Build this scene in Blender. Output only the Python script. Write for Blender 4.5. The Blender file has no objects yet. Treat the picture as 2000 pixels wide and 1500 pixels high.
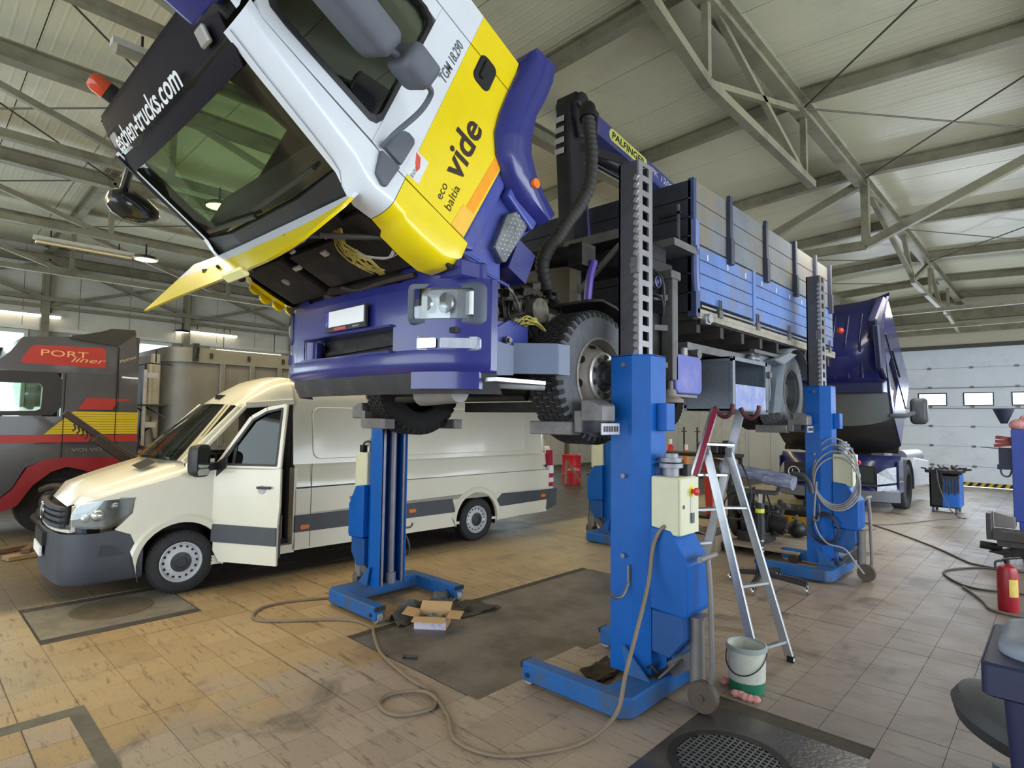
import bpy, bmesh, math, random
from mathutils import Matrix, Vector, Euler, noise
random.seed(7)
R = math.radians
PI = math.pi
SC = bpy.context.scene
COL = SC.collection

# ---------------------------------------------------------------- camera
cam_d = bpy.data.cameras.new('camera')
cam = bpy.data.objects.new('camera', cam_d)
COL.objects.link(cam)
_yaw, _pit, _rol = R(-43.2883), R(3.44469), R(0.74111)
_f = Vector((math.sin(_yaw)*math.cos(_pit), math.cos(_yaw)*math.cos(_pit), math.sin(_pit)))
_r0 = Vector((math.cos(_yaw), -math.sin(_yaw), 0))
_u0 = _r0.cross(_f)
_r = math.cos(_rol)*_r0 + math.sin(_rol)*_u0
_u = -math.sin(_rol)*_r0 + math.cos(_rol)*_u0
cam.matrix_world = Matrix(((_r.x, _u.x, -_f.x, 0), (_r.y, _u.y, -_f.y, 0), (_r.z, _u.z, -_f.z, 1.95), (0, 0, 0, 1)))
cam_d.sensor_width = 36
cam_d.lens = 36*1144.26/2000
cam_d.clip_start = 0.05
cam_d.clip_end = 300
SC.camera = cam

# ---------------------------------------------------------------- world, lights, exposure
SC.view_settings.view_transform = 'Standard'
SC.view_settings.look = 'None'
SC.view_settings.gamma = 1
SC.view_settings.use_curve_mapping = False
SC.view_settings.exposure = 0.12
W = bpy.data.worlds.new('overcast_sky')
SC.world = W
W.use_nodes = True
_bg = W.node_tree.nodes['Background']
_bg.inputs[0].default_value = (0.80, 0.92, 1.0, 1)
_bg.inputs[1].default_value = 3.2

def area(name, loc, rot, sx, sy, power, col):
    d = bpy.data.lights.new(name, 'AREA')
    d.shape = 'RECTANGLE'
    d.size, d.size_y = sx, sy
    d.energy = power
    d.color = col
    o = bpy.data.objects.new(name, d)
    COL.objects.link(o)
    o.location = loc
    o.rotation_euler = rot
    return o
DAY = (0.86, 0.92, 1.0)
WARM = (1.0, 0.80, 0.44)
# daylight through a strip window and an open gate, both assumed out of view
area('daylight_right_window', (6.3, 9.2, 2.6), (0, R(90), 0), 3.6, 17, 690, DAY)
area('daylight_front_gate', (-4.0, -5.8, 2.4), (R(90), 0, 0), 15, 4.2, 150, DAY)
# daylight through the windows of the left wall and of the back gate
area('daylight_left_windows', (-15.7, 7.0, 2.5), (0, R(-90), 0), 2.0, 22, 300, DAY)
area('daylight_back_gate', (-2.0, 23.2, 2.8), (R(-90), 0, 0), 6, 0.5, 200, (0.78, 0.88, 1.0))
# warm ceiling strip lamps of the left bays, followed by two added fill lights
area('strip_lamp_light_a', (-7.8, 2.5, 4.6), (0, 0, 0), 0.6, 9, 170, WARM)
area('strip_lamp_light_b', (-10.6, 4.5, 4.4), (0, 0, 0), 0.6, 12, 160, WARM)
area('fill_light_d', (-9.5, 14.5, 4.6), (0, 0, 0), 0.6, 9, 150, WARM)  # added to brighten the dark far-left floor; no lamp hangs there
area('fill_light_c', (-2.4, 13.0, 4.7), (0, 0, 0), 0.6, 9, 130, (1, .95, .85))  # extra fill for the area behind the lorry, without a lamp

# ---------------------------------------------------------------- materials
def lin(c):
    return tuple(((v/255)/12.92 if v/255 <= 0.04045 else ((v/255+0.055)/1.055)**2.4) for v in c)
_mats = {}
def mat(name, rgb, rough=0.5, metal=0.0, var=0.08, scale=7.0, bump=0.0, bscale=60.0, dirt=None, dirt_amt=0.0, dscale=3.0, spec=0.5, coat=0.0, stretch=None, emit=None, estr=0.0):
    if name in _mats: return _mats[name]
    m = bpy.data.materials.new(name)
    m.use_nodes = True
    nt = m.node_tree
    N, L = nt.nodes, nt.links
    b = N['Principled BSDF']
    c = lin(rgb)
    tc = N.new('ShaderNodeTexCoord')
    src = tc.outputs['Object']
    if stretch:
        mp = N.new('ShaderNodeMapping'); mp.inputs['Scale'].default_value = stretch
        L.new(src, mp.inputs[0]); src = mp.outputs[0]
    nz = N.new('ShaderNodeTexNoise')
    nz.inputs['Scale'].default_value = scale; nz.inputs['Detail'].default_value = 5; nz.inputs['Roughness'].default_value = 0.65
    L.new(src, nz.inputs['Vector'])
    rp = N.new('ShaderNodeValToRGB')
    rp.color_ramp.elements[0].position = 0.3; rp.color_ramp.elements[1].position = 0.7
    lo = [max(0, v*(1-var)) for v in c]; hi = [min(1, v*(1+var)) for v in c]
    rp.color_ramp.elements[0].color = (*lo, 1); rp.color_ramp.elements[1].color = (*hi, 1)
    L.new(nz.outputs['Fac'], rp.inputs[0])
    out = rp.outputs[0]
    if dirt:
        n2 = N.new('ShaderNodeTexNoise'); n2.inputs['Scale'].default_value = dscale; n2.inputs['Detail'].default_value = 8; n2.inputs['Roughness'].default_value = 0.7
        L.new(src, n2.inputs['Vector'])
        r2 = N.new('ShaderNodeValToRGB')
        r2.color_ramp.elements[0].position = 0.62 - 0.3*dirt_amt; r2.color_ramp.elements[1].position = 0.80 - 0.3*dirt_amt
        r2.color_ramp.elements[0].color = (0, 0, 0, 1); r2.color_ramp.elements[1].color = (min(1, dirt_amt*1.4),)*3 + (1,)
        L.new(n2.outputs['Fac'], r2.inputs[0])
        mx = N.new('ShaderNodeMix'); mx.data_type = 'RGBA'
        L.new(r2.outputs[0], mx.inputs[0]); L.new(out, mx.inputs[6]); mx.inputs[7].default_value = (*lin(dirt), 1)
        out = mx.outputs[2]
    L.new(out, b.inputs['Base Color'])
    b.inputs['Roughness'].default_value = rough
    b.inputs['Metallic'].default_value = metal
    b.inputs['Specular IOR Level'].default_value = spec
    if coat: b.inputs['Coat Weight'].default_value = coat; b.inputs['Coat Roughness'].default_value = 0.08
    if emit:
        b.inputs['Emission Color'].default_value = (*lin(emit), 1); b.inputs['Emission Strength'].default_value = estr
    if bump:
        n3 = N.new('ShaderNodeTexNoise'); n3.inputs['Scale'].default_value = bscale; n3.inputs['Detail'].default_value = 3
        L.new(src, n3.inputs['Vector'])
        bp = N.new('ShaderNodeBump'); bp.inputs['Strength'].default_value = bump; bp.inputs['Distance'].default_value = 0.01
        L.new(n3.outputs['Fac'], bp.inputs['Height']); L.new(bp.outputs[0], b.inputs['Normal'])
    _mats[name] = m
    return m

def glass_mat(name, tint, gloss=0.12, rough=0.02):
    """thin pane: tinted clear layer under a mirror-like film, by facing angle"""
    if name in _mats: return _mats[name]
    m = bpy.data.materials.new(name); m.use_nodes = True
    N, L = m.node_tree.nodes, m.node_tree.links
    for n in list(N):
        if n.type != 'OUTPUT_MATERIAL': N.remove(n)
    o = [n for n in N if n.type == 'OUTPUT_MATERIAL'][0]
    t = N.new('ShaderNodeBsdfTransparent'); t.inputs[0].default_value = (*tint, 1)
    g = N.new('ShaderNodeBsdfGlossy'); g.inputs['Roughness'].default_value = rough; g.inputs[0].default_value = (0.9, 0.95, 0.92, 1)
    lw = N.new('ShaderNodeLayerWeight'); lw.inputs[0].default_value = 0.25
    mt = N.new('ShaderNodeMath'); mt.operation = 'MULTIPLY_ADD'; mt.inputs[1].default_value = 0.75; mt.inputs[2].default_value = gloss
    mt.use_clamp = True
    L.new(lw.outputs['Fresnel'], mt.inputs[0])
    mx = N.new('ShaderNodeMixShader')
    L.new(mt.outputs[0], mx.inputs[0]); L.new(t.outputs[0], mx.inputs[1]); L.new(g.outputs[0], mx.inputs[2])
    L.new(mx.outputs[0], o.inputs[0])
    _mats[name] = m
    return m

# ---------------------------------------------------------------- mesh builder
class MB:
    def __init__(s, xf=None):
        s.v = []; s.f = []; s.xf = xf or Matrix.Identity(4)
    def add(s, vs, fs):
        n = len(s.v); X = s.xf
        s.v += [X @ Vector(p) for p in vs]
        s.f += [tuple(i+n for i in f) for f in fs]
        return s
    def b(s, x0, x1, y0, y1, z0, z1, m=None):
        vs = [(x0,y0,z0),(x1,y0,z0),(x1,y1,z0),(x0,y1,z0),(x0,y0,z1),(x1,y0,z1),(x1,y1,z1),(x0,y1,z1)]
        if m is not None: vs = [m @ Vector(p) for p in vs]
        return s.add(vs, [(0,3,2,1),(4,5,6,7),(0,1,5,4),(1,2,6,5),(2,3,7,6),(3,0,4,7)])
    def cb(s, c, d, rot=(0,0,0)):
        m = Matrix.Translation(c) @ Euler([R(a) for a in rot]).to_matrix().to_4x4()
        return s.b(-d[0]/2, d[0]/2, -d[1]/2, d[1]/2, -d[2]/2, d[2]/2, m)
    def bar(s, p0, p1, w, h, up=(0,0,1)):
        """box bar between two points, w across, h along up"""
        p0, p1 = Vector(p0), Vector(p1); d = (p1-p0).normalized(); u = Vector(up)
        if abs(d.dot(u)) > 0.98: u = Vector((0,1,0))
        x = d.cross(u).normalized(); u = x.cross(d)
        vs = []
        for p in (p0, p1):
            for a, c in ((-1,-1),(1,-1),(1,1),(-1,1)): vs.append(p + x*a*w/2 + u*c*h/2)
        return s.add(vs, [(0,3,2,1),(4,5,6,7),(0,1,5,4),(1,2,6,5),(2,3,7,6),(3,0,4,7)])
    def cyl(s, p0, p1, r0, r1=None, n=14, caps=True):
        r1 = r0 if r1 is None else r1
        p0, p1 = Vector(p0), Vector(p1); d = (p1-p0).normalized()
        a = Vector((0,0,1)) if abs(d.z) < 0.9 else Vector((1,0,0))
        x = d.cross(a).normalized(); y = d.cross(x)
        vs = [p + (x*math.cos(2*PI*i/n) + y*math.sin(2*PI*i/n))*r for p, r in ((p0,r0),(p1,r1)) for i in range(n)]
        fs = [(i,(i+1)%n,n+(i+1)%n,n+i) for i in range(n)]
        if caps: fs += [tuple(range(n-1,-1,-1)), tuple(range(n,2*n))]
        return s.add(vs, fs)
    def lathe(s, prof, c=(0,0,0), axis='Z', n=24, caps=True):
        """prof: (radius, height) pairs"""
        vs = []
        for r, h in prof:
            for i in range(n):
                a = 2*PI*i/n; q = (r*math.cos(a), r*math.sin(a))
                p = {'Z': (q[0],q[1],h), 'X': (h,q[0],q[1]), 'Y': (q[0],h,q[1])}[axis]
                vs.append((p[0]+c[0], p[1]+c[1], p[2]+c[2]))
        fs = []
        for k in range(len(prof)-1):
            for i in range(n):
                fs.append((k*n+i, k*n+(i+1)%n, (k+1)*n+(i+1)%n, (k+1)*n+i))
        if caps and prof[0][0] > 2e-3: fs.append(tuple(range(n-1,-1,-1)))
        if caps and prof[-1][0] > 2e-3: fs.append(tuple(range((len(prof)-1)*n, len(prof)*n)))
        return s.add(vs, fs)
    def prism(s, poly, axis, lo, hi):
        """poly in the two other axes (in x,y,z order) extruded along axis"""
        n = len(poly)
        def P(q, h): return {'X': (h,q[0],q[1]), 'Y': (q[0],h,q[1]), 'Z': (q[0],q[1],h)}[axis]
        vs = [P(q,lo) for q in poly] + [P(q,hi) for q in poly]
        fs = [(i,(i+1)%n,n+(i+1)%n,n+i) for i in range(n)] + [tuple(range(n-1,-1,-1)), tuple(range(n,2*n))]
        return s.add(vs, fs)
    def loft(s, rings, closed=True, caps=True):
        n = len(rings[0]); vs = [p for r in rings for p in r]; fs = []
        for k in range(len(rings)-1):
            for i in range(n if closed else n-1):
                fs.append((k*n+i, k*n+(i+1)%n, (k+1)*n+(i+1)%n, (k+1)*n+i))
        if caps and closed:
            fs += [tuple(range(n-1,-1,-1)), tuple(range((len(rings)-1)*n, len(rings)*n))]
        return s.add(vs, fs)
    def sheet(s, rings, t):
        """open loft given a thickness along averaged normals (t = vector)"""
        t = Vector(t)
        k, n = len(rings), len(rings[0])
        A = [Vector(p) for r in rings for p in r]; B = [p+t for p in A]; o = len(A); fs = []
        for i in range(k-1):
            for j in range(n-1):
                q = (i*n+j, i*n+j+1, (i+1)*n+j+1, (i+1)*n+j)
                fs.append(q); fs.append(tuple(x+o for x in reversed(q)))
        rim = [j for j in range(n)] + [i*n+n-1 for i in range(1,k)] + [(k-1)*n+j for j in range(n-2,-1,-1)] + [i*n for i in range(k-2,0,-1)]
        for a in range(len(rim)):
            p, q = rim[a], rim[(a+1)%len(rim)]
            fs.append((p, p+o, q+o, q))
        return s.add(A+B, fs)
    def tube(s, pts, r, n=8, sub=0, closed=False, rad=None):
        pts = [Vector(p) for p in pts]
        if sub: pts = catmull(pts, sub, closed)
        m = len(pts); vs = []; prev = None
        for i, p in enumerate(pts):
            a = pts[i-1] if (i > 0 or closed) else p
            c = pts[(i+1) % m] if (i < m-1 or closed) else p
            d = (c-a).normalized()
            if prev is None:
                k = Vector((0,0,1)) if abs(d.z) < 0.9 else Vector((1,0,0))
                x = d.cross(k).normalized()
            else:
                x = (prev - d*prev.dot(d)).normalized()
            prev = x; y = d.cross(x)
            rr = rad(i/(m-1)) if rad else r
            vs += [p + (x*math.cos(2*PI*j/n)+y*math.sin(2*PI*j/n))*rr for j in range(n)]
        fs = []
        for i in range(m if closed else m-1):
            for j in range(n):
                fs.append((i*n+j, i*n+(j+1)%n, ((i+1)%m)*n+(j+1)%n, ((i+1)%m)*n+j))
        if not closed: fs += [tuple(range(n-1,-1,-1)), tuple(range((m-1)*n, m*n))]
        return s.add(vs, fs)
    def sph(s, c, r, n=12, sz=1.0):
        return s.lathe([(max(1e-4, r*math.sin(PI*k/(n//2))), -r*math.cos(PI*k/(n//2))*sz) for k in range(n//2+1)], c, 'Z', n)
    def build(s, name, m, parent=None, smooth=35, bevel=0, seg=1, **props):
        me = bpy.data.meshes.new(name)
        base = Vector((0,0,0)); inv = Matrix.Identity(4)
        if parent is not None: inv = WORLD[parent].inverted()
        me.from_pydata([inv @ p for p in s.v], [], s.f)
        bm = bmesh.new(); bm.from_mesh(me)
        if not props.pop('flat', False): bmesh.ops.recalc_face_normals(bm, faces=bm.faces)
        if bevel: bmesh.ops.bevel(bm, geom=[e for e in bm.edges if e.is_manifold and e.calc_face_angle(0) > R(25)], offset=bevel, segments=seg, affect='EDGES', profile=0.6, clamp_overlap=True)
        bm.to_mesh(me); bm.free()
        if smooth:
            me.shade_smooth(); me.set_sharp_from_angle(angle=R(smooth))
        if isinstance(m, (list, tuple)):
            for q in m: me.materials.append(q)
        else: me.materials.append(m)
        o = bpy.data.objects.new(name, me); COL.objects.link(o)
        if parent is not None: o.parent = parent
        WORLD[o] = WORLD[parent].copy() if parent is not None else Matrix.Identity(4)
        for k, v in props.items(): o[k] = v
        return o
WORLD = {}
def catmull(P, sub, closed=False):
    out = []; n = len(P)
    for i in range(n if closed else n-1):
        g = lambda k: P[k % n] if closed else P[max(0, min(n-1, k))]
        p0, p1, p2, p3 = g(i-1), g(i), g(i+1), g(i+2)
        for k in range(sub):
            t = k/sub
            out.append(0.5*((2*p1)+(p2-p0)*t+(2*p0-5*p1+4*p2-p3)*t*t+(3*p1-p0-3*p2+p3)*t**3))
    if not closed: out.append(P[-1])
    return out
def thing(name, label, cat, loc=(0,0,0), rz=0.0, group=None):
    o = bpy.data.objects.new(name, None); COL.objects.link(o)
    o.empty_display_size = 0.2
    o.location = loc; o.rotation_euler = (0, 0, rz)
    o['label'] = label; o['category'] = cat
    if group: o['group'] = group
    WORLD[o] = Matrix.Translation(loc) @ Matrix.Rotation(rz, 4, 'Z')
    return o
def tag(o, label, cat, group=None):
    o['label'] = label; o['category'] = cat
    if group: o['group'] = group
    return o
def struct(mb, name, m, **k):
    o = mb.build(name, m, **k); o['kind'] = 'structure'; return o
def dup(o, loc=None, rz=None, label=None, parent=None, cat=None):
    c = o.copy(); COL.objects.link(c)
    if parent is not None: c.parent = parent
    if loc is not None: c.location = loc
    if rz is not None: c.rotation_euler = (0, 0, rz)
    if label: c['label'] = label
    WORLD[c] = WORLD[o]
    for ch in list(o.children): dup(ch, parent=c)
    return c
def text(name, s, m, M, h, parent, width=None, shear=0.0, bold=0.0, depth=0.002, space=1.0):
    """flat lettering: M maps x right, y up, z out; h = cap height; centred"""
    cu = bpy.data.curves.new('lettering', 'FONT')
    cu.body = s; cu.size = 1.0; cu.shear = shear; cu.offset = bold; cu.extrude = 0.0; cu.resolution_u = 3
    cu.space_character = space
    t = bpy.data.objects.new('lettering', cu)
    me = bpy.data.meshes.new_from_object(t)
    xs = [v.co.x for v in me.vertices]; ys = [v.co.y for v in me.vertices]
    cap = 0.7
    ky = h/cap; kx = ky if width is None else width/(max(xs)-min(xs))
    cx, cy = (max(xs)+min(xs))/2, (max(ys)+min(ys))/2
    inv = WORLD[parent].inverted() if parent is not None else Matrix.Identity(4)
    for v in me.vertices:
        v.co = inv @ (M @ Vector(((v.co.x-cx)*kx, (v.co.y-cy)*ky, depth)))
    bpy.data.objects.remove(t); bpy.data.curves.remove(cu)
    me.materials.append(m)
    o = bpy.data.objects.new(name, me); COL.objects.link(o); o.parent = parent
    WORLD[o] = WORLD[parent].copy() if parent is not None else Matrix.Identity(4)
    return o
def frame(o, x, y):
    """matrix with origin o, x and y directions"""
    o, x, y = Vector(o), Vector(x).normalized(), Vector(y).normalized()
    z = x.cross(y).normalized(); y = z.cross(x)
    return Matrix(((x.x,y.x,z.x,o.x),(x.y,y.y,z.y,o.y),(x.z,y.z,z.z,o.z),(0,0,0,1)))
def rrect(w, h, r, n=4, cx=0, cy=0):
    out = []
    for sx, sy, a0 in ((1,1,0),(-1,1,90),(-1,-1,180),(1,-1,270)):
        for k in range(n+1):
            a = R(a0+90*k/n); out.append((cx+sx*(w/2-r)+r*math.cos(a), cy+sy*(h/2-r)+r*math.sin(a)))
    return out

# shared materials
BLACK = mat('black_plastic', (28,28,31), 0.45, var=0.2)
RUBBER = mat('tyre_rubber', (92,94,100), 0.8, var=0.15, scale=14, bump=0.15, bscale=40, dirt=(112,112,114), dirt_amt=0.35, dscale=5)
TYRED = mat('dark_rubber', (30,29,29), 0.75, var=0.25, scale=14)
STEEL = mat('grey_steel', (120,120,122), 0.42, 0.6, var=0.15, dirt=(70,62,55), dirt_amt=0.35)
DSTEEL = mat('dark_dirty_steel', (58,56,55), 0.6, 0.3, var=0.3, scale=10, dirt=(96,88,78), dirt_amt=0.4, dscale=6)
GRIME = mat('grimy_black_metal', (34,32,31), 0.65, 0.2, var=0.4, scale=9, dirt=(74,66,58), dirt_amt=0.45, dscale=5)
CHROME = mat('chrome', (215,218,222), 0.12, 1.0, var=0.03)
ALU = mat('aluminium', (190,192,196), 0.35, 0.85, var=0.08, dirt=(120,116,112), dirt_amt=0.3)
# ================================================================ the hall
ROOFX = -2.3
def roof_z(x): return 6.22 - 0.048*abs(x-ROOFX)
TP = 0.32
# ---- floor: one slab, terrazzo tiles laid on it, a cover slab between the lifts
def floor_mat():
    m = bpy.data.materials.new('worn_terrazzo'); m.use_nodes = True
    N, L = m.node_tree.nodes, m.node_tree.links
    b = N['Principled BSDF']
    geo = N.new('ShaderNodeNewGeometry'); P = geo.outputs['Position']
    sep = N.new('ShaderNodeSeparateXYZ'); L.new(P, sep.inputs[0])
    def math_(op, a, b_=None, c=None, clamp=False):
        n = N.new('ShaderNodeMath'); n.operation = op; n.use_clamp = clamp
        for i, v in enumerate((a, b_, c)):
            if v is None: continue
            if isinstance(v, (int, float)): n.inputs[i].default_value = v
            else: L.new(v, n.inputs[i])
        return n.outputs[0]
    def noise_(scale, det=5, rough=0.6, dist=0):
        n = N.new('ShaderNodeTexNoise'); n.inputs['Scale'].default_value = scale; n.inputs['Detail'].default_value = det
        n.inputs['Roughness'].default_value = rough; n.inputs['Distortion'].default_value = dist
        L.new(P, n.inputs['Vector']); return n.outputs['Fac']
    def ramp(v, p0, p1):
        n = N.new('ShaderNodeMapRange'); n.interpolation_type = 'SMOOTHSTEP'
        n.inputs[1].default_value = p0; n.inputs[2].default_value = p1; L.new(v, n.inputs[0]); return n.outputs[0]
    def mixc(f, a, c):
        n = N.new('ShaderNodeMix'); n.data_type = 'RGBA'
        if isinstance(f, float): n.inputs[0].default_value = f
        else: L.new(f, n.inputs[0])
        for i, v in ((6, a), (7, c)):
            if isinstance(v, tuple): n.inputs[i].default_value = (*v, 1)
            else: L.new(v, n.inputs[i])
        return n.outputs[2]
    cx = math_('FLOOR', math_('DIVIDE', math_('ADD', sep.outputs[0], 0.57), TP))
    cy = math_('FLOOR', math_('DIVIDE', math_('SUBTRACT', sep.outputs[1], 0.98), TP))
    cmb = N.new('ShaderNodeCombineXYZ'); L.new(cx, cmb.inputs[0]); L.new(cy, cmb.inputs[1])
    wn = N.new('ShaderNodeTexWhiteNoise'); wn.noise_dimensions = '3D'; L.new(cmb.outputs[0], wn.inputs['Vector'])
    # where the floor is clean tan (beside the van) and where it is oily grey brown
    edge = math_('ADD', sep.outputs[0], math_('MULTIPLY', math_('SUBTRACT', noise_(1.3, 4), 0.5), 1.7))
    edge = math_('ADD', edge, math_('MULTIPLY', sep.outputs[1], -0.05))
    edge = math_('ADD', edge, math_('MULTIPLY', math_('SUBTRACT', wn.outputs['Value'], 0.5), 0.8))
    oily = ramp(edge, -4.75, -4.05)
    tan = mixc(wn.outputs['Value'], lin((166,138,98)), lin((184,155,113)))
    far = ramp(sep.outputs[1], 3.0, 9.0)
    tan = mixc(far, tan, lin((170,156,128)))
    near = math_('MULTIPLY', ramp(math_('ADD', sep.outputs[1], math_('MULTIPLY', noise_(1.0), 0.8)), 1.9, 0.7), ramp(sep.outputs[0], -4.6, -5.6))
    tan = mixc(near, tan, lin((168,156,132)))
    brown = mixc(wn.outputs['Value'], lin((150,132,118)), lin((164,147,132)))
    far_lit = ramp(math_('ADD', sep.outputs[1], math_('MULTIPLY', noise_(0.7), 3.0)), 10.0, 14.5)
    brown = mixc(far_lit, brown, lin((180,170,160)))  # floor colour lightened with distance in place of light falling there
    right_dim = ramp(math_('ADD', sep.outputs[0], noise_(0.9)), -1.7, -0.5)
    brown = mixc(math_('MULTIPLY', right_dim, 0.75), brown, lin((92,82,77)))  # floor colour darkened toward the right in place of weaker light
    base = mixc(oily, tan, brown)
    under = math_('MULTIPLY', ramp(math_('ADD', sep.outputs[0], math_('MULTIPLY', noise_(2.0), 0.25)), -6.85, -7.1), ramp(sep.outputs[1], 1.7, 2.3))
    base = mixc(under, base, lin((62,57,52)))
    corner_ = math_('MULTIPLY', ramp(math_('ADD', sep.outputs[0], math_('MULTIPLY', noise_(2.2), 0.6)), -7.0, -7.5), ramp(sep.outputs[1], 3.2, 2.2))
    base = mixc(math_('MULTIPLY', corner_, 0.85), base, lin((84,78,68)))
    def spot(x, y, r):
        d = N.new('ShaderNodeVectorMath'); d.operation = 'DISTANCE'; d.inputs[1].default_value = (x, y, 0); L.new(P, d.inputs[0])
        return ramp(math_('ADD', d.outputs['Value'], math_('MULTIPLY', math_('SUBTRACT', noise_(3.5, 7, 0.7), 0.5), r*2.2)), r, r*0.3)
    # oil stains and drag marks
    st = ramp(noise_(1.1, 8, 0.62, 0.6), 0.53, 0.68)
    base = mixc(math_('MULTIPLY', st, math_('MULTIPLY_ADD', oily, 0.45, 0.30)), base, lin((66,57,52)))
    mp = N.new('ShaderNodeMapping'); mp.inputs['Rotation'].default_value = (0, 0, 0.5); mp.inputs['Scale'].default_value = (2.0, 14, 1); L.new(P, mp.inputs[0])
    n5 = N.new('ShaderNodeTexNoise'); n5.inputs['Scale'].default_value = 1.6; n5.inputs['Detail'].default_value = 7; n5.inputs['Roughness'].default_value = 0.7; L.new(mp.outputs[0], n5.inputs['Vector'])
    sc = ramp(n5.outputs['Fac'], 0.54, 0.66)
    base = mixc(math_('MULTIPLY', sc, 0.65), base, lin((70,58,48)))
    sp = ramp(noise_(55, 4, 0.7), 0.56, 0.72)
    base = mixc(math_('MULTIPLY', sp, 0.6), base, lin((78,66,56)))
    wp = ramp(noise_(2.3, 9, 0.75, 0.4), 0.68, 0.74)
    base = mixc(math_('MULTIPLY', wp, 0.45), base, lin((200,196,188)))
    for x, y, r in ((-3.35,4.35,0.42),(-3.1,3.05,0.13)):
        base = mixc(math_('MULTIPLY', spot(x, y, r), 0.55), base, lin((190,186,182)))
    def edge_(o, off):
        fr = math_('FRACT', math_('DIVIDE', math_('SUBTRACT', sep.outputs[o], off), TP))
        return math_('SUBTRACT', 0.5, math_('ABSOLUTE', math_('SUBTRACT', fr, 0.5)))
    jit = math_('MULTIPLY', math_('SUBTRACT', noise_(14, 4), 0.5), 0.03)
    for o, off, lo, hi in ((0, -0.57, 0.57, 0.70), (1, 0.98, 0.50, 0.64)):
        ln = ramp(math_('ADD', edge_(o, off), jit), 0.030, 0.008)
        mk = N.new('ShaderNodeMapping'); mk.inputs['Scale'].default_value = (1/TP/3, 0.25, 1) if o == 0 else (0.25, 1/TP/3, 1); L.new(P, mk.inputs[0])
        nk = N.new('ShaderNodeTexNoise'); nk.inputs['Scale'].default_value = 1.0; nk.inputs['Detail'].default_value = 3; L.new(mk.outputs[0], nk.inputs['Vector'])
        base = mixc(math_('MULTIPLY', ln, math_('MULTIPLY_ADD', ramp(nk.outputs['Fac'], lo, hi), 0.62, 0.05)), base, lin((44,37,32)))
    L.new(base, b.inputs['Base Color'])
    rg = math_('MULTIPLY_ADD', noise_(2.5, 6), 0.35, 0.30)
    L.new(rg, b.inputs['Roughness'])
    bp = N.new('ShaderNodeBump'); bp.inputs['Strength'].default_value = 0.25; bp.inputs['Distance'].default_value = 0.006
    L.new(noise_(30, 6, 0.7), bp.inputs['Height']); L.new(bp.outputs[0], b.inputs['Normal'])
    return m
FLOORM = floor_mat()
GROUT = mat('dark_grout', (72,64,56), 0.9, var=0.3, scale=5)
fl_ = struct(MB().b(-16.3, 6.5, -6, 23.7, -0.15, -0.006), 'floor', GROUT, smooth=0)
slab = MB(); slab.b(-4.62, -3.03, 2.91, 6.42, -0.01, 0.0)
CONC = mat('oily_concrete', (104,96,92), 0.5, var=0.22, scale=3.0, bump=0.2, bscale=25, dirt=(58,52,50), dirt_amt=0.6, dscale=1.6)
slab.build('cover_slab', CONC, fl_, smooth=0)
pat = MB(); pat.prism([(-7.45,1.0),(-6.47,1.0),(-6.47,2.24),(-7.45,2.24)], 'Z', -0.005, 0.0015)
pat.build('repair_patch', mat('grey_cement', (128,120,106), 0.7, var=0.15, scale=4, dirt=(96,88,76), dirt_amt=0.5), fl_, smooth=0)
STRIPM = mat('cement_joint', (104,98,88), 0.75, var=0.15, scale=4, dirt=(74,68,60), dirt_amt=0.5)
pat = MB(); pat.prism([(-4.86,0.2),(-4.73,0.2),(-4.73,1.0),(-4.85,1.0)], 'Z', -0.005, 0.002); pat.prism([(-4.73,0.90),(-3.6,0.90),(-3.6,0.985),(-4.73,1.0)], 'Z', -0.005, 0.002)
pat.build('cement_strip', STRIPM, fl_, smooth=0)
pat = MB(); pat.b(-1.85, -0.88, 2.9, 4.02, -0.01, 0.0); pat.build('asphalt_patch', mat('wet_asphalt', (62,60,60), 0.3, var=0.3, scale=4, bump=0.25, bscale=40, dirt=(100,84,66), dirt_amt=0.5, dscale=2.5), fl_, smooth=0)
tone_holes = [(-1.85,-0.88,2.9,4.02), (-4.62, -3.03, 2.91, 6.42), (-7.44, -6.48, 1.02, 2.22)]
def blocked(x, y):
    return any(a-0.02 < x < b_+0.02 and c-0.02 < y < d+0.02 for a, b_, c, d in tone_holes)
def tile_shape(mb, x, y, z, gap=0.0006):
    a, t = TP/2-gap, 0.0010
    mb.add([(x-a,y-a,z-0.007),(x+a,y-a,z-0.007),(x+a,y+a,z-0.007),(x-a,y+a,z-0.007),
            (x-a+t,y-a+t,z),(x+a-t,y-a+t,z),(x+a-t,y+a-t,z),(x-a+t,y+a-t,z)],
           [(4,5,6,7),(0,1,5,4),(1,2,6,5),(2,3,7,6),(3,0,4,7)])
tb = MB(); tile_shape(tb, 0, 0, 0)
tile0 = tb.build('tile', FLOORM, fl_, smooth=0)
cells = []
for i in range(-48, 21):
    for j in range(-21, 71):
        x, y = -0.57+TP*(i+0.5), 0.98+TP*(j+0.5)
        if blocked(x, y): continue
        v = Vector((x, y, -1.95)); zc = v.dot(_f)
        vis = False
        if zc > 0.4:
            px, py = 1000+1144.26*v.dot(_r)/zc, 750-1144.26*v.dot(_u)/zc
            vis = -60 < px < 2060 and 800 < py < 1560
        cells.append((not vis, v.length, x, y))
cells.sort()
used0 = False
rest = MB()
for k, (nv, d, x, y) in enumerate(cells):
    z = random.uniform(-0.0012, 0.0008)
    if k < 300 and not nv:
        o = tile0 if not used0 else tile0.copy()
        if used0: COL.objects.link(o); WORLD[o] = Matrix.Identity(4)
        used0 = True
        o.location = (x, y, z)
    else: tile_shape(rest, x, y, z)
rest.build('tile', FLOORM, fl_, smooth=0, kind='stuff', flat=True)
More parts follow.
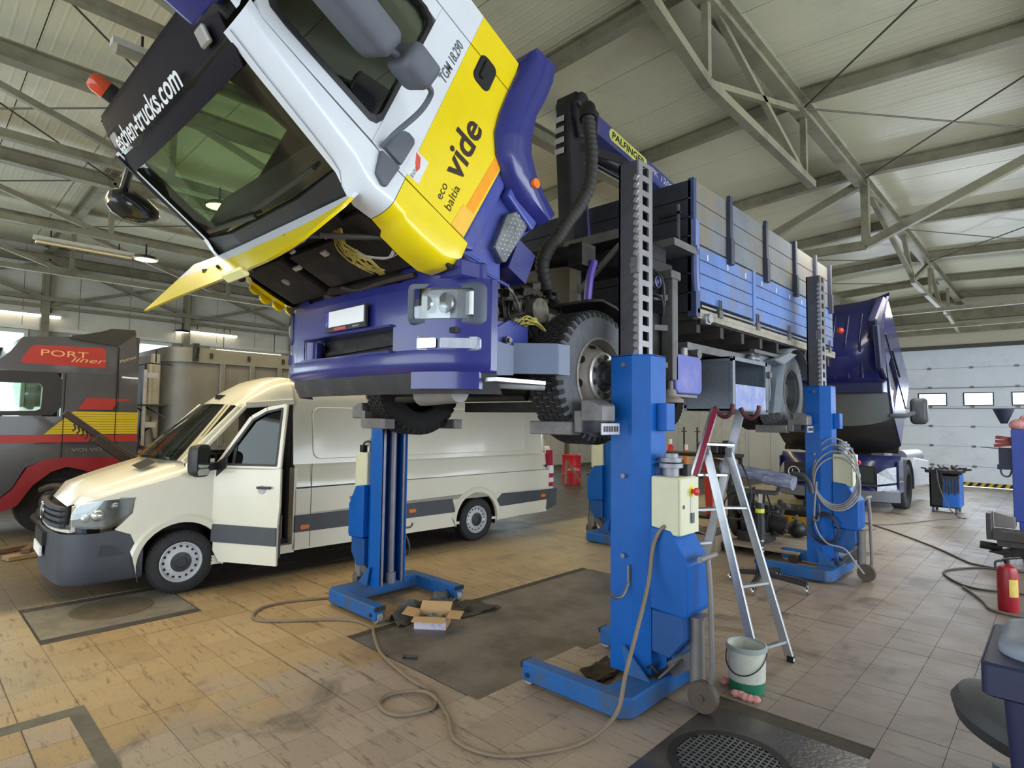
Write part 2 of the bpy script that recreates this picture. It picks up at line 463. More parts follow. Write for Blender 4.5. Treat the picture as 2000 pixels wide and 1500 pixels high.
# ---- manhole cover and drain grate
mh = MB(); mh.lathe([(0.36,-0.01),(0.36,0.004),(0.33,0.006),(0.32,0.004),(0.001,0.004)], (-7.04,1.65,0), 'Z', 36)
tag(mh.build('manhole_cover', mat('rusty_iron', (104,92,76), 0.7, 0.2, var=0.2, bump=0.3)), 'round rusty iron manhole cover in grey cement beside the van front', 'manhole cover')
gx, gy = -1.46, 3.40
gt = thing('drain_grate', 'round black iron drain grate with mesh lid in the floor before the bucket', 'drain', (gx, gy, 0))
g = MB(); g.lathe([(0.34,-0.004),(0.34,0.012),(0.29,0.012),(0.29,-0.004)], (gx,gy,0), 'Z', 32); g.build('rim', GRIME, gt)
g = MB(); g.lathe([(0.29,-0.004),(0.29,0.001),(0.001,0.001)], (gx,gy,0), 'Z', 32); g.build('pit', mat('drain_dark', (20,19,18), 0.8), gt)
g = MB()
for k in range(-8, 9):
    o_ = k*0.034; h_ = math.sqrt(max(0, 0.285**2-o_*o_))
    if h_ > 0.02:
        g.b(gx-h_, gx+h_, gy+o_-0.004, gy+o_+0.004, 0.003, 0.011)
        g.b(gx+o_-0.004, gx+o_+0.004, gy-h_, gy+h_, 0.004, 0.012)
g.build('mesh_lid', STEEL, gt, smooth=0)

# ---- ceiling of ribbed sandwich panels, each panel one metre wide
def rib_mat(name, rgb, axis, freq, rough=0.4):
    m = mat(name, rgb, rough, var=0.04, scale=1.5, dirt=(150,144,128), dirt_amt=0.25, dscale=0.8)
    N, L = m.node_tree.nodes, m.node_tree.links
    geo = N.new('ShaderNodeNewGeometry')
    w = N.new('ShaderNodeTexWave'); w.bands_direction = axis; w.inputs['Scale'].default_value = freq; w.inputs['Distortion'].default_value = 0
    L.new(geo.outputs['Position'], w.inputs['Vector'])
    r = N.new('ShaderNodeValToRGB'); r.color_ramp.elements[0].position = 0.80; r.color_ramp.elements[1].position = 0.97
    L.new(w.outputs[0], r.inputs[0])
    bp = N.new('ShaderNodeBump'); bp.inputs['Strength'].default_value = 0.22; bp.inputs['Distance'].default_value = 0.012
    L.new(r.outputs[0], bp.inputs['Height']); L.new(bp.outputs[0], N['Principled BSDF'].inputs['Normal'])
    return m
CEILM = rib_mat('ribbed_ceiling_sheet', (204,201,174), 'Y', 2.6, 0.36)
cs = MB()
cs.prism([(-16.3,roof_z(-16.3)+0.03),(ROOFX,roof_z(ROOFX)+0.03),(6.6,roof_z(6.6)+0.03),(6.6,6.6),(-16.3,6.6)], 'Y', -6.1, 23.9)
ceil = struct(cs, 'ceiling', mat('ceiling_core', (120,116,104), 0.9), smooth=0)
for k in range(30):
    y0 = -6.1+k
    p = MB()
    p.prism([(-16.2,roof_z(-16.2)),(ROOFX,roof_z(ROOFX)),(6.5,roof_z(6.5)),(6.5,roof_z(6.5)+0.035),(ROOFX,roof_z(ROOFX)+0.035),(-16.2,roof_z(-16.2)+0.035)], 'Y', y0+0.006, y0+0.994)
    p.build('panel', CEILM, ceil, smooth=0)

# ---- walls
WALLM = mat('wall_panel_white', (206,202,190), 0.55, var=0.05, scale=2, dirt=(150,142,126), dirt_amt=0.3, dscale=1.2)
LWX = -16.05
YC = [-0.6, 2.2, 5.0, 7.8, 10.8, 14.1, 17.4, 20.5, 23.4]
wl = MB()
wz0, wz1 = 1.75, 3.72           # window band of the left wall
wl.b(LWX-0.15, LWX, -6, 23.7, -0.02, wz0)
wl.b(LWX-0.15, LWX, -6, 23.7, wz1, 5.75)
WINS = []
ys = [-3.0, -0.2, 0.25, 1.95, 3.2, 4.72, 5.6, 7.2, 8.3, 10.2, 11.4, 13.4, 14.8, 16.8, 18.0, 20.0, 21.0, 22.6]
prev = -6
for a, b_ in zip(ys[::2], ys[1::2]):
    wl.b(LWX-0.15, LWX, prev, a, wz0, wz1); prev = b_; WINS.append((a, b_))
wl.b(LWX-0.15, LWX, prev, 23.7, wz0, wz1)
wall_left = struct(wl, 'wall_left', mat('wall_core', (170,166,154), 0.8), smooth=0)
for k in range(30):              # vertical sandwich panels above the windows
    y0 = -6+k*0.98
    MB().b(LWX, LWX+0.02, y0+0.006, y0+0.974, wz1+0.06, 5.6).build('panel', WALLM, wall_left, smooth=0)
    MB().b(LWX, LWX+0.02, y0+0.006, y0+0.974, 0.02, wz0-0.06).build('panel', WALLM, wall_left, smooth=0)
WFR = mat('window_frame_white', (214,214,208), 0.5, var=0.04)
PANE = glass_mat('window_glass', (0.9, 0.96, 0.95), 0.03)
for n, (a, b_) in enumerate(WINS):
    f = MB(); x0, x1 = LWX-0.1, LWX+0.03
    f.b(x0, x1, a, a+0.06, wz0, wz1); f.b(x0, x1, b_-0.06, b_, wz0, wz1)
    f.b(x0, x1, a+0.06, b_-0.06, wz0, wz0+0.07); f.b(x0, x1, a+0.06, b_-0.06, wz1-0.07, wz1)
    w = struct(f, 'window_%d' % (n+1), WFR, smooth=0)
    MB().b(LWX-0.06, LWX-0.05, a+0.06, b_-0.06, wz0+0.07, wz1-0.07).build('pane', PANE, w, smooth=0)
    MB().b(LWX-0.1, LWX+0.09, a-0.04, b_+0.04, wz0-0.05, wz0).build('sill', WFR, w, smooth=0)
tr = MB(); tr.b(LWX+0.02, LWX+0.06, -6, 23.5, wz1+0.01, wz1+0.09); struct(tr, 'trim_1', WFR, smooth=0)
# back wall with the sectional gate
WY = 23.55
DX0, DX1, DZ = -5.4, 1.9, 4.42
wb = MB()
wb.b(-16.2, DX0, WY, WY+0.15, -0.02, 6.4); wb.b(DX1, 6.6, WY, WY+0.15, -0.02, 6.4); wb.b(DX0, DX1, WY, WY+0.15, DZ, 6.4)
wall_back = struct(wb, 'wall_back', mat('wall_core_back', (196,190,170), 0.7, var=0.05), smooth=0)
for k in range(11):
    x0 = -16.1+k*0.97
    if x0+0.96 < DX0: MB().b(x0+0.006, x0+0.964, WY-0.02, WY, 0.02, 6.0).build('panel', WALLM, wall_back, smooth=0)
struct(MB().b(DX0-0.3, DX1+0.3, WY-0.06, WY-0.02, DZ, DZ+0.12), 'trim_2', mat('dark_lintel', (78,80,70), 0.7), smooth=0)
GATE = rib_mat('gate_panel_white', (226,234,246), 'Z', 5.0, 0.45)
gate = struct(MB().b(DX0, DX1, WY+0.07, WY+0.1, 0.02, DZ), 'door_1', mat('gate_core', (190,194,196), 0.6), smooth=0)
HINGE = mat('gate_hinge', (128,130,132), 0.4, 0.6)
nrow = 7; rh = (DZ-0.02)/nrow
zr = [0.02+rh*i for i in range(nrow+1)]
GW = [(-3.5,-2.78), (-2.30,-1.60), (-1.12,-0.42), (0.06,0.76), (0.98,1.6), (-4.7,-3.98)]
for i in range(nrow):
    p = MB()
    if i == 4:
        xs = sorted(GW); e = DX0
        for a, b_ in xs:
            p.b(e, a, WY+0.02, WY+0.07, zr[i]+0.006, zr[i+1]-0.006)
            p.b(a, b_, WY+0.02, WY+0.07, zr[i]+0.006, 2.60); p.b(a, b_, WY+0.02, WY+0.07, 2.96, zr[i+1]-0.006)
            e = b_
        p.b(e, DX1, WY+0.02, WY+0.07, zr[i]+0.006, zr[i+1]-0.006)
    else: p.b(DX0, DX1, WY+0.02, WY+0.07, zr[i]+0.006, zr[i+1]-0.006)
    p.build('panel', GATE, gate, smooth=0)
    if i:
        for x in (-4.3, -3.2, -2.1, -1.0, 0.1, 1.2):
            MB().b(x-0.05, x+0.05, WY-0.005, WY+0.02, zr[i]-0.035, zr[i]+0.035).build('hinge', HINGE, gate, smooth=0)
GLOW = mat('lit_gate_pane', (250,252,255), 0.3, emit=(245,250,255), estr=1.6)
for a, b_ in GW:
    p = MB(); p.b(a-0.03, b_+0.03, WY-0.0, WY+0.02, 2.57, 2.60); p.b(a-0.03, b_+0.03, WY, WY+0.02, 2.96, 2.99)
    p.b(a-0.03, a, WY, WY+0.02, 2.60, 2.96); p.b(b_, b_+0.03, WY, WY+0.02, 2.60, 2.96)
    p.build('window_frame', BLACK, gate, smooth=0)
    MB().b(a, b_, WY+0.03, WY+0.04, 2.60, 2.96).build('pane', GLOW, gate, smooth=0)
# yellow and black warning strip
HZ = mat('hazard_yellow', (206,180,40), 0.5)
hz = struct(MB().b(DX0, DX1, WY-0.012, WY, 0.03, 0.15), 'trim_3', HZ, smooth=0)
for k in range(36):
    x = DX0+0.1+k*0.2
    MB().prism([(x,0.03),(x+0.1,0.03),(x+0.18,0.15),(x+0.08,0.15)], 'Y', WY-0.016, WY-0.012).build('stripe', BLACK, hz, smooth=0)
# conduits sagging on the gate and wall
wr_ = mat('gate_wire', (96,98,100), 0.5)
for z in (3.16, 2.50):
    m_ = MB(); m_.tube([(DX0+0.3+k*0.55, WY-0.012, z-0.03*abs(math.sin(k*1.7))) for k in range(13)], 0.008, n=5, sub=3); m_.build('wire', wr_, gate)
# right and front walls, out of view: assumed openings, the window span shaped for light
wr = MB(); wr.b(6.5, 6.65, -6, 23.7, -0.02, 0.8); wr.b(6.5, 6.65, -6, 23.7, 4.5, 6.3); wr.b(6.5, 6.65, -6, 0.6, 0.8, 4.5); wr.b(6.5, 6.65, 17.8, 23.7, 0.8, 4.5)
struct(wr, 'wall_right', WALLM, smooth=0)
wf = MB(); wf.b(-16.2, -11.5, -6.15, -6, -0.02, 6.3); wf.b(3.5, 6.6, -6.15, -6, -0.02, 6.3); wf.b(-11.5, 3.5, -6.15, -6, 4.5, 6.3)
struct(wf, 'wall_front', WALLM, smooth=0)
# ground and tree slope outside the left windows
hill = MB(); hill.prism([(-17,-0.3),(-26,0.2),(-60,5.5),(-60,-1)], 'Y', -40, 60)
struct(hill, 'hill', mat('tree_slope', (214,226,218), 0.9, var=0.2, scale=1.5, dirt=(172,192,176), dirt_amt=0.5, dscale=1.2), smooth=0)

# ---- steel roof frame
STRUT = mat('painted_steel_beam', (138,134,112), 0.5, 0.1, var=0.1, scale=3, dirt=(96,90,76), dirt_amt=0.5, dscale=2)
def ibeam(mb, p0, p1, w, h, t=0.012):
    p0, p1 = Vector(p0), Vector(p1); z = Vector((0,0,1))
    mb.bar(p0+z*(h/2-t/2), p1+z*(h/2-t/2), w, t); mb.bar(p0-z*(h/2-t/2), p1-z*(h/2-t/2), w, t); mb.bar(p0, p1, t, h-2*t)
TX = [0.45, -2.3, -5.05, -7.8, -10.6, -13.35, -15.85]
# beams running across (x) under the roof sheets
for y in YC[:-1]+[23.3]:
    m_ = MB()
    zz = lambda x: roof_z(x)-0.10
    ibeam(m_, (-16,y,zz(-16)), (ROOFX,y,zz(ROOFX)), 0.12, 0.19); ibeam(m_, (ROOFX,y,zz(ROOFX)), (6.5,y,zz(6.5)), 0.12, 0.19)
    struct(m_, 'ceiling_beam', STRUT, smooth=0)
# girders running along (y): top beam, bottom chord, posts and diagonals
for gi, x in enumerate(TX):
    zt = roof_z(x)-0.30; zb = roof_z(x)-1.16
    gd = bpy.data.objects.new('roof_girder', None); COL.objects.link(gd); gd['kind'] = 'structure'; WORLD[gd] = Matrix.Identity(4)
    m_ = MB(); ibeam(m_, (x,-6,zt), (x,23.5,zt), 0.16, 0.20); m_.build('top_beam', STRUT, gd, smooth=0)
    if gi == 1: segs = [(5.0, 8.12), (15.1, 20.5)]
    elif gi == 0: segs = [(16, 22)]
    else: segs = [(-6, 8.1)] if gi < 4 else [(-6, 20.5)]
    if gi == 2: segs = [(-6, 5.0), (14.1, 20.5)]
    for a, b_ in segs:
        m_ = MB(); m_.bar((x,a,zb), (x,b_,zb), 0.09, 0.09); m_.build('bottom_chord', STRUT, gd, smooth=0)
        for y in YC:
            if a-0.1 <= y <= b_+0.1:
                MB().bar((x,y,zb), (x,y,zt), 0.07, 0.07).build('post', STRUT, gd, smooth=0)
                k = YC.index(y)
                if gi == 1:
                    if y < 10: MB().bar((x,y,zb), (x,YC[k+1] if y < 6 else y-2.8,zt), 0.06, 0.06).build('diagonal', STRUT, gd, smooth=0)
                    if y < 6: MB().bar((x,y,zb), (x,y-2.8,zt), 0.06, 0.06).build('diagonal', STRUT, gd, smooth=0)
                else:
                    if k > 0: MB().bar((x,y,zb), (x,YC[k-1],zt), 0.07, 0.07).build('diagonal', STRUT, gd, smooth=0)
    if gi == 1:
        MB().bar((x,1.9,zt-0.1), (x,5.0,zb), 0.09, 0.09).build('bottom_chord', STRUT, gd, smooth=0)
        for y0, z0, y1, z1 in ((11.0,zt,15.0,zb+0.1), (14.1,zt,15.1,zb), (15.1,zb,17.4,zt), (17.4,zt,19.2,zb-0.1), (20.5,zb,22.6,zb-0.2)):
            MB().bar((x,y0,z0), (x,y1,z1), 0.08, 0.08).build('diagonal', STRUT, gd, smooth=0)
# the cross truss over the lifted lorry
ct = bpy.data.objects.new('roof_truss', None); COL.objects.link(ct); ct['kind'] = 'structure'; WORLD[ct] = Matrix.Identity(4)
yt = 10.78
for p0, p1, nm in (((-5.05,yt,4.9),(-2.26,yt,4.86),'bottom_chord'), ((-2.26,yt,4.86),(0.45,yt,6.0),'bottom_chord'), ((-2.26,yt,4.86),(-2.26,yt,5.95),'post'),
                   ((-3.9,yt,5.25),(-2.3,yt,5.9),'diagonal'), ((-5.05,yt,4.9),(-3.9,yt,5.25),'diagonal')):
    MB().bar(p0, p1, 0.11, 0.13).build(nm, STRUT, ct, smooth=0)
ct2 = bpy.data.objects.new('roof_truss', None); COL.objects.link(ct2); ct2['kind'] = 'structure'; WORLD[ct2] = Matrix.Identity(4)
for yy in (17.4, 20.5):
    MB().bar((-9,yy,4.75), (6,yy,4.75), 0.09, 0.09).build('bottom_chord', STRUT, ct2, smooth=0)
MB().bar((-9,23.0,4.95), (6,23.0,4.95), 0.12, 0.2).build('bottom_chord', STRUT, ct2, smooth=0)
# thin wind-brace rods below the sheets
for (x0, y0), (x1, y1) in (((-2.3,7.8),(0.45,5.0)), ((-2.3,10.8),(0.45,7.8)), ((-2.3,7.8),(0.45,10.8)), ((-2.3,14.1),(0.45,17.4)), ((-2.3,17.4),(0.45,14.1)), ((-13.35,2.2),(-15.8,5.0)),
                           ((-7.8,-0.6),(-10.6,2.2)), ((-5.05,-0.6),(-7.8,2.2)), ((-10.6,2.2),(-13.35,-0.6)), ((-10.6,5.0),(-13.35,2.2)), ((-7.8,2.2),(-10.6,-0.6)), ((-2.3,20.5),(-5.05,17.4)), ((-5.05,14.1),(-2.3,17.4))):
    struct(MB().cyl((x0,y0,roof_z(x0)-0.26), (x1,y1,roof_z(x1)-0.26), 0.011, n=6), 'ceiling_brace_rod', mat('dark_rod', (78,74,62), 0.5, 0.4))
# wall columns and rails on the left and back
for y in YC:
    m_ = MB(); m_.b(LWX+0.02, LWX+0.2, y-0.07, y+0.07, 0, roof_z(LWX)-0.1)
    struct(m_, 'wall_column', STRUT, smooth=0)
MB_ = MB(); MB_.bar((LWX+0.12,-6,4.25), (LWX+0.12,23.4,4.25), 0.07, 0.07); struct(MB_, 'wall_rail', STRUT, smooth=0)
for k, y in enumerate(YC[:-1]):
    struct(MB().bar((LWX+0.13,y,4.27), (LWX+0.13,YC[k+1],5.2), 0.06, 0.06), 'wall_brace', STRUT, smooth=0)
m_ = MB(); m_.b(-16, -5.6, 23.3, 23.5, 4.6, 4.75); m_.b(-16, 6.4, 23.25, 23.5, 5.3, 5.6); struct(m_, 'wall_rail', STRUT, smooth=0)
# ================================================================ the lifted lorry
TRBLUE = mat('lorry_blue', (42,46,120), 0.28, var=0.1, coat=0.4, dirt=(70,66,80), dirt_amt=0.25, dscale=2.5)
TRBLUEM = mat('lorry_blue_matt', (60,70,152), 0.42, var=0.1, dirt=(110,110,140), dirt_amt=0.3)
CABW = mat('cab_white', (222,226,234), 0.25, var=0.02, coat=0.3)
CABY = mat('cab_yellow', (240,214,8), 0.25, var=0.03, coat=0.3)
ORANGE = mat('reflective_orange', (250,160,20), 0.4)
GREYPL = mat('grey_plastic', (92,96,106), 0.6, var=0.06, bump=0.1, bscale=200)
INT = mat('cab_interior', (40,39,40), 0.8, var=0.25)
INTG = mat('cab_lining_grey', (46,44,41), 0.8, var=0.12)
WSG = glass_mat('windscreen_glass', (0.80, 0.90, 0.76), 0.06)
SIDEG = glass_mat('side_glass', (0.74, 0.86, 0.70), 0.05)
TXT = mat('print_dark', (48,28,22), 0.5); TXW = mat('print_white', (212,212,214), 0.5); TXG = mat('print_grey', (96,100,104), 0.5)
LAMPG = mat('lamp_reflector', (205,210,215), 0.18, 0.8, var=0.2, scale=20)
LENS = glass_mat('lamp_lens', (0.9, 0.92, 0.95), 0.12)
truck = thing('flatbed_lorry', 'blue yellow and white flatbed lorry lifted high with its cab tipped forward', 'truck', (-3.9, 3.82, 1.77))
TX0 = -3.9
def wheel_tyre(mb, r=0.525, w=0.30, rim=0.30, n=44):
    h = w/2
    mb.lathe([(rim-0.02,-h*0.75),(rim,-h*0.95),(rim+0.05,-h),(r-0.10,-h*1.04),(r-0.03,-h*0.93),(r-0.012,-h*0.80),(r-0.012,h*0.80),(r-0.03,h*0.93),(r-0.10,h*1.04),(rim+0.05,h),(rim,h*0.95),(rim-0.02,h*0.75)], (0,0,0), 'X', n, False)
def tread(mb, r=0.525, w=0.30, rows=5, n=46):
    h = w*0.42; rw = 2*h/rows
    for k in range(rows):
        x = -h+rw*(k+0.5)
        for i in range(n):
            a = 2*PI*(i+0.5*(k % 2))/n
            da = 2*PI/n*0.40; sk = 0.010*(1 if k % 2 else -1)
            vs = []
            for rr in (r-0.016, r):
                for sx, sa in ((-1,-1),(1,-1),(1,1),(-1,1)):
                    aa = a+sa*da+sx*sk*0.6; xx = x+sx*rw*0.42
                    vs.append((xx, rr*math.cos(aa), rr*math.sin(aa)))
            mb.add(vs, [(4,5,6,7),(0,1,5,4),(1,2,6,5),(2,3,7,6),(3,0,4,7)])
    for sx in (-1, 1):
        for i in range(n):
            a = 2*PI*i/n; vs = []
            for rr in (r-0.055, r-0.008):
                for ex, ea in ((0.86,-1),(1.0 if rr < r-0.03 else 0.93,-1),(1.0 if rr < r-0.03 else 0.93,1),(0.86,1)):
                    vs.append((sx*w/2*ex, rr*math.cos(a+ea*0.035), rr*math.sin(a+ea*0.035)))
            mb.add(vs, [(4,5,6,7),(0,1,5,4),(1,2,6,5),(2,3,7,6),(3,0,4,7)])
RIM = mat('dusty_rim', (140,132,126), 0.55, 0.3, var=0.15, dirt=(92,78,66), dirt_amt=0.5, dscale=6)
RINGM = mat('rim_ring_alu', (204,202,198), 0.3, 0.75, var=0.08)
NUT = mat('wheel_nut', (96,92,88), 0.45, 0.7)
DUSTY = mat('dusty_grey_rubber', (104,106,110), 0.85, var=0.15, scale=6, dirt=(132,132,134), dirt_amt=0.5)
def truck_wheel(parent, c, out=1, kind='front', tm=None, flat=False):
    """out = +1 outer face toward +x"""
    X = Matrix.Translation(c) @ Matrix.Rotation(0 if out > 0 else PI, 4, 'Z')
    m = MB(X); wheel_tyre(m); w = m.build('wheel', tm or RUBBER, parent)
    m = MB(X); tread(m, rows=5 if not flat else 4); m.build('tread', tm or TYRED, w, smooth=0)
    m = MB(X)
    if kind == 'front':
        prof = [(0.30,0.12),(0.31,0.15),(0.295,0.158),(0.278,0.10),(0.27,0.065),(0.20,0.160),(0.001,0.165)]
    else:
        prof = [(0.30,0.12),(0.31,0.15),(0.295,0.16),(0.28,0.10),(0.265,-0.02),(0.24,-0.08),(0.17,-0.09),(0.16,0.0),(0.12,0.06),(0.001,0.06)]
    m.lathe(prof, (0,0,0), 'X', 40, False)
    m.build('rim', RIM if tm is None else tm, w)
    if kind == 'front':
        m = MB(X); m.lathe([(0.188,0.155),(0.192,0.185),(0.178,0.195),(0.125,0.195),(0.11,0.18),(0.105,0.155)], (0,0,0), 'X', 40, False); m.build('rim_ring', RINGM, w)
        m = MB(X); m.lathe([(0.105,0.15),(0.105,0.185),(0.085,0.195),(0.06,0.195),(0.055,0.225),(0.001,0.225)], (0,0,0), 'X', 28)
        for i in range(10):
            a = 2*PI*i/10; m.cyl((0.19,0.085*math.cos(a),0.085*math.sin(a)), (0.21,0.085*math.cos(a),0.085*math.sin(a)), 0.009, n=6)
        m.build('hub', mat('hub_dark', (74,76,82), 0.5, 0.5, var=0.2), w)
        for i in range(10):
            a = 2*PI*(i+0.5)/10; y, z = 0.15*math.cos(a), 0.15*math.sin(a)
            m = MB(X); m.cyl((0.19,y,z), (0.199,y,z), 0.023, n=12); m.cyl((0.195,y,z), (0.217,y,z), 0.016, n=6); m.build('nut', NUT, w)
        m = MB(X)
        for i in range(8):                       # hand holes
            a = 2*PI*(i+0.3)/8
            rr = 0.218; p = Vector((0.078, rr*math.cos(a), rr*math.sin(a)))
            ring = [(0.112+0.022*math.cos(a2)+0.004, (0.238-0.016*math.cos(a2))*math.cos(a)-0.034*math.sin(a2)*math.sin(a), (0.238-0.016*math.cos(a2))*math.sin(a)+0.034*math.sin(a2)*math.cos(a)) for a2 in [2*PI*q/12 for q in range(12)]]
            m.add(ring, [tuple(range(12))])
        m.build('hand_hole', mat('hole_black', (12,12,12), 0.9), w, smooth=0)
    else:
        for i in range(8):
            a = 2*PI*(i+0.5)/8; y, z = 0.145*math.cos(a), 0.145*math.sin(a)
            m = MB(X); m.cyl((0.0,y,z), (0.03,y,z), 0.016, n=6); m.build('nut', NUT, w)
    return w
truck_wheel(truck, (-2.765, 3.78, 2.285), 1)
truck_wheel(truck, (-5.03, 3.82, 2.30), -1, tm=TYRED)
RZ = 2.37
truck_wheel(truck, (-2.83, 8.38, RZ), 1, 'rear', DUSTY)
truck_wheel(truck, (-3.15, 8.38, RZ), 1, 'rear', TYRED, True)
truck_wheel(truck, (-4.97, 8.38, RZ), -1, 'rear', TYRED, True)
truck_wheel(truck, (-4.65, 8.38, RZ), -1, 'rear', TYRED, True)
# chassis, axles, engine
m = MB()
for x in (-4.32, -3.48): ibeam(m, (x,2.75,2.68), (x,10.2,2.68), 0.08, 0.24)
for y in (3.1, 4.5, 6.2, 7.6, 9.2, 10.0): m.b(-4.3, -3.5, y-0.05, y+0.05, 2.58, 2.72)
m.build('chassis', GRIME, truck, smooth=0)
m = MB(); m.bar((-4.85,3.82,2.24), (-2.95,3.82,2.24), 0.12, 0.14); m.cyl((-4.85,3.82,2.30), (-4.55,3.82,2.30), 0.17); m.cyl((-3.25,3.82,2.30), (-2.95,3.82,2.30), 0.17)
m.bar((-4.5,3.6,2.16), (-3.2,3.6,2.16), 0.05, 0.05)
for x in (-4.35, -3.45):
    m.tube([(x,2.9,2.42),(x,3.4,2.33),(x,3.82,2.31),(x,4.3,2.34),(x,4.75,2.45)], 0.04, sub=4)
m.build('front_axle', GRIME, truck)
m = MB(); m.cyl((-4.5,8.38,RZ), (-3.3,8.38,RZ), 0.10); m.sph((-3.9,8.38,RZ), 0.26, 14); m.cyl((-3.9,4.9,2.5), (-3.9,8.2,2.40), 0.05)
for x in (-4.35, -3.45): m.tube([(x,7.6,2.55),(x,8.38,2.42),(x,9.2,2.55)], 0.05, sub=4)
m.build('rear_axle', GRIME, truck)
m = MB(); m.cb((-3.9,3.7,2.75), (0.7,1.5,0.62)); m.cb((-3.9,3.6,3.02), (0.55,1.2,0.18)); m.cb((-3.9,4.7,2.6), (0.5,0.7,0.5)); m.cb((-3.9,3.5,2.36), (0.45,0.9,0.2))
m.build('engine', mat('engine_black', (26,25,24), 0.7, 0.2, var=0.4), truck, bevel=0.04)
ENG = mat('engine_alu', (126,120,110), 0.5, 0.5, var=0.25, scale=12, dirt=(52,48,44), dirt_amt=0.6, dscale=8)
m = MB()
m.cyl((-3.42,2.98,2.90), (-3.36,3.5,2.98), 0.055); m.cyl((-3.4,3.05,2.76), (-3.1,3.05,2.76), 0.09); m.cyl((-3.1,3.45,2.80), (-2.95,3.45,2.80), 0.10); m.sph((-3.12,3.3,2.72), 0.10)
m.cyl((-3.3,3.2,2.98), (-3.3,3.2,3.05), 0.03); m.cyl((-3.25,3.32,2.98), (-3.25,3.32,3.06), 0.03); m.cb((-3.28,3.25,2.88), (0.2,0.5,0.08)); m.cb((-3.2,3.15,2.62), (0.2,0.3,0.2))
m.cyl((-3.05,3.62,2.58), (-2.98,3.62,2.80), 0.07); m.tube([(-3.3,3.0,2.84),(-3.1,3.0,2.9),(-3.05,3.15,2.86),(-3.08,3.4,2.93)], 0.018, sub=4); m.tube([(-3.2,3.0,2.70),(-3.0,3.1,2.66),(-3.02,3.3,2.62)], 0.015, sub=4)
m.tube([(-3.15,2.95,2.97),(-2.98,3.05,2.95),(-2.98,3.22,2.82),(-3.05,3.3,2.7)], 0.012, sub=4)
m.build('engine_fittings', ENG, truck)
m = MB()
for k in range(9):
    a = k*0.7; m.tube([(-2.92+0.02*math.sin(a),3.12+0.02*k,2.66+0.015*math.cos(a*2)),(-2.88,3.2+0.015*k,2.69+0.03*math.sin(a*1.7)),(-2.86+0.02*math.cos(a),3.32,2.66),(-2.85,3.40+0.015*k,2.60-0.005*k)], 0.0055, n=5, sub=4)
m.build('wire_loom', mat('yellow_wires', (196,180,96), 0.6, var=0.3), truck)
re_ = random.Random(8)
m = MB()
for k in range(46):
    x, y, z = re_.uniform(-3.3,-2.98), re_.uniform(2.8,3.75), re_.uniform(2.55,3.04)
    if k % 2: m.cyl((x,y,z),(x+re_.uniform(-.05,.08),y+re_.uniform(-.1,.1),z+re_.uniform(-.06,.06)),re_.uniform(0.01,0.035),n=8)
    else: m.cb((x,y,z),(re_.uniform(.03,.09),re_.uniform(.03,.10),re_.uniform(.02,.07)),(re_.uniform(0,40),re_.uniform(0,40),0))
m.build('engine_bits', mat('engine_mid', (84,80,74), 0.5, 0.4, var=0.35, scale=14, dirt=(36,33,30), dirt_amt=0.6, dscale=9), truck, smooth=30, kind='stuff')
m = MB()
for k in range(14):
    y = 2.85+0.07*k; m.tube([(-3.15,y,2.98),(-3.05+0.03*math.sin(k),y+0.03,2.9),(-3.02,y+0.05*math.cos(k*2),2.75),(-3.06,y+0.1,2.6)],0.008,n=5,sub=3)
m.build('engine_cables', BLACK, truck, smooth=50, kind='stuff')
# gearbox / sump pieces and a grey silencer hanging below the front
m = MB(); m.cyl((-3.35,2.62,2.12), (-2.95,2.62,2.14), 0.085); m.tube([(-3.0,2.6,2.13),(-2.9,2.62,2.2),(-2.95,2.8,2.25)], 0.03, sub=4); m.build('steering_box', mat('dusty_casting', (140,136,132), 0.6, 0.3, var=0.15), truck)
m = MB(); m.cyl((-4.6,3.3,2.12), (-3.0,3.35,2.12), 0.03); m.b(-4.3,-3.5,2.7,3.2,2.15,2.4); m.b(-4.75,-3.05,4.3,4.42,2.02,2.12); m.b(-4.2,-3.4,4.1,5.2,2.15,2.45); m.cyl((-4.0,5.2,2.3), (-4.0,6.6,2.35), 0.2)
m.build('underbody', GRIME, truck)

# ---- front bumper (fixed to the chassis)
def bump_y(x):
    d = abs(x-TX0); t = max(0.0, (d-0.72)/0.52)
    return 2.24+0.045*(d/0.72)**2*min(1, 1)+0.26*min(1, t)**2.6
def bsec(x, off=0.0): return bump_y(x)+off
xs = [TX0+1.24*math.sin(PI/2*k/14) for k in range(-14, 15)]
def brow(z, off=0.0, narrow=0.0):
    return [(TX0+(x-TX0)*(1-narrow), bump_y(x)+off, z) for x in xs]
def nearest(v): return min(xs, key=lambda q: abs(q-v))
bp = MB()
def band(mb, zs, x0=None, x1=None, t=0.05):
    rs = []
    for z, off in zs:
        rs.append([(x, bump_y(x)+off, z) for x in xs if (x0 is None or x >= x0-1e-6) and (x1 is None or x <= x1+1e-6)])
    mb.loft(rs, False, False)
AX0, AX1 = xs[8], xs[19]
AX0, AX1 = nearest(-4.42), nearest(-3.28)
HLX = [(nearest(-5.08), nearest(-4.74)), (nearest(-3.06), nearest(-2.72))]
band(bp, [(2.86,0.05),(2.85,0.012),(2.79,0.0)]); band(bp, [(2.585,0.0),(2.56,0.0)])
band(bp, [(2.79,0.0),(2.585,0.0)], None, HLX[0][0]); band(bp, [(2.79,0.0),(2.585,0.0)], HLX[0][1], HLX[1][0]); band(bp, [(2.79,0.0),(2.585,0.0)], HLX[1][1], None)
band(bp, [(2.56,0.0),(2.39,0.0)], None, AX0); band(bp, [(2.56,0.0),(2.39,0.0)], AX1, None)
band(bp, [(2.39,0.0),(2.32,-0.012),(2.27,0.0),(2.24,0.05)])
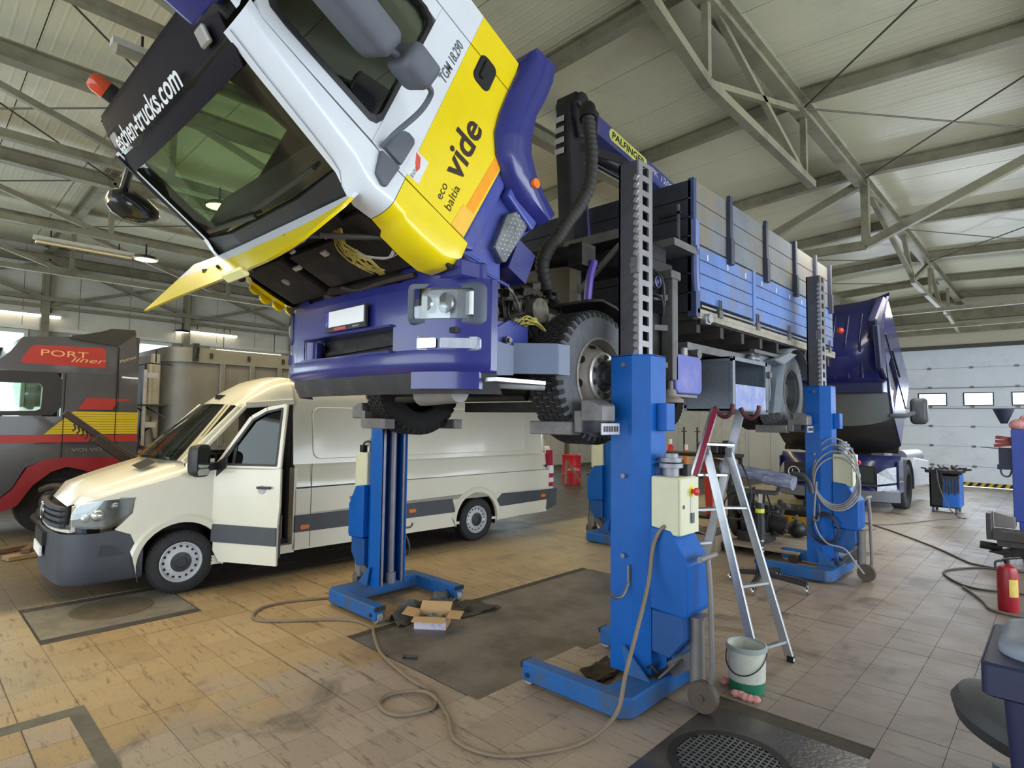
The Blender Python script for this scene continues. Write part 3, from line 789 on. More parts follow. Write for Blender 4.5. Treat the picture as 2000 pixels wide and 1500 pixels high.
for sx in (-1, 1):                              # returns along the sides
    x = TX0+sx*1.24
    bp.b(x-0.02 if sx > 0 else x, x if sx > 0 else x+0.02, 2.625, 2.68, 2.26, 2.85)
bumper = bp.build('bumper', TRBLUE, truck, smooth=50)
m = MB()                                        # intake lips and depth
yy = bump_y(-3.9)
m.b(AX0, AX1, yy+0.01, yy+0.16, 2.555, 2.57); m.b(AX0, AX1, yy+0.0, yy+0.16, 2.38, 2.395)
m.add([(AX1,bump_y(AX1)+0.01,2.39),(AX1,bump_y(AX1)+0.01,2.56),(AX1-0.09,yy+0.16,2.55),(AX1-0.09,yy+0.16,2.40)], [(0,1,2,3)])
m.add([(AX0,bump_y(AX0)+0.01,2.39),(AX0,bump_y(AX0)+0.01,2.56),(AX0+0.09,yy+0.16,2.55),(AX0+0.09,yy+0.16,2.40)], [(3,2,1,0)])
m.cyl((AX0+0.10,yy+0.06,2.39), (AX0+0.10,yy+0.06,2.53), 0.07, n=20)
m.build('air_intake', TRBLUE, bumper, smooth=30)
m = MB(); m.b(AX0, AX1, yy+0.17, yy+0.2, 2.36, 2.6); m.bar((AX0,yy+0.14,2.44), (AX1,yy+0.14,2.47), 0.02, 0.03); m.build('intake_back', GRIME, bumper, smooth=0)
# upper steps on the bumper
m = MB()
for x0, x1 in ((-5.05,-4.55), (-3.25,-2.72)):
    m.sheet([[(x0+(x1-x0)*k/6, bump_y(x0+(x1-x0)*k/6)+0.06, z) for k in range(7)] for z in (2.85, 2.97)], (0,0.04,0))
    m.b(x0+0.02, x1-0.02, 2.42, 2.62, 2.85, 2.965)
m.b(-4.5,-3.35,2.36,2.44,2.78,2.90)
m.build('step_panel', TRBLUE, bumper, smooth=30, bevel=0.012)
m = MB(); m.cyl((-3.38,2.42,2.9), (-3.38,2.42,3.0), 0.03); m.cyl((-4.42,2.42,2.9), (-4.42,2.42,3.0), 0.03); m.b(-3.5,-3.25,2.36,2.46,2.90,2.94); m.build('cab_mount', mat('mount_blue', (60,58,120), 0.3), bumper)
m = MB(); band(m, [(2.26,0.045),(2.20,0.05),(2.11,0.10)], t=0.06); m.build('lower_spoiler', mat('spoiler_black', (52,51,52), 0.7, var=0.2, dirt=(92,88,84), dirt_amt=0.4), bumper, smooth=40)
for x0, x1, mt in ((-3.1,-2.72, 'b'),):
    m = MB(); rs = [[(x0+(x1-x0)*k/6, bump_y(x0+(x1-x0)*k/6)+0.03, z) for k in range(7)] for z in (2.25, 2.14)]
    m.sheet(rs, (0,0.03,0)); m.build('corner_flap', TRBLUE, bumper)
def headlight(x0, x1, z0, z1, name):
    xm = lambda k, n=8: x0+(x1-x0)*k/n
    m = MB()
    n = 8
    # thick soft-edged grey surround
    outer = [(p[0], p[1]) for p in rrect(abs(x1-x0), z1-z0, 0.045, 4, (x0+x1)/2, (z0+z1)/2)]
    inner = [(p[0], p[1]) for p in rrect(abs(x1-x0)-0.09, z1-z0-0.085, 0.02, 4, (x0+x1)/2, (z0+z1)/2)]
    k = len(outer)
    A = [(x, bump_y(x)-0.002, z) for x, z in outer]; B = [(x, bump_y(x)-0.022, z) for x, z in [((a[0]*0.7+b_[0]*0.3),(a[1]*0.7+b_[1]*0.3)) for a, b_ in zip(outer, inner)]]
    Cc = [(x, bump_y(x)-0.014, z) for x, z in inner]; D = [(x, bump_y(x)+0.06, z) for x, z in inner]
    m.loft([A, B, Cc, D], True, False)
    h = m.build('headlight', mat('lamp_surround', (74,80,98), 0.4, var=0.08), bumper, smooth=50)
    qx = [x0+0.045*(1 if x1 > x0 else -1)+(x1-x0-0.09*(1 if x1 > x0 else -1))*q/6 for q in range(7)]
    m = MB(); m.loft([[(x, bump_y(x)-0.004, z) for x in qx] for z in (z0+0.04, z1-0.04)], False, False); m.build('lens', LENS, h, smooth=0)
    m = MB(); m.loft([[(x, bump_y(x)+0.055, z) for x in qx] for z in (z0+0.03, z1-0.03)], False, False)
    m.build('reflector', mat('lamp_back', (150,154,162), 0.3, 0.4, var=0.2), h, smooth=0)
    w_, zc = (x1-x0), (z0+z1)/2
    for fx, rr in ((0.28, 0.055), (0.55, 0.068)):
        x = x0+w_*fx; m = MB(); m.lathe([(rr,0.006),(rr*0.97,0.014),(rr*0.8,0.036),(rr*0.35,0.05),(0.020,0.046),(0.017,0.02),(0.001,0.014)], (x, bump_y(x), zc), 'Y', 24); m.build('lamp_bowl', LAMPG, h)
    x = x0+w_*0.82; m = MB(); m.b(x-0.028, x+0.028, bump_y(x)+0.004, bump_y(x)+0.03, zc-0.075, zc+0.075); m.build('indicator', mat('frosted_white', (226,230,230), 0.35), h, smooth=0)
headlight(-3.10, -2.68, 2.55, 2.83, 'right'); headlight(-4.70, -5.12, 2.55, 2.83, 'left')
def fog(x0, x1, z0, z1):
    pts = rrect(abs(x1-x0), z1-z0, 0.02, 3, (x0+x1)/2, (z0+z1)/2)
    m = MB(); m.prism(pts, 'Y', 0, 0.05); m.v = [Vector((v.x, v.y+bump_y(v.x)-0.016, v.z)) for v in m.v]
    f = m.build('fog_light', mat('fog_case', (150,156,172), 0.3, 0.3, var=0.1), bumper, smooth=0)
    xm = x0+(x1-x0)*0.42
    m = MB(); m.add([(x, bump_y(x)-0.019, z) for x, z in rrect(abs(xm-x0)-0.02, z1-z0-0.025, 0.01, 3, (x0+xm)/2, (z0+z1)/2)], [tuple(range(16))]); m.build('lens', LAMPG, f, smooth=0)
    m = MB(); m.add([(x, bump_y(x)-0.019, z) for x, z in rrect(abs(x1-xm)-0.02, z1-z0-0.025, 0.01, 3, (x1+xm)/2, (z0+z1)/2)], [tuple(range(16))]); m.build('indicator', mat('ribbed_clear', (176,180,196), 0.25, var=0.12, scale=2, stretch=(60,1,1)), f, smooth=0)
fog(-3.02, -2.70, 2.385, 2.475); fog(-4.78, -5.10, 2.385, 2.475)
m = MB(); x = -2.83; m.b(x-0.05, x+0.05, bump_y(x)-0.008, bump_y(x)+0.02, 2.495, 2.53); m.build('tow_socket', GRIME, bumper, smooth=0)
# number plate: white field (blanked in the picture), blue band, holder with print
def bq(x, z, off): return (x, bump_y(x)+off, z)
m = MB(); m.b(-4.02,-3.47,bump_y(-3.9)-0.03,bump_y(-3.9)-0.012,2.575,2.735); plate = m.build('plate_holder', BLACK, bumper, smooth=0)
m = MB(); m.b(-3.955,-3.49,bump_y(-3.9)-0.036,bump_y(-3.9)-0.03,2.61,2.725); m.build('number_plate', mat('plate_white', (246,246,246), 0.4, var=0.0), plate, smooth=0)
m = MB(); m.b(-4.0,-3.955,bump_y(-3.9)-0.036,bump_y(-3.9)-0.03,2.61,2.725); m.build('plate_band', mat('plate_blue', (60,50,170), 0.4), plate, smooth=0)
m = MB(); m.b(-3.88,-3.72,bump_y(-3.9)-0.034,bump_y(-3.9)-0.03,2.58,2.602); m.build('plate_print_strip', mat('plate_red', (190,70,80), 0.4), plate, smooth=0)
for p in (text('plate_letters', 'LT', TXW, frame((-3.978,bump_y(-3.9)-0.037,2.635),(1,0,0),(0,0,1)), 0.018, bumper),
          text('holder_print', '8.680-92.5', TXW, frame((-3.59,bump_y(-3.9)-0.031,2.592),(1,0,0),(0,0,1)), 0.014, bumper)): pass
# grey angle bracket between bumper and wheel
m = MB(); m.prism([(2.60,2.23),(2.90,2.25),(2.90,2.45),(2.60,2.48)], 'X', -2.74, -2.72); m.prism([(-2.74,2.90),(-2.72,2.90),(-2.50,3.10),(-2.51,3.13),(-2.50,3.24),(-2.53,3.24)], 'Z', 2.26, 2.47); m.b(-2.9,-2.72,2.60,2.62,2.23,2.48)
m.build('mudguard_bracket', mat('bracket_grey_blue', (104,114,140), 0.5, var=0.08), truck, smooth=0)
m = MB(); m.b(-2.8,-2.6,2.62,3.1,2.19,2.215); m.tube([(-3.0,2.6,2.2),(-2.7,2.75,2.17),(-2.62,3.1,2.17)], 0.02, sub=4); m.build('step_edge', ALU, truck)
m = MB(); m.b(-2.80,-2.77,2.6,2.68,2.4,2.9); m.prism([(2.70,2.45),(3.3,2.50),(3.3,2.66),(3.1,2.68),(2.95,2.60),(2.70,2.72)], 'X', -2.98, -2.95); m.b(-3.0,-2.97,2.55,3.3,2.45,2.66); m.build('blue_bracket', TRBLUEM, truck, smooth=0)
m = MB(); m.cyl((-2.95,3.05,2.52), (-2.91,3.05,2.52), 0.03); m.cyl((-2.91,3.05,2.52), (-2.89,3.05,2.52), 0.018); m.build('bolt', STEEL, truck)

# ---- the tipped cab, in its own frame: x across, a to the cab's back, b to its roof
CF = Matrix.Translation((0, 2.45, 2.9)) @ Matrix.Rotation(R(65), 4, 'X')
XS, XF = -2.78, -5.02            # near and far side
def CM(): return MB(CF)
m = CM()                          # shell: floor, back wall, roof, far side, front wall
m.b(XF, XS-0.02, -0.02, 1.66, 0.03, 0.09)
m.b(XF, XS-0.02, 1.62, 1.68, 0.05, 1.86)
m.b(XF, XS-0.02, 0.42, 1.68, 1.80, 1.86)
m.b(XF+0.03, XS-0.03, 0.02, 0.06, 0.0, 0.74)
cab = m.build('cab', mat('cab_frame_black', (30,29,29), 0.7, var=0.3, dirt=(60,52,46), dirt_amt=0.4), truck, smooth=0)
def side(poly, mt, name, x0=XS-0.035, x1=XS, parent=cab, **k):
    m = CM(); m.prism(poly, 'X', x0, x1); return m.build(name, mt, parent, smooth=0, **k)
# far side wall in black with its window open to the light
for poly in ([(0.02,0.0),(1.66,0.05),(1.66,0.80),(0.10,0.80)], [(1.42,0.80),(1.66,0.80),(1.66,1.8),(1.42,1.62)], [(0.10,0.80),(0.18,0.80),(0.36,1.58),(0.42,1.80),(0.22,1.5)], [(0.36,1.58),(1.42,1.62),(1.66,1.8),(0.42,1.80)]):
    side(poly, INTG, 'side_wall', XF, XF+0.04)
m = CM(); m.prism([(0.18,0.80),(1.42,0.80),(1.42,1.62),(0.36,1.58)], 'X', XF+0.01, XF+0.018); m.build('side_window', SIDEG, cab, smooth=0)
# near door: yellow below the livery line, white above, window opening
DG = [(0.20,0.06),(0.225,0.48),(0.24,0.775)]
side([(0.205,0.065),(0.235,0.59),(1.405,0.59),(1.41,0.17),(1.20,0.13),(0.98,0.10),(0.86,0.0)], CABY, 'door')
door_w = side([(0.235,0.592),(0.243,0.775),(0.262,0.86),(1.405,0.86),(1.405,0.592)], CABW, 'door_panel')
side([(0.262,0.862),(0.33,1.49),(0.345,1.60),(0.395,1.66),(0.49,1.66),(0.425,1.60),(0.405,1.50),(0.352,0.925),(0.37,0.885),(0.42,0.862)], CABW, 'door_frame')
side([(1.29,0.862),(1.405,0.862),(1.405,1.72),(0.49,1.72),(0.49,1.66),(1.24,1.66),(1.275,1.62),(1.30,0.95)], CABW, 'door_frame')
m = CM()                          # black window seal
ins = [(0.352,0.925),(0.405,1.50),(0.425,1.60),(0.49,1.66),(1.24,1.66),(1.275,1.62),(1.30,0.95),(1.27,0.885),(1.22,0.862),(0.42,0.862),(0.37,0.885)]
cxm, cym = 0.82, 1.26
inn = [(cxm+(p[0]-cxm)*0.93, cym+(p[1]-cym)*0.93) for p in ins]
k = len(ins)
m.add([(XS+0.006,*p) for p in ins]+[(XS+0.012,*p) for p in inn]+[(XS-0.03,*p) for p in inn]+[(XS-0.03,*p) for p in ins], [(i,(i+1)%k,k+(i+1)%k,k+i) for i in range(k)]+[(k+i,k+(i+1)%k,2*k+(i+1)%k,2*k+i) for i in range(k)]+[(2*k+i,2*k+(i+1)%k,3*k+(i+1)%k,3*k+i) for i in range(k)]+[(3*k+i,3*k+(i+1)%k,(i+1)%k,i) for i in range(k)])
m.build('window_seal', BLACK, cab, smooth=0)
m = CM(); m.prism(inn, 'X', XS-0.022, XS-0.016); m.build('side_window', glass_mat('open_side_glass', (0.80,0.84,0.78), 0.015), cab, smooth=0)
# quarter panel behind the door
side([(1.415,0.59),(1.415,1.72),(1.415,1.84),(1.68,1.84),(1.68,0.59)], CABW, 'quarter_panel'); side([(1.415,0.588),(1.68,0.588),(1.68,0.20),(1.42,0.17)], CABY, 'quarter_panel')
side([(0.42,1.725),(0.30,1.70),(0.34,1.84),(1.412,1.84),(1.412,1.725)], CABW, 'roof_rail')
# front corner with its round: white A pillar above, yellow corner below
def corner(stations, rad=0.16, n=7, far=False):
    """stations: b, side a (door gap), front a"""
    rs = []
    for b_, a1, a0, xi in stations:
        ring = [(XS, a1, b_)]
        for q in range(n+1):
            t = PI/2*q/n
            ring.append((XS-rad+rad*math.cos(t), a0+rad*0.55-rad*0.55*math.sin(t), b_))
        ring.append((xi, a0-0.005, b_))
        if far: ring = [(XS+XF-p[0], p[1], p[2]) for p in ring]
        rs.append(ring)
    return rs
white_st = [(0.592,0.228,-0.02,-2.96),(0.72,0.235,-0.03,-2.96),(0.79,0.238,-0.01,-2.95),(0.84,0.246,0.01,-2.94),(0.90,0.254,0.045,-2.90),(0.98,0.262,0.065,-2.885),(1.15,0.282,0.105,-2.88),(1.49,0.325,0.185,-2.88),(1.60,0.340,0.215,-2.88),(1.68,0.375,0.235,-2.88)]
yel_st = [(0.588,0.226,-0.02,-2.96),(0.50,0.222,-0.03,-2.97),(0.48,0.220,-0.055,-2.99),(0.30,0.212,-0.07,-3.0),(0.15,0.204,-0.07,-3.0),(0.05,0.198,-0.04,-2.98),(0.02,0.194,-0.0,-2.95)]
for far in (False, True):
    m = CM(); rs = corner(white_st, far=far); m.loft(rs, False, False); m.build('corner_pillar', CABW, cab, smooth=50)
    m = CM(); rs = corner(yel_st, far=far); m.loft(rs, False, False); m.build('corner_panel', CABY, cab, smooth=50)
# ribs of the far corner panel seen from inside
for k, (a_, b_) in enumerate(((-0.005,0.40),(-0.03,0.29),(-0.02,0.17),(0.0,0.05))):
    m = CM(); m.lathe([(0.052,0.0),(0.05,-0.02),(0.001,-0.025)], (0,0,0), 'X', 14); m.v = [CF @ Matrix.Translation((-4.93-0.0*k, a_-0.05, b_)) @ Matrix.Rotation(R(35),4,'Z') @ (CF.inverted() @ v) for v in m.v]
    m.build('corner_recess', CABY, cab)
# blue roof corner
m = CM(); m.b(-3.2, XS-0.005, 0.30, 0.60, 1.75, 1.98); m.build('roof_spoiler', TRBLUE, cab, bevel=0.05, seg=3, smooth=40)
# windscreen, black frit and lower trim
m = CM(); m.add([(-2.90,0.075,0.92),(-2.90,0.235,1.66),(-4.90,0.235,1.66),(-4.90,0.075,0.92),(-3.4,0.02,0.90),(-3.4,0.175,1.66),(-4.4,0.02,0.90),(-4.4,0.175,1.66)], [(0,1,5,4),(4,5,7,6),(6,7,2,3)])
ws = m.build('windscreen', WSG, cab, smooth=60)
m = CM()
m.sheet([[(-2.94,0.0,0.74),(-3.4,-0.03,0.74),(-4.4,-0.03,0.74),(-4.86,0.0,0.74)], [(-2.89,0.065,0.91),(-3.4,0.01,0.88),(-4.4,0.01,0.88),(-4.91,0.065,0.91)]], (0,0.03,0)); m.build('cowl', BLACK, cab, smooth=0)
m = CM(); m.bar((-3.05,0.045,0.98), (-3.9,0.02,0.95), 0.02, 0.025); m.bar((-3.9,-0.005,0.92), (-4.6,0.0,0.98), 0.02, 0.025); m.build('wiper', BLACK, cab, smooth=0)
m = CM(); m.bar((-4.90,0.068,0.92), (-4.90,0.230,1.66), 0.03, 0.05); m.build('pillar_seal', BLACK, cab, smooth=0)
# sun visor with its lettering
VIS = mat('visor_smoked', (24,19,27), 0.6, var=0.15, spec=0.12)
m = CM(); rows = []
for b_, a_ in ((1.535,0.14),(1.60,0.165),(1.72,0.24),(1.84,0.335),(1.875,0.37)):
    bow = lambda x: -0.09*(1-((x-TX0)/1.05)**2)+0.09
    e = 0.0 if 1.58 < b_ < 1.85 else 0.03
    rows.append([(x, a_+bow(x)*0.9-0.03, b_) for x in [-2.93-e-(2.04-2*e)*q/12 for q in range(13)]])
m.sheet(rows, (0,0.012,0.0)); visor = m.build('sun_visor', VIS, cab, smooth=50)
vdir = Vector((0, 0.21, 0.31)).normalized()
tf = CF @ frame((-4.06, 0.198-0.020, 1.715), (1,0,0), (0,vdir.y,vdir.z))
o = text('visor_lettering', 'eschen-trucks.com', TXW, tf, 0.125, cab, width=1.28, bold=0.018)
iv = CF.inverted() @ WORLD[cab]
for v in o.data.vertices:
    q = iv @ v.co; q.y += (lambda x: -0.09*(1-((x-TX0)/1.05)**2)+0.09)(q.x)*0.9-0.016; v.co = iv.inverted() @ q
for x in (-3.08, -4.72):
    m = CM(); m.cb((x,0.235,1.73), (0.10,0.03,0.09), (-33,0,0)); m.build('marker_lamp', mat('lamp_smoke', (150,146,140), 0.2), cab, smooth=0, bevel=0.01)
m = CM(); m.lathe([(0.001,2.04),(0.045,2.035),(0.062,2.0),(0.065,1.93)], (-4.62,0.45,0), 'Z', 20); bc = m.build('beacon', mat('amber_red', (196,72,40), 0.15, var=0.1), cab)
m = CM(); m.cyl((-4.62,0.45,1.84), (-4.62,0.45,1.93), 0.062, n=20); m.build('beacon_base', BLACK, cab)
# raised front flap, white strip at its hinge, yellow face
hx = [-2.85-2.15*k/18 for k in range(19)]
def flap_row(d, drop=0.0):
    out = []
    for x in hx:
        e = abs((x-TX0)/1.05); rr = e**6
        L_ = d*(1-0.75*rr if x > TX0 else 1.0+0.14*rr)
        a_ = -0.03-0.935*L_; b_ = 0.79+0.22*L_
        if x < TX0: b_ += 0.02*rr; 
        out.append((x-(0.22*rr if x < TX0 else 0), a_, b_))
    return out
m = CM(); m.sheet([flap_row(0.0), flap_row(0.17)], (0,0.012,-0.024)); flap = m.build('front_flap', CABW, cab, smooth=40)
m = CM(); m.sheet([flap_row(0.172), flap_row(0.32), flap_row(0.45), flap_row(0.50)], (0,0.012,-0.024)); m.build('flap_face', CABY, cab, smooth=40)
m = CM()
m.sheet([[(p[0],p[1]+0.03,p[2]-0.035) for p in flap_row(0.1)[2:-1]], [(p[0],p[1]+0.03,p[2]-0.035) for p in flap_row(0.46)[2:-1]]], (0,0.01,-0.015))
m.build('flap_lining', mat('flap_inner', (126,120,124), 0.6, var=0.2, dirt=(60,58,60), dirt_amt=0.4), cab, smooth=0)
m = CM(); m.cb((-3.75,-0.49,0.885), (0.30,0.03,0.07), (-12,0,0)); m.build('flap_latch', mat('latch_pale', (236,230,160), 0.4), cab, bevel=0.01, smooth=0)
m = CM(); m.cyl((-3.45,-0.22,0.83), (-3.05,0.0,0.42), 0.012); m.cyl((-3.3,-0.14,0.69), (-3.02,0.0,0.40), 0.018); m.cyl((-4.7,-0.25,0.86), (-4.6,0.0,0.5), 0.014); m.build('gas_strut', mat('strut_grey', (96,94,94), 0.4, 0.4), cab)
m = CM(); m.tube([(-4.3,-0.3,0.88),(-4.32,-0.31,0.78),(-4.30,-0.28,0.72)], 0.012, sub=4); m.sph((-4.30,-0.28,0.70), 0.03); m.build('cable_plug', BLACK, cab)
# front compartment behind the flap
FRONTB = mat('compartment_black', (36,33,32), 0.75, var=0.35, scale=6, dirt=(74,62,54), dirt_amt=0.45, dscale=4)
for (x0,x1,a0,a1,b0,b1) in ((-4.75,-4.15,-0.06,0.02,0.12,0.58), (-4.05,-3.45,-0.05,0.02,0.18,0.56), (-3.4,-2.98,-0.03,0.02,0.15,0.66), (-4.9,-3.0,-0.02,0.03,0.0,0.10), (-4.6,-3.2,-0.04,0.02,0.62,0.72)):
    m = CM(); m.b(x0,x1,a0,a1,b0,b1); m.build('compartment_cover', FRONTB, cab, bevel=0.02, seg=2, smooth=30)
m = CM(); m.cyl((-4.4,-0.075,0.38), (-4.4,-0.06,0.38), 0.035, n=18); m.build('vent_cap', mat('pale_grey', (150,146,142), 0.5), cab)
m = CM(); m.bar((-4.9,-0.07,0.08), (-3.5,-0.09,0.04), 0.03, 0.03); m.tube([(-4.2,-0.06,0.12),(-4.0,-0.09,0.06),(-3.7,-0.1,0.02),(-3.5,-0.08,0.06)], 0.03, sub=4); m.tube([(-3.9,-0.06,0.16),(-3.7,-0.09,0.12),(-3.4,-0.09,0.14),(-3.1,-0.05,0.10)], 0.02, sub=4); m.bar((-4.1,-0.06,0.16), (-3.6,-0.07,0.10), 0.05, 0.03)
m.build('pipe', mat('brown_grime', (70,58,52), 0.6, 0.2, var=0.3), cab)
for (x, b_, w_, h_) in ((-3.62,0.50,0.055,0.045), (-3.9,0.60,0.05,0.02), (-4.08,0.46,0.09,0.035), (-3.42,0.62,0.03,0.035)):
    m = CM(); m.b(x-w_/2, x+w_/2, -0.068, -0.05, b_-h_/2, b_+h_/2); m.build('sticker', mat('label_white', (200,198,192), 0.5), cab, smooth=0)
rng = random.Random(3)
m = CM()
for k in range(16):
    x = -3.30+rng.uniform(-0.05,0.05)
    m.tube([(x,-0.02,0.62),(x-0.02,-0.07-0.03*rng.random(),0.55),(x+rng.uniform(-0.10,0.06),-0.10,0.46),(x+rng.uniform(-0.05,0.1),-0.12,0.38),(x+rng.uniform(-0.05,0.05),-0.10,0.27-0.05*rng.random())], 0.005, n=5, sub=4)
m.build('wire_bundle', mat('yellow_cable', (190,170,84), 0.55, var=0.3), cab)
m = CM()
for k in range(8): m.tube([(-3.3+rng.uniform(-0.04,0.04),-0.08,0.46),(-3.2,-0.12,0.42+0.02*rng.random()),(-3.08+rng.uniform(-0.03,0.03),-0.10,0.34),(-3.02,-0.06,0.33+rng.uniform(-0.02,0.04))], 0.0045, n=5, sub=4)
m.build('wire_bundle', mat('white_cable', (176,170,164), 0.55), cab)
# interior
m = CM(); m.b(-4.9,-2.95,0.12,0.46,0.55,0.96); m.b(-3.6,-2.95,0.35,0.50,0.60,0.92); m.build('dashboard', INT, cab, bevel=0.04, seg=2, smooth=30)
m = CM(); m.tube([(-3.25+0.21*math.cos(a),0.62+0.21*math.sin(a)*0.75,0.95+0.21*math.sin(a)*0.5) for a in [2*PI*q/20 for q in range(20)]], 0.016, closed=True); m.bar((-3.25,0.62,0.95), (-3.25,0.50,0.85), 0.05, 0.05); m.bar((-3.45,0.62,0.95), (-3.05,0.62,0.95), 0.04, 0.02); m.build('steering_wheel', BLACK, cab)
for x in (-3.3, -4.5):
    m = CM(); m.b(x-0.25,x+0.25,0.80,1.28,0.45,0.60); m.prism([(1.2,0.58),(1.34,0.58),(1.46,1.25),(1.36,1.25)], 'X', x-0.24, x+0.24); m.b(x-0.12,x+0.12,1.40,1.48,1.27,1.48); m.build('seat', INT, cab, bevel=0.04, seg=2, smooth=30)
m = CM(); m.b(-4.9,-2.9,0.3,0.9,1.70,1.78); m.b(-4.9,-2.9,1.55,1.6,0.9,1.7); m.build('headlining', INTG, cab, smooth=0)
m = CM(); m.prism([(0.37,0.90),(0.42,1.10),(0.56,1.10),(0.62,0.90)], 'X', -2.80, -2.77); m.build('quarter_mirror', mat('dark_pane', (24,26,30), 0.15), cab, smooth=0, bevel=0.01)
# mirrors
def pod(c, w, h, d, rot, nm):
    m = MB(CF @ Matrix.Translation(c) @ Euler([R(q) for q in rot]).to_matrix().to_4x4())
    rs = []
    for k, (y, s) in enumerate(((-d/2,0.70),(-d/2+0.012,0.88),(-d*0.25,0.98),(d*0.35,1.0),(d/2,0.95))):
        rs.append([(p[0]*s, y, p[1]*s) for p in rrect(w, h, min(w,h)*0.2, 4)])
    m.loft(rs); o = m.build('mirror', GREYPL, cab, smooth=60)
    m = MB(CF @ Matrix.Translation(c) @ Euler([R(q) for q in rot]).to_matrix().to_4x4()); m.add([(p[0],d/2+0.001,p[1]) for p in rrect(w*0.86, h*0.88, min(w,h)*0.2, 4)], [tuple(range(20))]); m.build('mirror', mat('mirror_glass', (170,175,180), 0.05, 1.0), cab, smooth=0)
pod((-2.46,0.50,1.36), 0.26, 0.50, 0.16, (0,8,-20), 'big'); pod((-2.48,0.57,0.955), 0.23, 0.20, 0.15, (0,8,-20), 'small')
m = CM(); m.tube([(-2.50,0.57,0.87),(-2.50,0.585,0.82),(-2.53,0.585,0.78),(-2.60,0.50,0.765),(-2.68,0.34,0.80),(-2.76,0.27,0.80)], 0.016, sub=5); m.cyl((-2.47,0.54,1.05), (-2.47,0.52,1.12), 0.018); m.build('mirror_arm', GREYPL, cab)
m = CM(); m.prism([(p[0],p[1]) for p in [(0.275,0.815),(0.46,0.735),(0.475,0.70),(0.47,0.655),(0.44,0.64),(0.26,0.655)]], 'X', XS, XS+0.03); m.build('mirror_base', GREYPL, cab, bevel=0.012, seg=2, smooth=30)
m = CM(); m.prism([(0.245,0.80),(0.245,0.655),(0.085,0.675),(0.07,0.70),(0.105,0.765)], 'X', XS-0.02, XS+0.03); m.build('mirror_base', GREYPL, cab, bevel=0.012, seg=2, smooth=30)
m = CM(); m.tube([(-5.02,0.25,1.56),(-5.2,0.20,1.52),(-5.28,0.16,1.50)], 0.03, sub=3); m.build('mirror_arm', BLACK, cab)
m = MB(CF @ Matrix.Translation((-5.3,0.10,1.42)) @ Euler((0.3,0,0.5)).to_matrix().to_4x4()); m.lathe([(0.001,-0.24),(0.06,-0.20),(0.105,-0.10),(0.12,0.0),(0.10,0.09),(0.06,0.14),(0.001,0.15)],(0,0,0),'Z',18); m.build('mirror', mat('mirror_gloss_black', (30,31,34), 0.2, coat=0.4), cab)
# handle, sticker, livery marks on the near side
def sidetext(nm, s, a_, b_, h, w, mt, ang=0, bold=0.0, shear=0.0, space=1.0):
    c, s_ = math.cos(R(ang)), math.sin(R(ang))
    return text(nm, s, mt, CF @ frame((XS+0.001, a_, b_), (0,c,s_), (0,-s_,c)), h, cab, width=w, bold=bold, shear=shear, space=space)
sidetext('livery_lettering', 'vide', 0.73, 0.335, 0.175, 0.47, TXT, 0, 0.02)
sidetext('livery_lettering', 'eco', 0.355, 0.335, 0.055, 0.12, TXT); sidetext('livery_lettering', 'baltia', 0.375, 0.258, 0.058, 0.19, TXT)
sidetext('model_lettering', 'TGM 18.290', 1.16, 0.655, 0.062, 0.35, TXG, 0, 0.012, 0.12)
m = CM(); m.prism([(0.215,0.085),(0.225,0.16),(0.93,0.075),(0.90,0.005)], 'X', XS, XS+0.002); m.build('reflective_strip', ORANGE, cab, smooth=0)
m = CM(); m.prism([(0.205,0.07),(0.215,0.19),(0.40,0.165),(0.40,0.05)], 'X', XS-0.001, XS+0.003); m.build('side_reflector', mat('clear_orange', (244,190,70), 0.3), cab, smooth=0)
m = CM(); m.prism(rrect(0.23, 0.16, 0.05, 4, 1.335, 0.41), 'X', XS-0.01, XS+0.012); hd = m.build('door_handle', BLACK, cab, bevel=0.008, smooth=30)
m = CM(); m.cb((XS+0.02,1.34,0.43), (0.02,0.15,0.04)); m.build('door_handle_grip', BLACK, cab, bevel=0.006, smooth=30)
m = CM(); m.prism([(0.265,0.62),(0.265,0.50),(0.44,0.50),(0.44,0.62)], 'X', XS, XS+0.001); stk = m.build('sticker', mat('sticker_white', (225,226,230), 0.4), cab, smooth=0)
m = CM(); m.prism([(0.32,0.545),(0.36,0.575),(0.43,0.60),(0.42,0.56),(0.36,0.535)], 'X', XS+0.001, XS+0.002); m.build('sticker_mark', mat('sticker_red', (222,86,64), 0.4), cab, smooth=0)
sidetext('sticker_lettering', 'Esha', 0.31, 0.56, 0.024, 0.08, TXG)
# blue front mudguard and entry steps
arch_o = [(1.83,0.17),(1.95,-0.08),(1.80,-0.12),(1.62,-0.115),(1.42,-0.095),(1.25,-0.12),(1.13,-0.17),(1.03,-0.28),(0.955,-0.42),(0.91,-0.54)]
arch_i = [(1.80,0.18),(1.70,0.185),(1.55,0.19),(1.36,0.195),(1.18,0.19),(1.03,0.165),(0.90,0.085),(0.82,-0.04),(0.75,-0.2),(0.74,-0.48)]
m = CM(); rs = []
for (ao, ai) in zip(arch_o, arch_i):
    rs.append([(XS-0.26,*ao),(XS-0.03,*ao),(XS+0.07,ao[0]*0.9+ai[0]*0.1,ao[1]*0.9+ai[1]*0.1),(XS+0.10,ao[0]*0.65+ai[0]*0.35,ao[1]*0.65+ai[1]*0.35),(XS+0.095,ao[0]*0.25+ai[0]*0.75,ao[1]*0.25+ai[1]*0.75),(XS+0.02,*ai),(XS-0.26,*ai)])
m.loft(rs, True, True); m.build('front_mudguard', TRBLUE, cab, smooth=45)
m = CM(); m.cyl((XS+0.095,0.90,-0.24), (XS+0.125,0.90,-0.24), 0.035, n=20); m.build('side_marker', mat('amber_lens', (236,120,30), 0.25), cab)
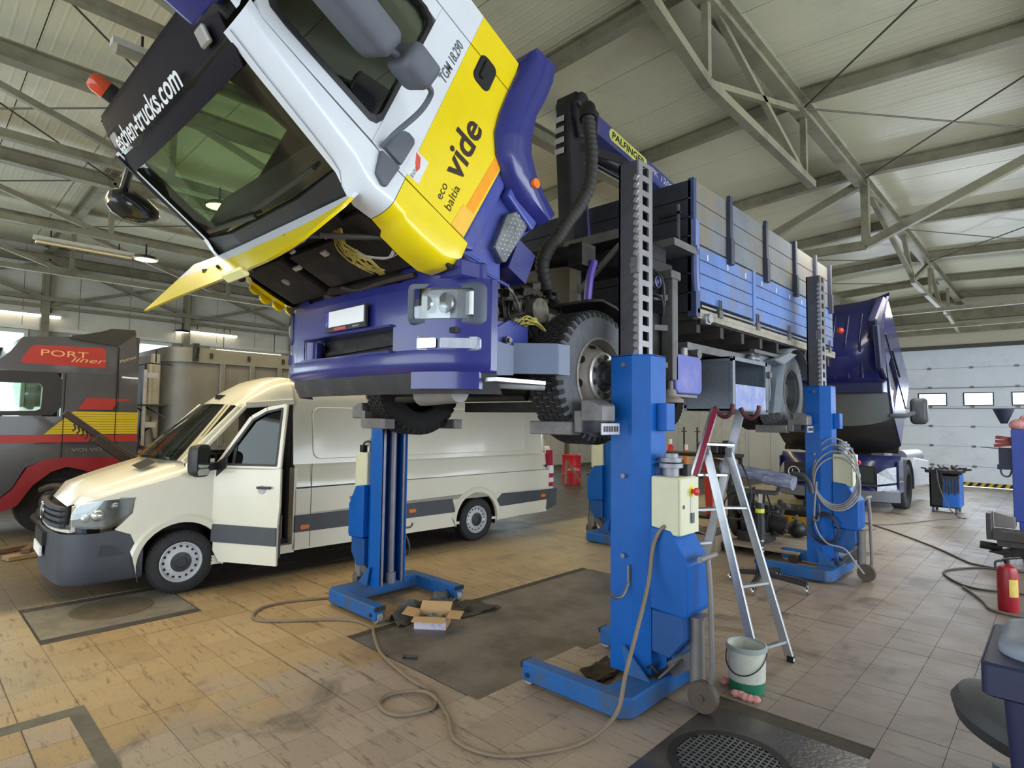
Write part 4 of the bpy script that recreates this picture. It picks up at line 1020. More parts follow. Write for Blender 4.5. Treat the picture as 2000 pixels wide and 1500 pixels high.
step = [(0.14,0.06),(0.30,0.055),(0.70,-0.02),(0.82,-0.06),(0.74,-0.3),(0.74,-0.50),(0.62,-0.44),(0.30,-0.34),(0.18,-0.40),(0.10,-0.38),(0.12,-0.1)]
m = CM(); m.prism(step, 'X', XS-0.38, XS-0.06); m.prism([(0.14,0.062),(0.86,-0.0),(0.80,-0.10),(0.20,-0.06)], 'X', XS-0.2, XS-0.015); m.prism([(0.72,-0.12),(0.80,-0.12),(0.76,-0.46),(0.66,-0.44)], 'X', XS-0.2, XS+0.02); m.build('step_housing', TRBLUEM, cab, smooth=0, bevel=0.02, seg=2)
m = CM(); m.prism([(0.28,-0.30),(0.33,-0.19),(0.62,-0.19),(0.76,-0.31),(0.66,-0.40),(0.30,-0.33)], 'X', XS-0.07, XS+0.0); tp = m.build('step_plate', mat('chequer_alu', (128,132,138), 0.35, 0.8, var=0.1, dirt=(70,70,72), dirt_amt=0.5, dscale=8), cab, smooth=0, bevel=0.006)
m = CM()
for i in range(9):
    for j in range(4):
        a_, b_ = 0.34+i*0.04+(j % 2)*0.02, -0.22-j*0.035-0.004*i
        m.cyl((XS-0.002,a_,b_), (XS+0.006,a_,b_), 0.012, 0.006, n=8)
m.build('step_stud', ALU, cab)
m = CM(); m.tube([(XS-0.02,0.12,0.06),(XS-0.01,0.155,-0.12),(XS-0.01,0.12,-0.18),(XS-0.0,0.165,-0.42)], 0.012, sub=4); m.build('step_rail', TRBLUEM, cab)
m = CM(); m.b(XS-0.25,XS-0.02,0.30,0.55,-0.58,-0.38); m.build('step_bracket', TRBLUE, cab, smooth=0)

# ---- flat bed with board sides
BED = [ -5.17, -2.65, 5.45, 10.32 ]
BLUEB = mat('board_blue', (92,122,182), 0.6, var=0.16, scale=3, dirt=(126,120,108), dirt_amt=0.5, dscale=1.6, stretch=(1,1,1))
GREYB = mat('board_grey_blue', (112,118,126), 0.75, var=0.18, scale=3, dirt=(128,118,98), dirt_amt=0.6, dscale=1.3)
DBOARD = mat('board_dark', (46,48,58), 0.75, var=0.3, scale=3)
m = MB(); m.b(BED[0]+0.03, BED[1]-0.03, BED[2]+0.03, BED[3]-0.03, 2.98, 3.08)
for k in range(9): m.b(BED[0]+0.05, BED[1]-0.05, 5.6+k*0.57, 5.68+k*0.57, 2.86, 2.98)
for x in (-4.3,-3.5): m.b(x-0.05,x+0.05,5.4,10.2,2.80,2.88)
bed = m.build('flatbed', mat('bed_dirty', (64,60,58), 0.7, 0.2, var=0.3), truck, smooth=0)
def board(x0, x1, y0, y1, z0, z1, mt, n='plank'):
    m = MB(); m.b(x0,x1,y0,y1,z0+0.004,z1-0.004); return m.build(n, mt, bed, smooth=0, bevel=0.004)
zl = [3.17,3.315,3.46,3.60,3.745]; zu = [3.76,3.98,4.19,4.41]
ym = 7.0
for i in range(4):
    board(BED[1]-0.03,BED[1],BED[2]+0.10,ym-0.04,zl[i],zl[i+1],BLUEB); board(BED[1]-0.03,BED[1],ym+0.04,BED[3]-0.04,zl[i],zl[i+1],BLUEB)
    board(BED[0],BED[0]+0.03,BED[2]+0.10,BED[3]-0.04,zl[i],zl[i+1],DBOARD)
    board(BED[0]+0.03,BED[1]-0.03,BED[3]-0.03,BED[3],zl[i],zl[i+1],BLUEB)
for i in range(3):
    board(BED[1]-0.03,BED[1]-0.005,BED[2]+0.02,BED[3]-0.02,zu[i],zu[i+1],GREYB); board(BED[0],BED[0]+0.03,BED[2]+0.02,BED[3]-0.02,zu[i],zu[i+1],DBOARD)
    board(BED[0]+0.03,BED[1]-0.03,BED[3]-0.04,BED[3]-0.01,zu[i],zu[i+1],GREYB)
for i in range(7):
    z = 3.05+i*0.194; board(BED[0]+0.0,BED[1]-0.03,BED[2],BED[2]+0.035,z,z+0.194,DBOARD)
for y in (6.28, 7.36, 8.45, 9.35, 10.1):
    m = MB(); m.b(BED[1]-0.0,BED[1]+0.04,y-0.035,y+0.035,3.95,4.45); m.b(BED[1],BED[1]+0.055,y-0.045,y+0.045,3.68,3.97); m.build('stake', mat('stake_dark', (62,66,84), 0.6, 0.2), bed, smooth=0)
m = MB(); m.b(BED[1]-0.03,BED[1]+0.015,ym-0.045,ym+0.045,3.10,3.76); m.build('side_post', BLUEB, bed, smooth=0, bevel=0.006)
m = MB(); m.b(BED[1]-0.07,BED[1]+0.02,BED[2],BED[2]+0.09,3.0,3.85); m.b(BED[1]-0.06,BED[1],BED[2],BED[2]+0.06,3.85,4.42); m.build('corner_post', mat('post_blue', (66,80,120), 0.5, 0.2, var=0.12), bed, smooth=0)
m = MB(); m.b(BED[1]-0.02,BED[1]+0.03,BED[2]-0.02,BED[2]+0.06,3.70,3.98); m.tube([(BED[1]+0.03,5.42,3.6),(BED[1]+0.04,5.40,3.4),(BED[1]+0.03,5.44,3.25)], 0.035, sub=3); m.cyl((BED[1]+0.02,5.42,3.68),(BED[1]+0.06,5.42,3.68),0.025); m.build('latch', mat('latch_blue', (110,124,176), 0.5), bed)
m = MB(); m.b(BED[1]-0.08,BED[1]+0.02,BED[2]+0.04,BED[3],3.04,3.085); m.b(BED[1]-0.02,BED[1]+0.015,BED[2]+0.04,BED[3],2.99,3.05)
m.build('side_rail', mat('rail_cream', (160,154,140), 0.5, 0.1, var=0.12, dirt=(110,100,88), dirt_amt=0.4), bed, smooth=0)
m = MB(); m.bar((BED[1]+0.0,5.6,3.125),(BED[1]+0.0,10.2,3.125),0.02,0.02); m.build('side_rod', ALU, bed, smooth=0)
for y in (6.0, 7.05, 8.15, 9.2, 10.0):
    m = MB(); m.b(BED[1]-0.03,BED[1]+0.04,y-0.05,y+0.05,3.05,3.13); m.b(BED[1]+0.02,BED[1]+0.035,y-0.03,y-0.015,3.06,3.24); m.b(BED[1]+0.02,BED[1]+0.035,y+0.015,y+0.03,3.06,3.24); m.build('hinge', STEEL, bed, smooth=0)
for i in range(9):
    y = 5.75+0.5*i; m = MB(); m.b(BED[1]-0.002,BED[1]+0.006,y-0.012,y+0.012,3.62,3.68); m.build('rivet_plate', mat('rivet_white', (214,220,226), 0.4), bed, smooth=0)
m = MB(); m.b(-5.0,-2.85,10.3,10.36,2.72,2.86); m.build('rear_beam', mat('rear_beam_grey', (120,122,128), 0.6), bed, smooth=0)
# steps / racks on the head board
for z, y0 in ((3.78,5.32),(4.06,5.38)):
    m = MB(); m.bar((-3.0,y0,z),(-2.75,y0,z),0.03,0.03); m.build('board_bar', GRIME, bed, smooth=0)
m = MB(); m.bar((-2.78,5.38,3.6),(-2.78,5.38,4.15),0.02,0.03); m.b(-2.95,-2.6,4.95,5.42,3.60,3.63); m.b(-2.95,-2.6,4.95,5.4,3.63,3.67); m.build('step_shelf', STEEL, truck, smooth=0)
# ---- loader crane behind the cab
crane = None
CRB = mat('crane_black', (44,42,48), 0.35, 0.2, var=0.2, dirt=(80,76,74), dirt_amt=0.3)
CRBL = mat('crane_blue', (72,76,132), 0.4, var=0.12, dirt=(110,104,110), dirt_amt=0.35)
m = MB(); m.prism([(5.0,3.75),(5.30,3.75),(5.20,5.20),(5.22,5.48),(5.10,5.52),(4.92,5.44),(4.90,5.1)], 'X', -4.02, -3.82)
cr = m.build('crane_column', CRB, truck, smooth=0, bevel=0.02)
m = MB(); m.bar((-3.9,5.0,5.42), (-3.9,7.4,5.08), 0.22, 0.22); m.build('crane_boom', CRBL, truck, smooth=0, bevel=0.02)
m = MB(); m.prism([(4.95,5.54),(5.12,5.56),(5.4,5.46),(5.35,5.15),(5.02,5.05),(4.95,5.3)], 'X', -4.04, -3.76); m.cyl((-4.06,5.05,5.45),(-3.72,5.05,5.45),0.10,n=20); m.build('crane_knuckle', CRB, truck, bevel=0.015)
m = MB(); m.cyl((-3.9,5.1,5.05),(-3.9,6.6,5.08),0.07); m.cyl((-3.98,5.3,5.0),(-3.98,6.2,5.0),0.03); m.bar((-3.9,5.1,4.98),(-3.9,6.3,5.18),0.16,0.10); m.build('crane_ram', CRB, truck)
m = MB(); m.bar((-3.9,5.28,3.8),(-3.9,5.12,4.95),0.16,0.13); m.build('crane_inner_arm', CRBL, truck, smooth=0)
m = MB(); m.b(-4.9,-2.75,4.72,5.08,3.42,3.62); m.b(-4.2,-3.6,4.7,5.1,3.1,3.8); m.build('crane_base', CRB, truck, smooth=0, bevel=0.015)
m = MB(); m.prism(rrect(0.86,0.15,0.07,5,0,0), 'Y', 0, 0.003)
bd = Vector((0,2.4,-0.34)).normalized()
FB = frame((-3.788,6.06,5.275), bd, (0,-bd.z,bd.y))
m.v = [FB @ Vector((v.x, v.z, v.y)) for v in m.v]
m.build('boom_badge', mat('badge_yellow', (214,214,110), 0.45), truck, smooth=0)
text('boom_lettering', 'PALFINGER', BLACK, FB @ Matrix.Translation((0,0,0.003)), 0.085, truck, width=0.74, bold=0.02)
text('boom_lettering', 'PK 12001 E', TXW, frame((-3.788,6.98,5.145), bd, (0,-bd.z,bd.y)), 0.075, truck, width=0.78)
for k in range(4):
    m = MB(); m.b(-4.0,-3.88,4.885,4.893,5.22-k*0.12,5.28-k*0.12); m.build('crane_sticker', TXW, truck, smooth=0)
# corrugated air intake hose
m = MB(); pts = [(-3.36,4.62,4.98),(-3.34,4.62,4.8),(-3.32,4.63,4.57),(-3.30,4.57,4.25),(-3.30,4.42,4.0),(-3.30,4.25,3.81),(-3.30,4.08,3.60),(-3.30,3.92,3.42),(-3.30,3.87,3.28),(-3.28,3.92,3.08)]
P_ = catmull([Vector(p) for p in pts], 14)
m.tube(P_, 0.07, n=12, rad=lambda t: 0.062+0.006*math.sin(t*2*PI*38)); m.build('intake_hose', mat('hose_black', (58,56,54), 0.65, var=0.1), truck, smooth=60)
m = MB(); m.tube([(-3.36,4.62,4.95),(-3.38,4.64,5.05),(-3.44,4.72,5.10),(-3.52,4.84,5.06)], 0.085, n=12, sub=5); m.build('intake_head', BLACK, truck, smooth=50)
m = MB(); m.tube([(-3.28,3.92,3.1),(-3.24,3.96,2.95),(-3.2,3.95,2.8)], 0.06, n=10, sub=8, rad=lambda t: 0.055+0.008*math.sin(t*60)); m.build('intake_hose', BLACK, truck, smooth=60)
m = MB(); m.tube([(-2.98,4.2,3.35),(-2.98,4.14,3.2),(-2.99,4.12,3.0),(-3.0,4.1,2.8)], 0.035, sub=5); m.build('blue_pipe', mat('pipe_violet', (90,70,160), 0.4), truck)
m = MB(); m.cyl((-3.7,4.0,3.42),(-3.05,4.15,3.42),0.09,n=18); m.b(-3.15,-3.0,4.05,4.25,3.3,3.5); m.build('air_filter', GRIME, truck)
# sub-frame between cab and bed: shelf, V braces, fender over the wheel
m = MB(); m.b(-3.64,-2.96,4.62,5.0,3.70,3.74); m.b(-3.64,-2.96,4.60,4.63,3.66,3.75); m.b(-3.0,-2.96,4.62,5.0,3.66,3.75); m.build('catwalk', STEEL, truck, smooth=0)
m = MB()
m.bar((-3.42,4.62,3.66),(-3.24,4.62,3.40),0.03,0.05); m.bar((-2.98,4.62,3.60),(-3.46,4.62,3.22),0.03,0.05); m.b(-3.56,-3.46,4.60,4.66,3.1,3.68); m.b(-2.92,-2.86,4.58,4.66,3.1,3.7)
m.build('brace', STEEL, truck, smooth=0)
m = MB(); m.b(-2.74,-2.70,4.55,5.1,3.05,3.45); m.lathe([(0.07,0.0),(0.07,0.03),(0.001,0.03)],(-2.70,4.75,3.22),'X',20); m.build('pump_plate', CRB, truck, bevel=0.01)
m = MB(); rs = []
for k in range(9):
    a = R(15+150*k/8); rs.append([(x,3.82-0.62*math.cos(a)+0.05,2.30+0.60*math.sin(a)) for x in (-3.15,-2.66)])
m.sheet(rs[3:], (0,0.0,0.02)); m.build('wheel_arch', GRIME, truck)
m = MB(); m.b(-3.2,-2.7,4.4,4.9,2.4,2.95); m.b(-3.3,-2.85,4.35,5.2,2.2,2.6); m.build('battery_box', GRIME, truck, smooth=0, bevel=0.02)
m = MB(); m.cyl((-2.9,4.75,3.22),(-2.72,4.75,3.22),0.08,n=20); m.cyl((-2.72,4.75,3.22),(-2.66,4.75,3.22),0.025); m.tube([(-2.66,4.75+0.05*math.cos(q),3.22+0.05*math.sin(q)) for q in [PI*2*k/10 for k in range(10)]],0.008,closed=True); m.build('cylinder_head', mat('cylinder_blue_grey', (120,120,160), 0.4, 0.3), truck)
# stabiliser leg
m = MB(); m.b(-2.68,-2.56,4.84,4.94,2.32,3.28); m.b(-2.7,-2.55,4.80,4.98,3.25,3.33); m.cyl((-2.62,4.89,2.20),(-2.62,4.89,2.34),0.035); st_ = m.build('stabiliser_leg', mat('stab_grey', (98,96,96), 0.5, 0.3, var=0.15, dirt=(70,64,60), dirt_amt=0.4), truck, smooth=0, bevel=0.008)
m = MB(); m.lathe([(0.12,2.12),(0.125,2.15),(0.07,2.18),(0.05,2.24),(0.001,2.24)], (-2.62,4.89,0), 'Z', 20); m.build('stabiliser_foot', mat('foot_dusty', (136,128,120), 0.7), truck)
for z in (3.1, 2.82, 2.48):
    m = MB(); m.bar((-2.9,4.6,z),(-2.62,4.86,z-0.02),0.04,0.05); m.build('stabiliser_arm', STEEL, truck, smooth=0)
m = MB(); m.tube([(-2.72,4.68,3.35),(-2.62,4.75,3.25),(-2.62,4.8,3.0)],0.012,sub=4); m.tube([(-2.75,4.68,3.1),(-2.6,4.7,3.05),(-2.63,4.78,2.9)],0.012,sub=4); m.b(-2.85,-2.7,4.55,4.7,3.25,3.4); m.build('hydraulic_hose', BLACK, truck)
# blue tank, galvanised tool locker, dusty mudguard
m = MB(); m.prism(rrect(0.52,0.36,0.06,4,5.16,2.39), 'X', -2.98, -2.56); tk = m.build('oil_tank', mat('tank_violet_blue', (98,104,178), 0.55, var=0.1, dirt=(140,140,190), dirt_amt=0.4), truck, bevel=0.01, smooth=40)
m = MB(); m.cyl((-2.68,5.25,2.57),(-2.68,5.25,2.66),0.055); m.b(-2.75,-2.6,4.9,5.4,2.18,2.205); m.build('tank_cap', STEEL, truck)
GALV = mat('galvanised_sheet', (132,140,150), 0.42, 0.5, var=0.14, scale=30, dirt=(104,112,124), dirt_amt=0.3)
bx0, bx1, by0, by1, bz0, bz1 = -3.05, -2.50, 6.02, 6.98, 2.07, 2.64
m = MB(); m.b(bx0,bx1,by0,by0+0.02,bz0,bz1); m.b(bx0,bx1,by1-0.02,by1,bz0,bz1); m.b(bx0,bx1,by0,by1,bz0,bz0+0.02); m.b(bx0,bx1,by0,by1,bz1-0.02,bz1); m.b(bx0,bx0+0.02,by0,by1,bz0,bz1)
m.b(bx1-0.02,bx1,by0+0.02,by0+0.05,bz0,bz1); m.b(bx1-0.02,bx1,by1-0.05,by1-0.02,bz0,bz1); m.b(bx1-0.02,bx1,by0,by1,bz1-0.04,bz1-0.02)
for z in (bz0+0.03,bz1-0.05): m.b(bx0,bx1,by0-0.012,by0,z,z+0.03)
for x in (bx0+0.0,bx1-0.03): m.b(x,x+0.03,by0-0.012,by0,bz0,bz1)
lock = m.build('tool_locker', GALV, truck, smooth=0)
m = MB(); m.b(bx1-0.02,bx1,by0+0.04,by1-0.04,bz0+0.02,bz0+0.28); m.build('locker_door', mat('dusty_blue_sheet', (134,146,196), 0.6, var=0.12, dirt=(176,182,200), dirt_amt=0.5, dscale=5), truck, smooth=0)
m = MB(); m.sph((-2.62,6.12,2.46),0.06,12,1.2); m.sph((-2.6,6.16,2.37),0.06,12,1.2); m.sph((-2.63,6.11,2.54),0.05,10); m.build('rag', mat('teal_cloth', (40,176,164), 0.8, var=0.15), truck)
m = MB(); m.cyl((-2.5,6.99,2.5),(-2.46,6.99,2.5),0.04); m.tube([(-2.48,6.99,2.46),(-2.48,7.0,2.3),(-2.48,6.98,2.2)],0.008,sub=3); m.build('locker_latch', STEEL, truck)
GMUD = mat('mudguard_grey', (118,126,136), 0.75, var=0.08, dirt=(142,144,148), dirt_amt=0.35)
m = MB(); rs = []
for k in range(11):
    a = R(-12+172*k/10); y, z = 8.38-0.66*math.cos(a), RZ+0.62*math.sin(a)-0.02
    if k == 0: y, z = 7.62, RZ-0.30
    rs.append([(-3.2,y,z),(-2.66,y,z),(-2.60,y*0.92+8.38*0.08,z*0.95+RZ*0.05)])
m.sheet(rs, (0,0.012,0.0)); m.build('rear_mudguard', GMUD, truck, smooth=40)
m = MB(); m.prism([(7.15,2.05),(7.66,2.05),(7.66,2.45),(7.8,2.78),(7.5,2.84),(7.05,2.80)], 'X', -3.15, -2.72); m.prism([(7.45,2.72),(8.0,2.86),(8.3,2.86),(8.05,2.78),(7.75,2.68)], 'X', -2.95, -2.56); m.build('mudguard_box', GMUD, truck, smooth=0, bevel=0.015)
m = MB(); m.b(-2.9,-2.86,8.95,9.0,2.2,2.8); m.b(-3.3,-2.85,9.05,9.08,2.0,2.75); m.build('mud_flap', BLACK, truck, smooth=0)
m = MB(); m.b(-2.7,-2.64,6.98,8.2,2.78,2.82); m.cyl((-3.0,5.5,2.72),(-2.7,7.2,2.72),0.05); m.sph((-2.66,6.9,2.70),0.06); m.b(-3.0,-2.7,5.4,7.2,2.66,2.74); m.cyl((-2.8,5.5,2.62),(-2.62,5.5,2.62),0.05); m.build('side_frame', STEEL, truck)
m = MB(); m.cyl((-2.62,5.68,3.0),(-2.58,5.68,3.0),0.05); m.b(-2.66,-2.6,5.6,5.72,2.94,3.02); m.build('tow_eye', ALU, truck)
# ================================================================ mobile column lifts
LBLUE = mat('lift_blue', (6,86,168), 0.42, var=0.07, spec=0.3, dirt=(30,66,118), dirt_amt=0.3, dscale=3)
LBLUED = mat('lift_base_blue', (30,92,160), 0.5, var=0.15, spec=0.3, dirt=(74,80,88), dirt_amt=0.5, dscale=5)
MASTM = mat('mast_steel', (88,86,92), 0.45, 0.5, var=0.15, dirt=(60,54,52), dirt_amt=0.4)
RAILM = mat('rail_bare_steel', (150,148,154), 0.4, 0.6, var=0.12)
CBOX = mat('control_box_cream', (206,204,176), 0.5, var=0.04)
FORKM = mat('fork_grey', (112,108,108), 0.5, 0.35, var=0.15, dirt=(70,64,60), dirt_amt=0.45)
JACKM = mat('jack_grey', (124,120,120), 0.5, 0.4, var=0.12)
def lift(label, x, y, rz, top):
    """local frame: +x away from the lorry, -x toward its wheel"""
    t = thing('vehicle_lift', label, 'vehicle lift', (x, y, 0), rz, 'blue mobile column lifts under the lorry')
    B = WORLD[t]
    def L(): return MB(B)
    m = L()                               # U-shaped base
    m.prism([(-0.66,-0.56),(0.18,-0.56),(0.25,-0.49),(0.25,0.49),(0.18,0.56),(-0.66,0.56),(-0.66,0.44),(0.0,0.44),(0.02,0.42),(0.02,-0.42),(0.0,-0.44),(-0.66,-0.44)], 'Z', 0.03, 0.165)
    base = m.build('base', LBLUED, t, smooth=0, bevel=0.012)
    for s in (-1, 1):
        m = L(); m.prism([(0.02,0.165),(0.20,0.165),(0.0,0.36),(-0.02,0.36)], 'Y', s*0.20-0.008, s*0.20+0.008); m.build('gusset', LBLUED, t, smooth=0)
        m = L(); m.cyl((-0.62,s*0.5-0.03,0.055), (-0.62,s*0.5+0.03,0.055), 0.055, n=18); m.build('roller', mat('roller_grey', (150,146,142), 0.5), t)
        m = L(); m.b(-0.67,-0.655,s*0.5-0.058,s*0.5+0.058,0.12,0.16); m.cyl((-0.60,s*0.565,0.08),(-0.60,s*0.57,0.08),0.018,n=10); m.build('leg_end', GRIME, t, smooth=0)
    sec = [(-0.14,-0.17),(0.04,-0.17),(0.16,-0.11),(0.16,0.11),(0.04,0.17),(-0.14,0.17)]
    m = L(); th = 0.012                    # open channel column
    inn = [(-0.14,-0.158),(0.036,-0.158),(0.148,-0.104),(0.148,0.104),(0.036,0.158),(-0.14,0.158)]
    out = sec; k = 6
    vs = [(p[0],p[1],0.16) for p in out]+[(p[0],p[1],2.43) for p in out]+[(p[0],p[1],0.16) for p in inn]+[(p[0],p[1],2.43) for p in inn]
    fs = []
    for i in range(5):
        fs += [(i,i+1,k+i+1,k+i), (2*k+i+1,2*k+i,3*k+i,3*k+i+1), (k+i,k+i+1,3*k+i+1,3*k+i), (i+1,i,2*k+i,2*k+i+1)]
    fs += [(0,k,3*k,2*k), (5,2*k+5,3*k+5,k+5)]
    m.add(vs, fs); m.build('column', LBLUE, t, smooth=0)
    m = L(); m.prism(sec, 'Z', 2.425, 2.435); m.build('column_cap', LBLUE, t, smooth=0)
    m = L(); m.cyl((-0.05,-0.04,0.2),(-0.05,-0.04,2.4),0.04); m.b(-0.12,-0.10,-0.16,-0.13,0.17,2.4); m.b(-0.12,-0.06,0.10,0.13,0.17,2.4); m.cyl((-0.05,-0.04,0.165),(-0.05,-0.04,0.28),0.06); m.build('lift_screw', mat('screw_grey', (124,124,136), 0.45, 0.5, var=0.15), t)
    # mast above the column: dark channel and a punched rail
    m = L(); m.b(-0.12,0.04,-0.10,-0.085,2.3,top); m.b(-0.12,-0.105,-0.10,0.10,2.3,top); m.b(-0.12,0.04,0.085,0.10,2.3,top); m.build('mast', MASTM, t, smooth=0)
    m = L(); m.b(0.04,0.055,-0.10,-0.045,2.3,top); m.b(0.04,0.055,0.045,0.10,2.3,top)
    z = 2.32; n = 0
    while z < top-0.05:
        m.b(0.04,0.055,-0.045,0.045,z+0.07,min(top,z+0.115)); z += 0.115
    m.build('punched_rail', RAILM, t, smooth=0)
    m = L(); z = 2.4
    while z < top-0.1:
        m.cb((0.035,-0.105,z),(0.03,0.02,0.04),(0,30,0)); z += 0.0575
    m.build('chain', mat('chain_bright', (176,174,170), 0.35, 0.8), t, smooth=0)
    m = L(); m.b(0.0,0.06,-0.125,-0.10,3.05,3.17); m.cyl((0.02,-0.12,3.11),(0.02,-0.14,3.11),0.02); m.build('bolt_plate', STEEL, t)
    # bolts, stop box, hook
    for z, yy in ((2.36,-0.19),(0.98,-0.19),(1.55,-0.19)):
        m = L(); m.cyl((-0.02,-0.17,z),(-0.02,yy-0.008,z),0.018,n=6); m.build('bolt', STEEL, t)
    m = L(); m.b(0.16,0.24,-0.03,0.10,1.88,2.08); m.build('stop_box', LBLUE, t, smooth=0, bevel=0.006)
    m = L(); m.b(0.02,0.035,-0.20,-0.17,0.78,0.92); m.tube([(0.027,-0.19,0.80),(0.02,-0.26,0.72),(0.0,-0.34,0.72),(-0.005,-0.36,0.76)],0.012,sub=4); m.build('cable_hook', STEEL, t)
    # gear housing with sloped shoulder, lower oil box, motor and control box
    m = L(); m.prism([(0.16,0.64),(0.43,0.62),(0.45,0.66),(0.45,0.98),(0.32,1.19),(0.16,1.21)], 'Y', -0.13, 0.19); m.build('gear_cover', LBLUE, t, smooth=0, bevel=0.008)
    m = L(); m.prism([(0.16,0.34),(0.30,0.32),(0.41,0.46),(0.41,0.63),(0.16,0.63)], 'Y', -0.11, 0.17); m.build('lower_cover', mat('lift_blue_dull', (16,74,138), 0.5, var=0.12), t, smooth=0, bevel=0.008)
    m = L(); m.b(0.165,0.38,-0.12,0.15,1.16,1.56); cb = m.build('control_box', CBOX, t, smooth=0, bevel=0.008)
    m = L(); m.b(0.38,0.395,-0.12,0.15,1.165,1.555); m.build('control_door', CBOX, cb, smooth=0, bevel=0.004)
    m = L(); m.cyl((0.395,0.04,1.46),(0.40,0.04,1.46),0.04,n=20); m.build('stop_plate', mat('stop_yellow', (228,214,40), 0.4), cb)
    m = L(); m.cyl((0.40,0.04,1.46),(0.425,0.04,1.46),0.014); m.lathe([(0.012,0.42),(0.028,0.425),(0.028,0.44),(0.018,0.448),(0.001,0.449)],(0,0.04,1.46),'X',18); m.build('stop_button', mat('stop_red', (200,36,44), 0.35), cb)
    m = L(); m.b(0.395,0.40,0.02,0.06,1.30,1.42); m.build('button_label', mat('label_white', (200,198,192), 0.5), cb, smooth=0)
    m = L(); m.b(0.395,0.41,0.02,0.055,1.24,1.31); m.cyl((0.395,-0.08,1.36),(0.40,-0.08,1.36),0.014); m.build('switch', GREYPL, cb, smooth=0)
    m = L(); m.cyl((0.26,0.0,1.56),(0.26,0.0,1.62),0.055); m.cyl((0.26,0,1.62),(0.26,0,1.65),0.085); m.cyl((0.26,0,1.66),(0.26,0,1.69),0.075); m.cyl((0.26,0,1.69),(0.26,0,1.72),0.05); m.build('motor', mat('motor_grey', (140,142,150), 0.5, 0.3), t)
    m = L(); m.tube([(0.2,0.08,1.56),(0.2,0.09,1.68),(0.28,0.12,1.66),(0.3,0.12,1.56)],0.012,sub=4); m.cb((0.32,0.10,1.60),(0.06,0.06,0.08)); m.build('cable_gland', BLACK, t)
    # towing jack: cylinder, pole with grip, wheel
    m = L(); m.cyl((0.44,0.02,0.16),(0.44,0.02,0.60),0.05,n=16); m.cyl((0.44,0.02,0.60),(0.44,0.02,0.615),0.06); m.build('jack_cylinder', JACKM, t)
    m = L(); m.tube([(0.53,0.0,1.02),(0.545,0.0,0.8),(0.555,0.0,0.3),(0.545,0.0,0.2),(0.52,0,0.14)],0.02,sub=4); m.cyl((0.53,-0.12,1.03),(0.53,0.12,1.03),0.02); m.build('tow_pole', JACKM, t)
    m = L(); m.bar((0.24,0.03,0.2),(0.44,0.03,0.34),0.05,0.10); m.bar((0.22,-0.06,0.17),(0.34,-0.06,0.30),0.12,0.012); m.b(0.42,0.52,0.02,0.07,0.05,0.17); m.build('jack_bracket', FORKM, t, smooth=0)
    m = L(); m.lathe([(0.03,-0.03),(0.10,-0.03),(0.105,-0.015),(0.105,0.015),(0.10,0.03),(0.03,0.03)],(0.50,-0.02,0.107),'Y',24); m.cyl((0.50,-0.06,0.107),(0.50,0.06,0.107),0.02); m.build('jack_wheel', mat('wheel_dirty_brown', (86,74,66), 0.7, var=0.2), t)
    m = L(); m.b(0.02,0.22,-0.14,0.14,0.166,0.172); m.tube([(0.10,-0.10,0.17),(0.16,-0.12,0.24),(0.2,-0.1,0.2)],0.01,sub=3); m.build('base_plate', DSTEEL, t)
    # carriage and wheel fork
    z0 = top-2.12
    m = L(); m.b(-0.17,-0.13,-0.09,0.09,z0+0.05,z0+0.5); m.b(-0.26,-0.19,-0.47,0.47,z0+0.06,z0+0.22); m.build('carriage', FORKM, t, smooth=0, bevel=0.006)
    for s in (-1, 1):
        m = L(); m.prism([(-0.66,z0+0.04),(-0.26,z0+0.04),(-0.26,z0+0.14),(-0.66,z0+0.14)], 'Y', s*0.44-0.06, s*0.44+0.06); m.build('fork', FORKM, t, smooth=0, bevel=0.006)
        m = L(); m.prism([(-0.2,z0+0.15),(-0.2,z0+0.30),(-0.12,z0+0.30),(-0.02,z0+0.26),(-0.02,z0+0.14),(-0.2,z0+0.14)], 'Y', s*0.38-0.09, s*0.38+0.09); m.build('fork_block', FORKM, t, smooth=0, bevel=0.012)
    m = L(); m.b(-0.03,-0.02,-0.46,-0.24,z0+0.05,z0+0.13); m.build('fork_label', mat('label_grey', (170,170,178), 0.45, 0.3), t, smooth=0)
    m = L(); m.prism([(-0.43,z0+0.085),(-0.38,z0+0.115),(-0.38,z0+0.055)], 'Y', 0, 0.001); m.v = []; m.f = []
    for k in range(6): m.b(-0.019,-0.017,-0.44+0.032*k,-0.42+0.032*k,z0+0.07,z0+0.11)
    m.build('label_print', TXT, t, smooth=0)
    return t
LA = lift('blue column lift holding the near front wheel, red stop button showing, hose hanging down', -2.325, 3.87, 0, 3.92)
LB = lift('blue column lift seen into its open channel between the white van and the cardboard box', -5.44, 3.79, PI, 3.92)
LC = lift('blue column lift with looped grey cables on its cream control box, under the rear wheel', -2.34, 8.42, 0, 3.90)
LD = lift('blue column lift half hidden behind the nearest lift, at the far rear wheel', -5.44, 8.32, PI, 3.90)
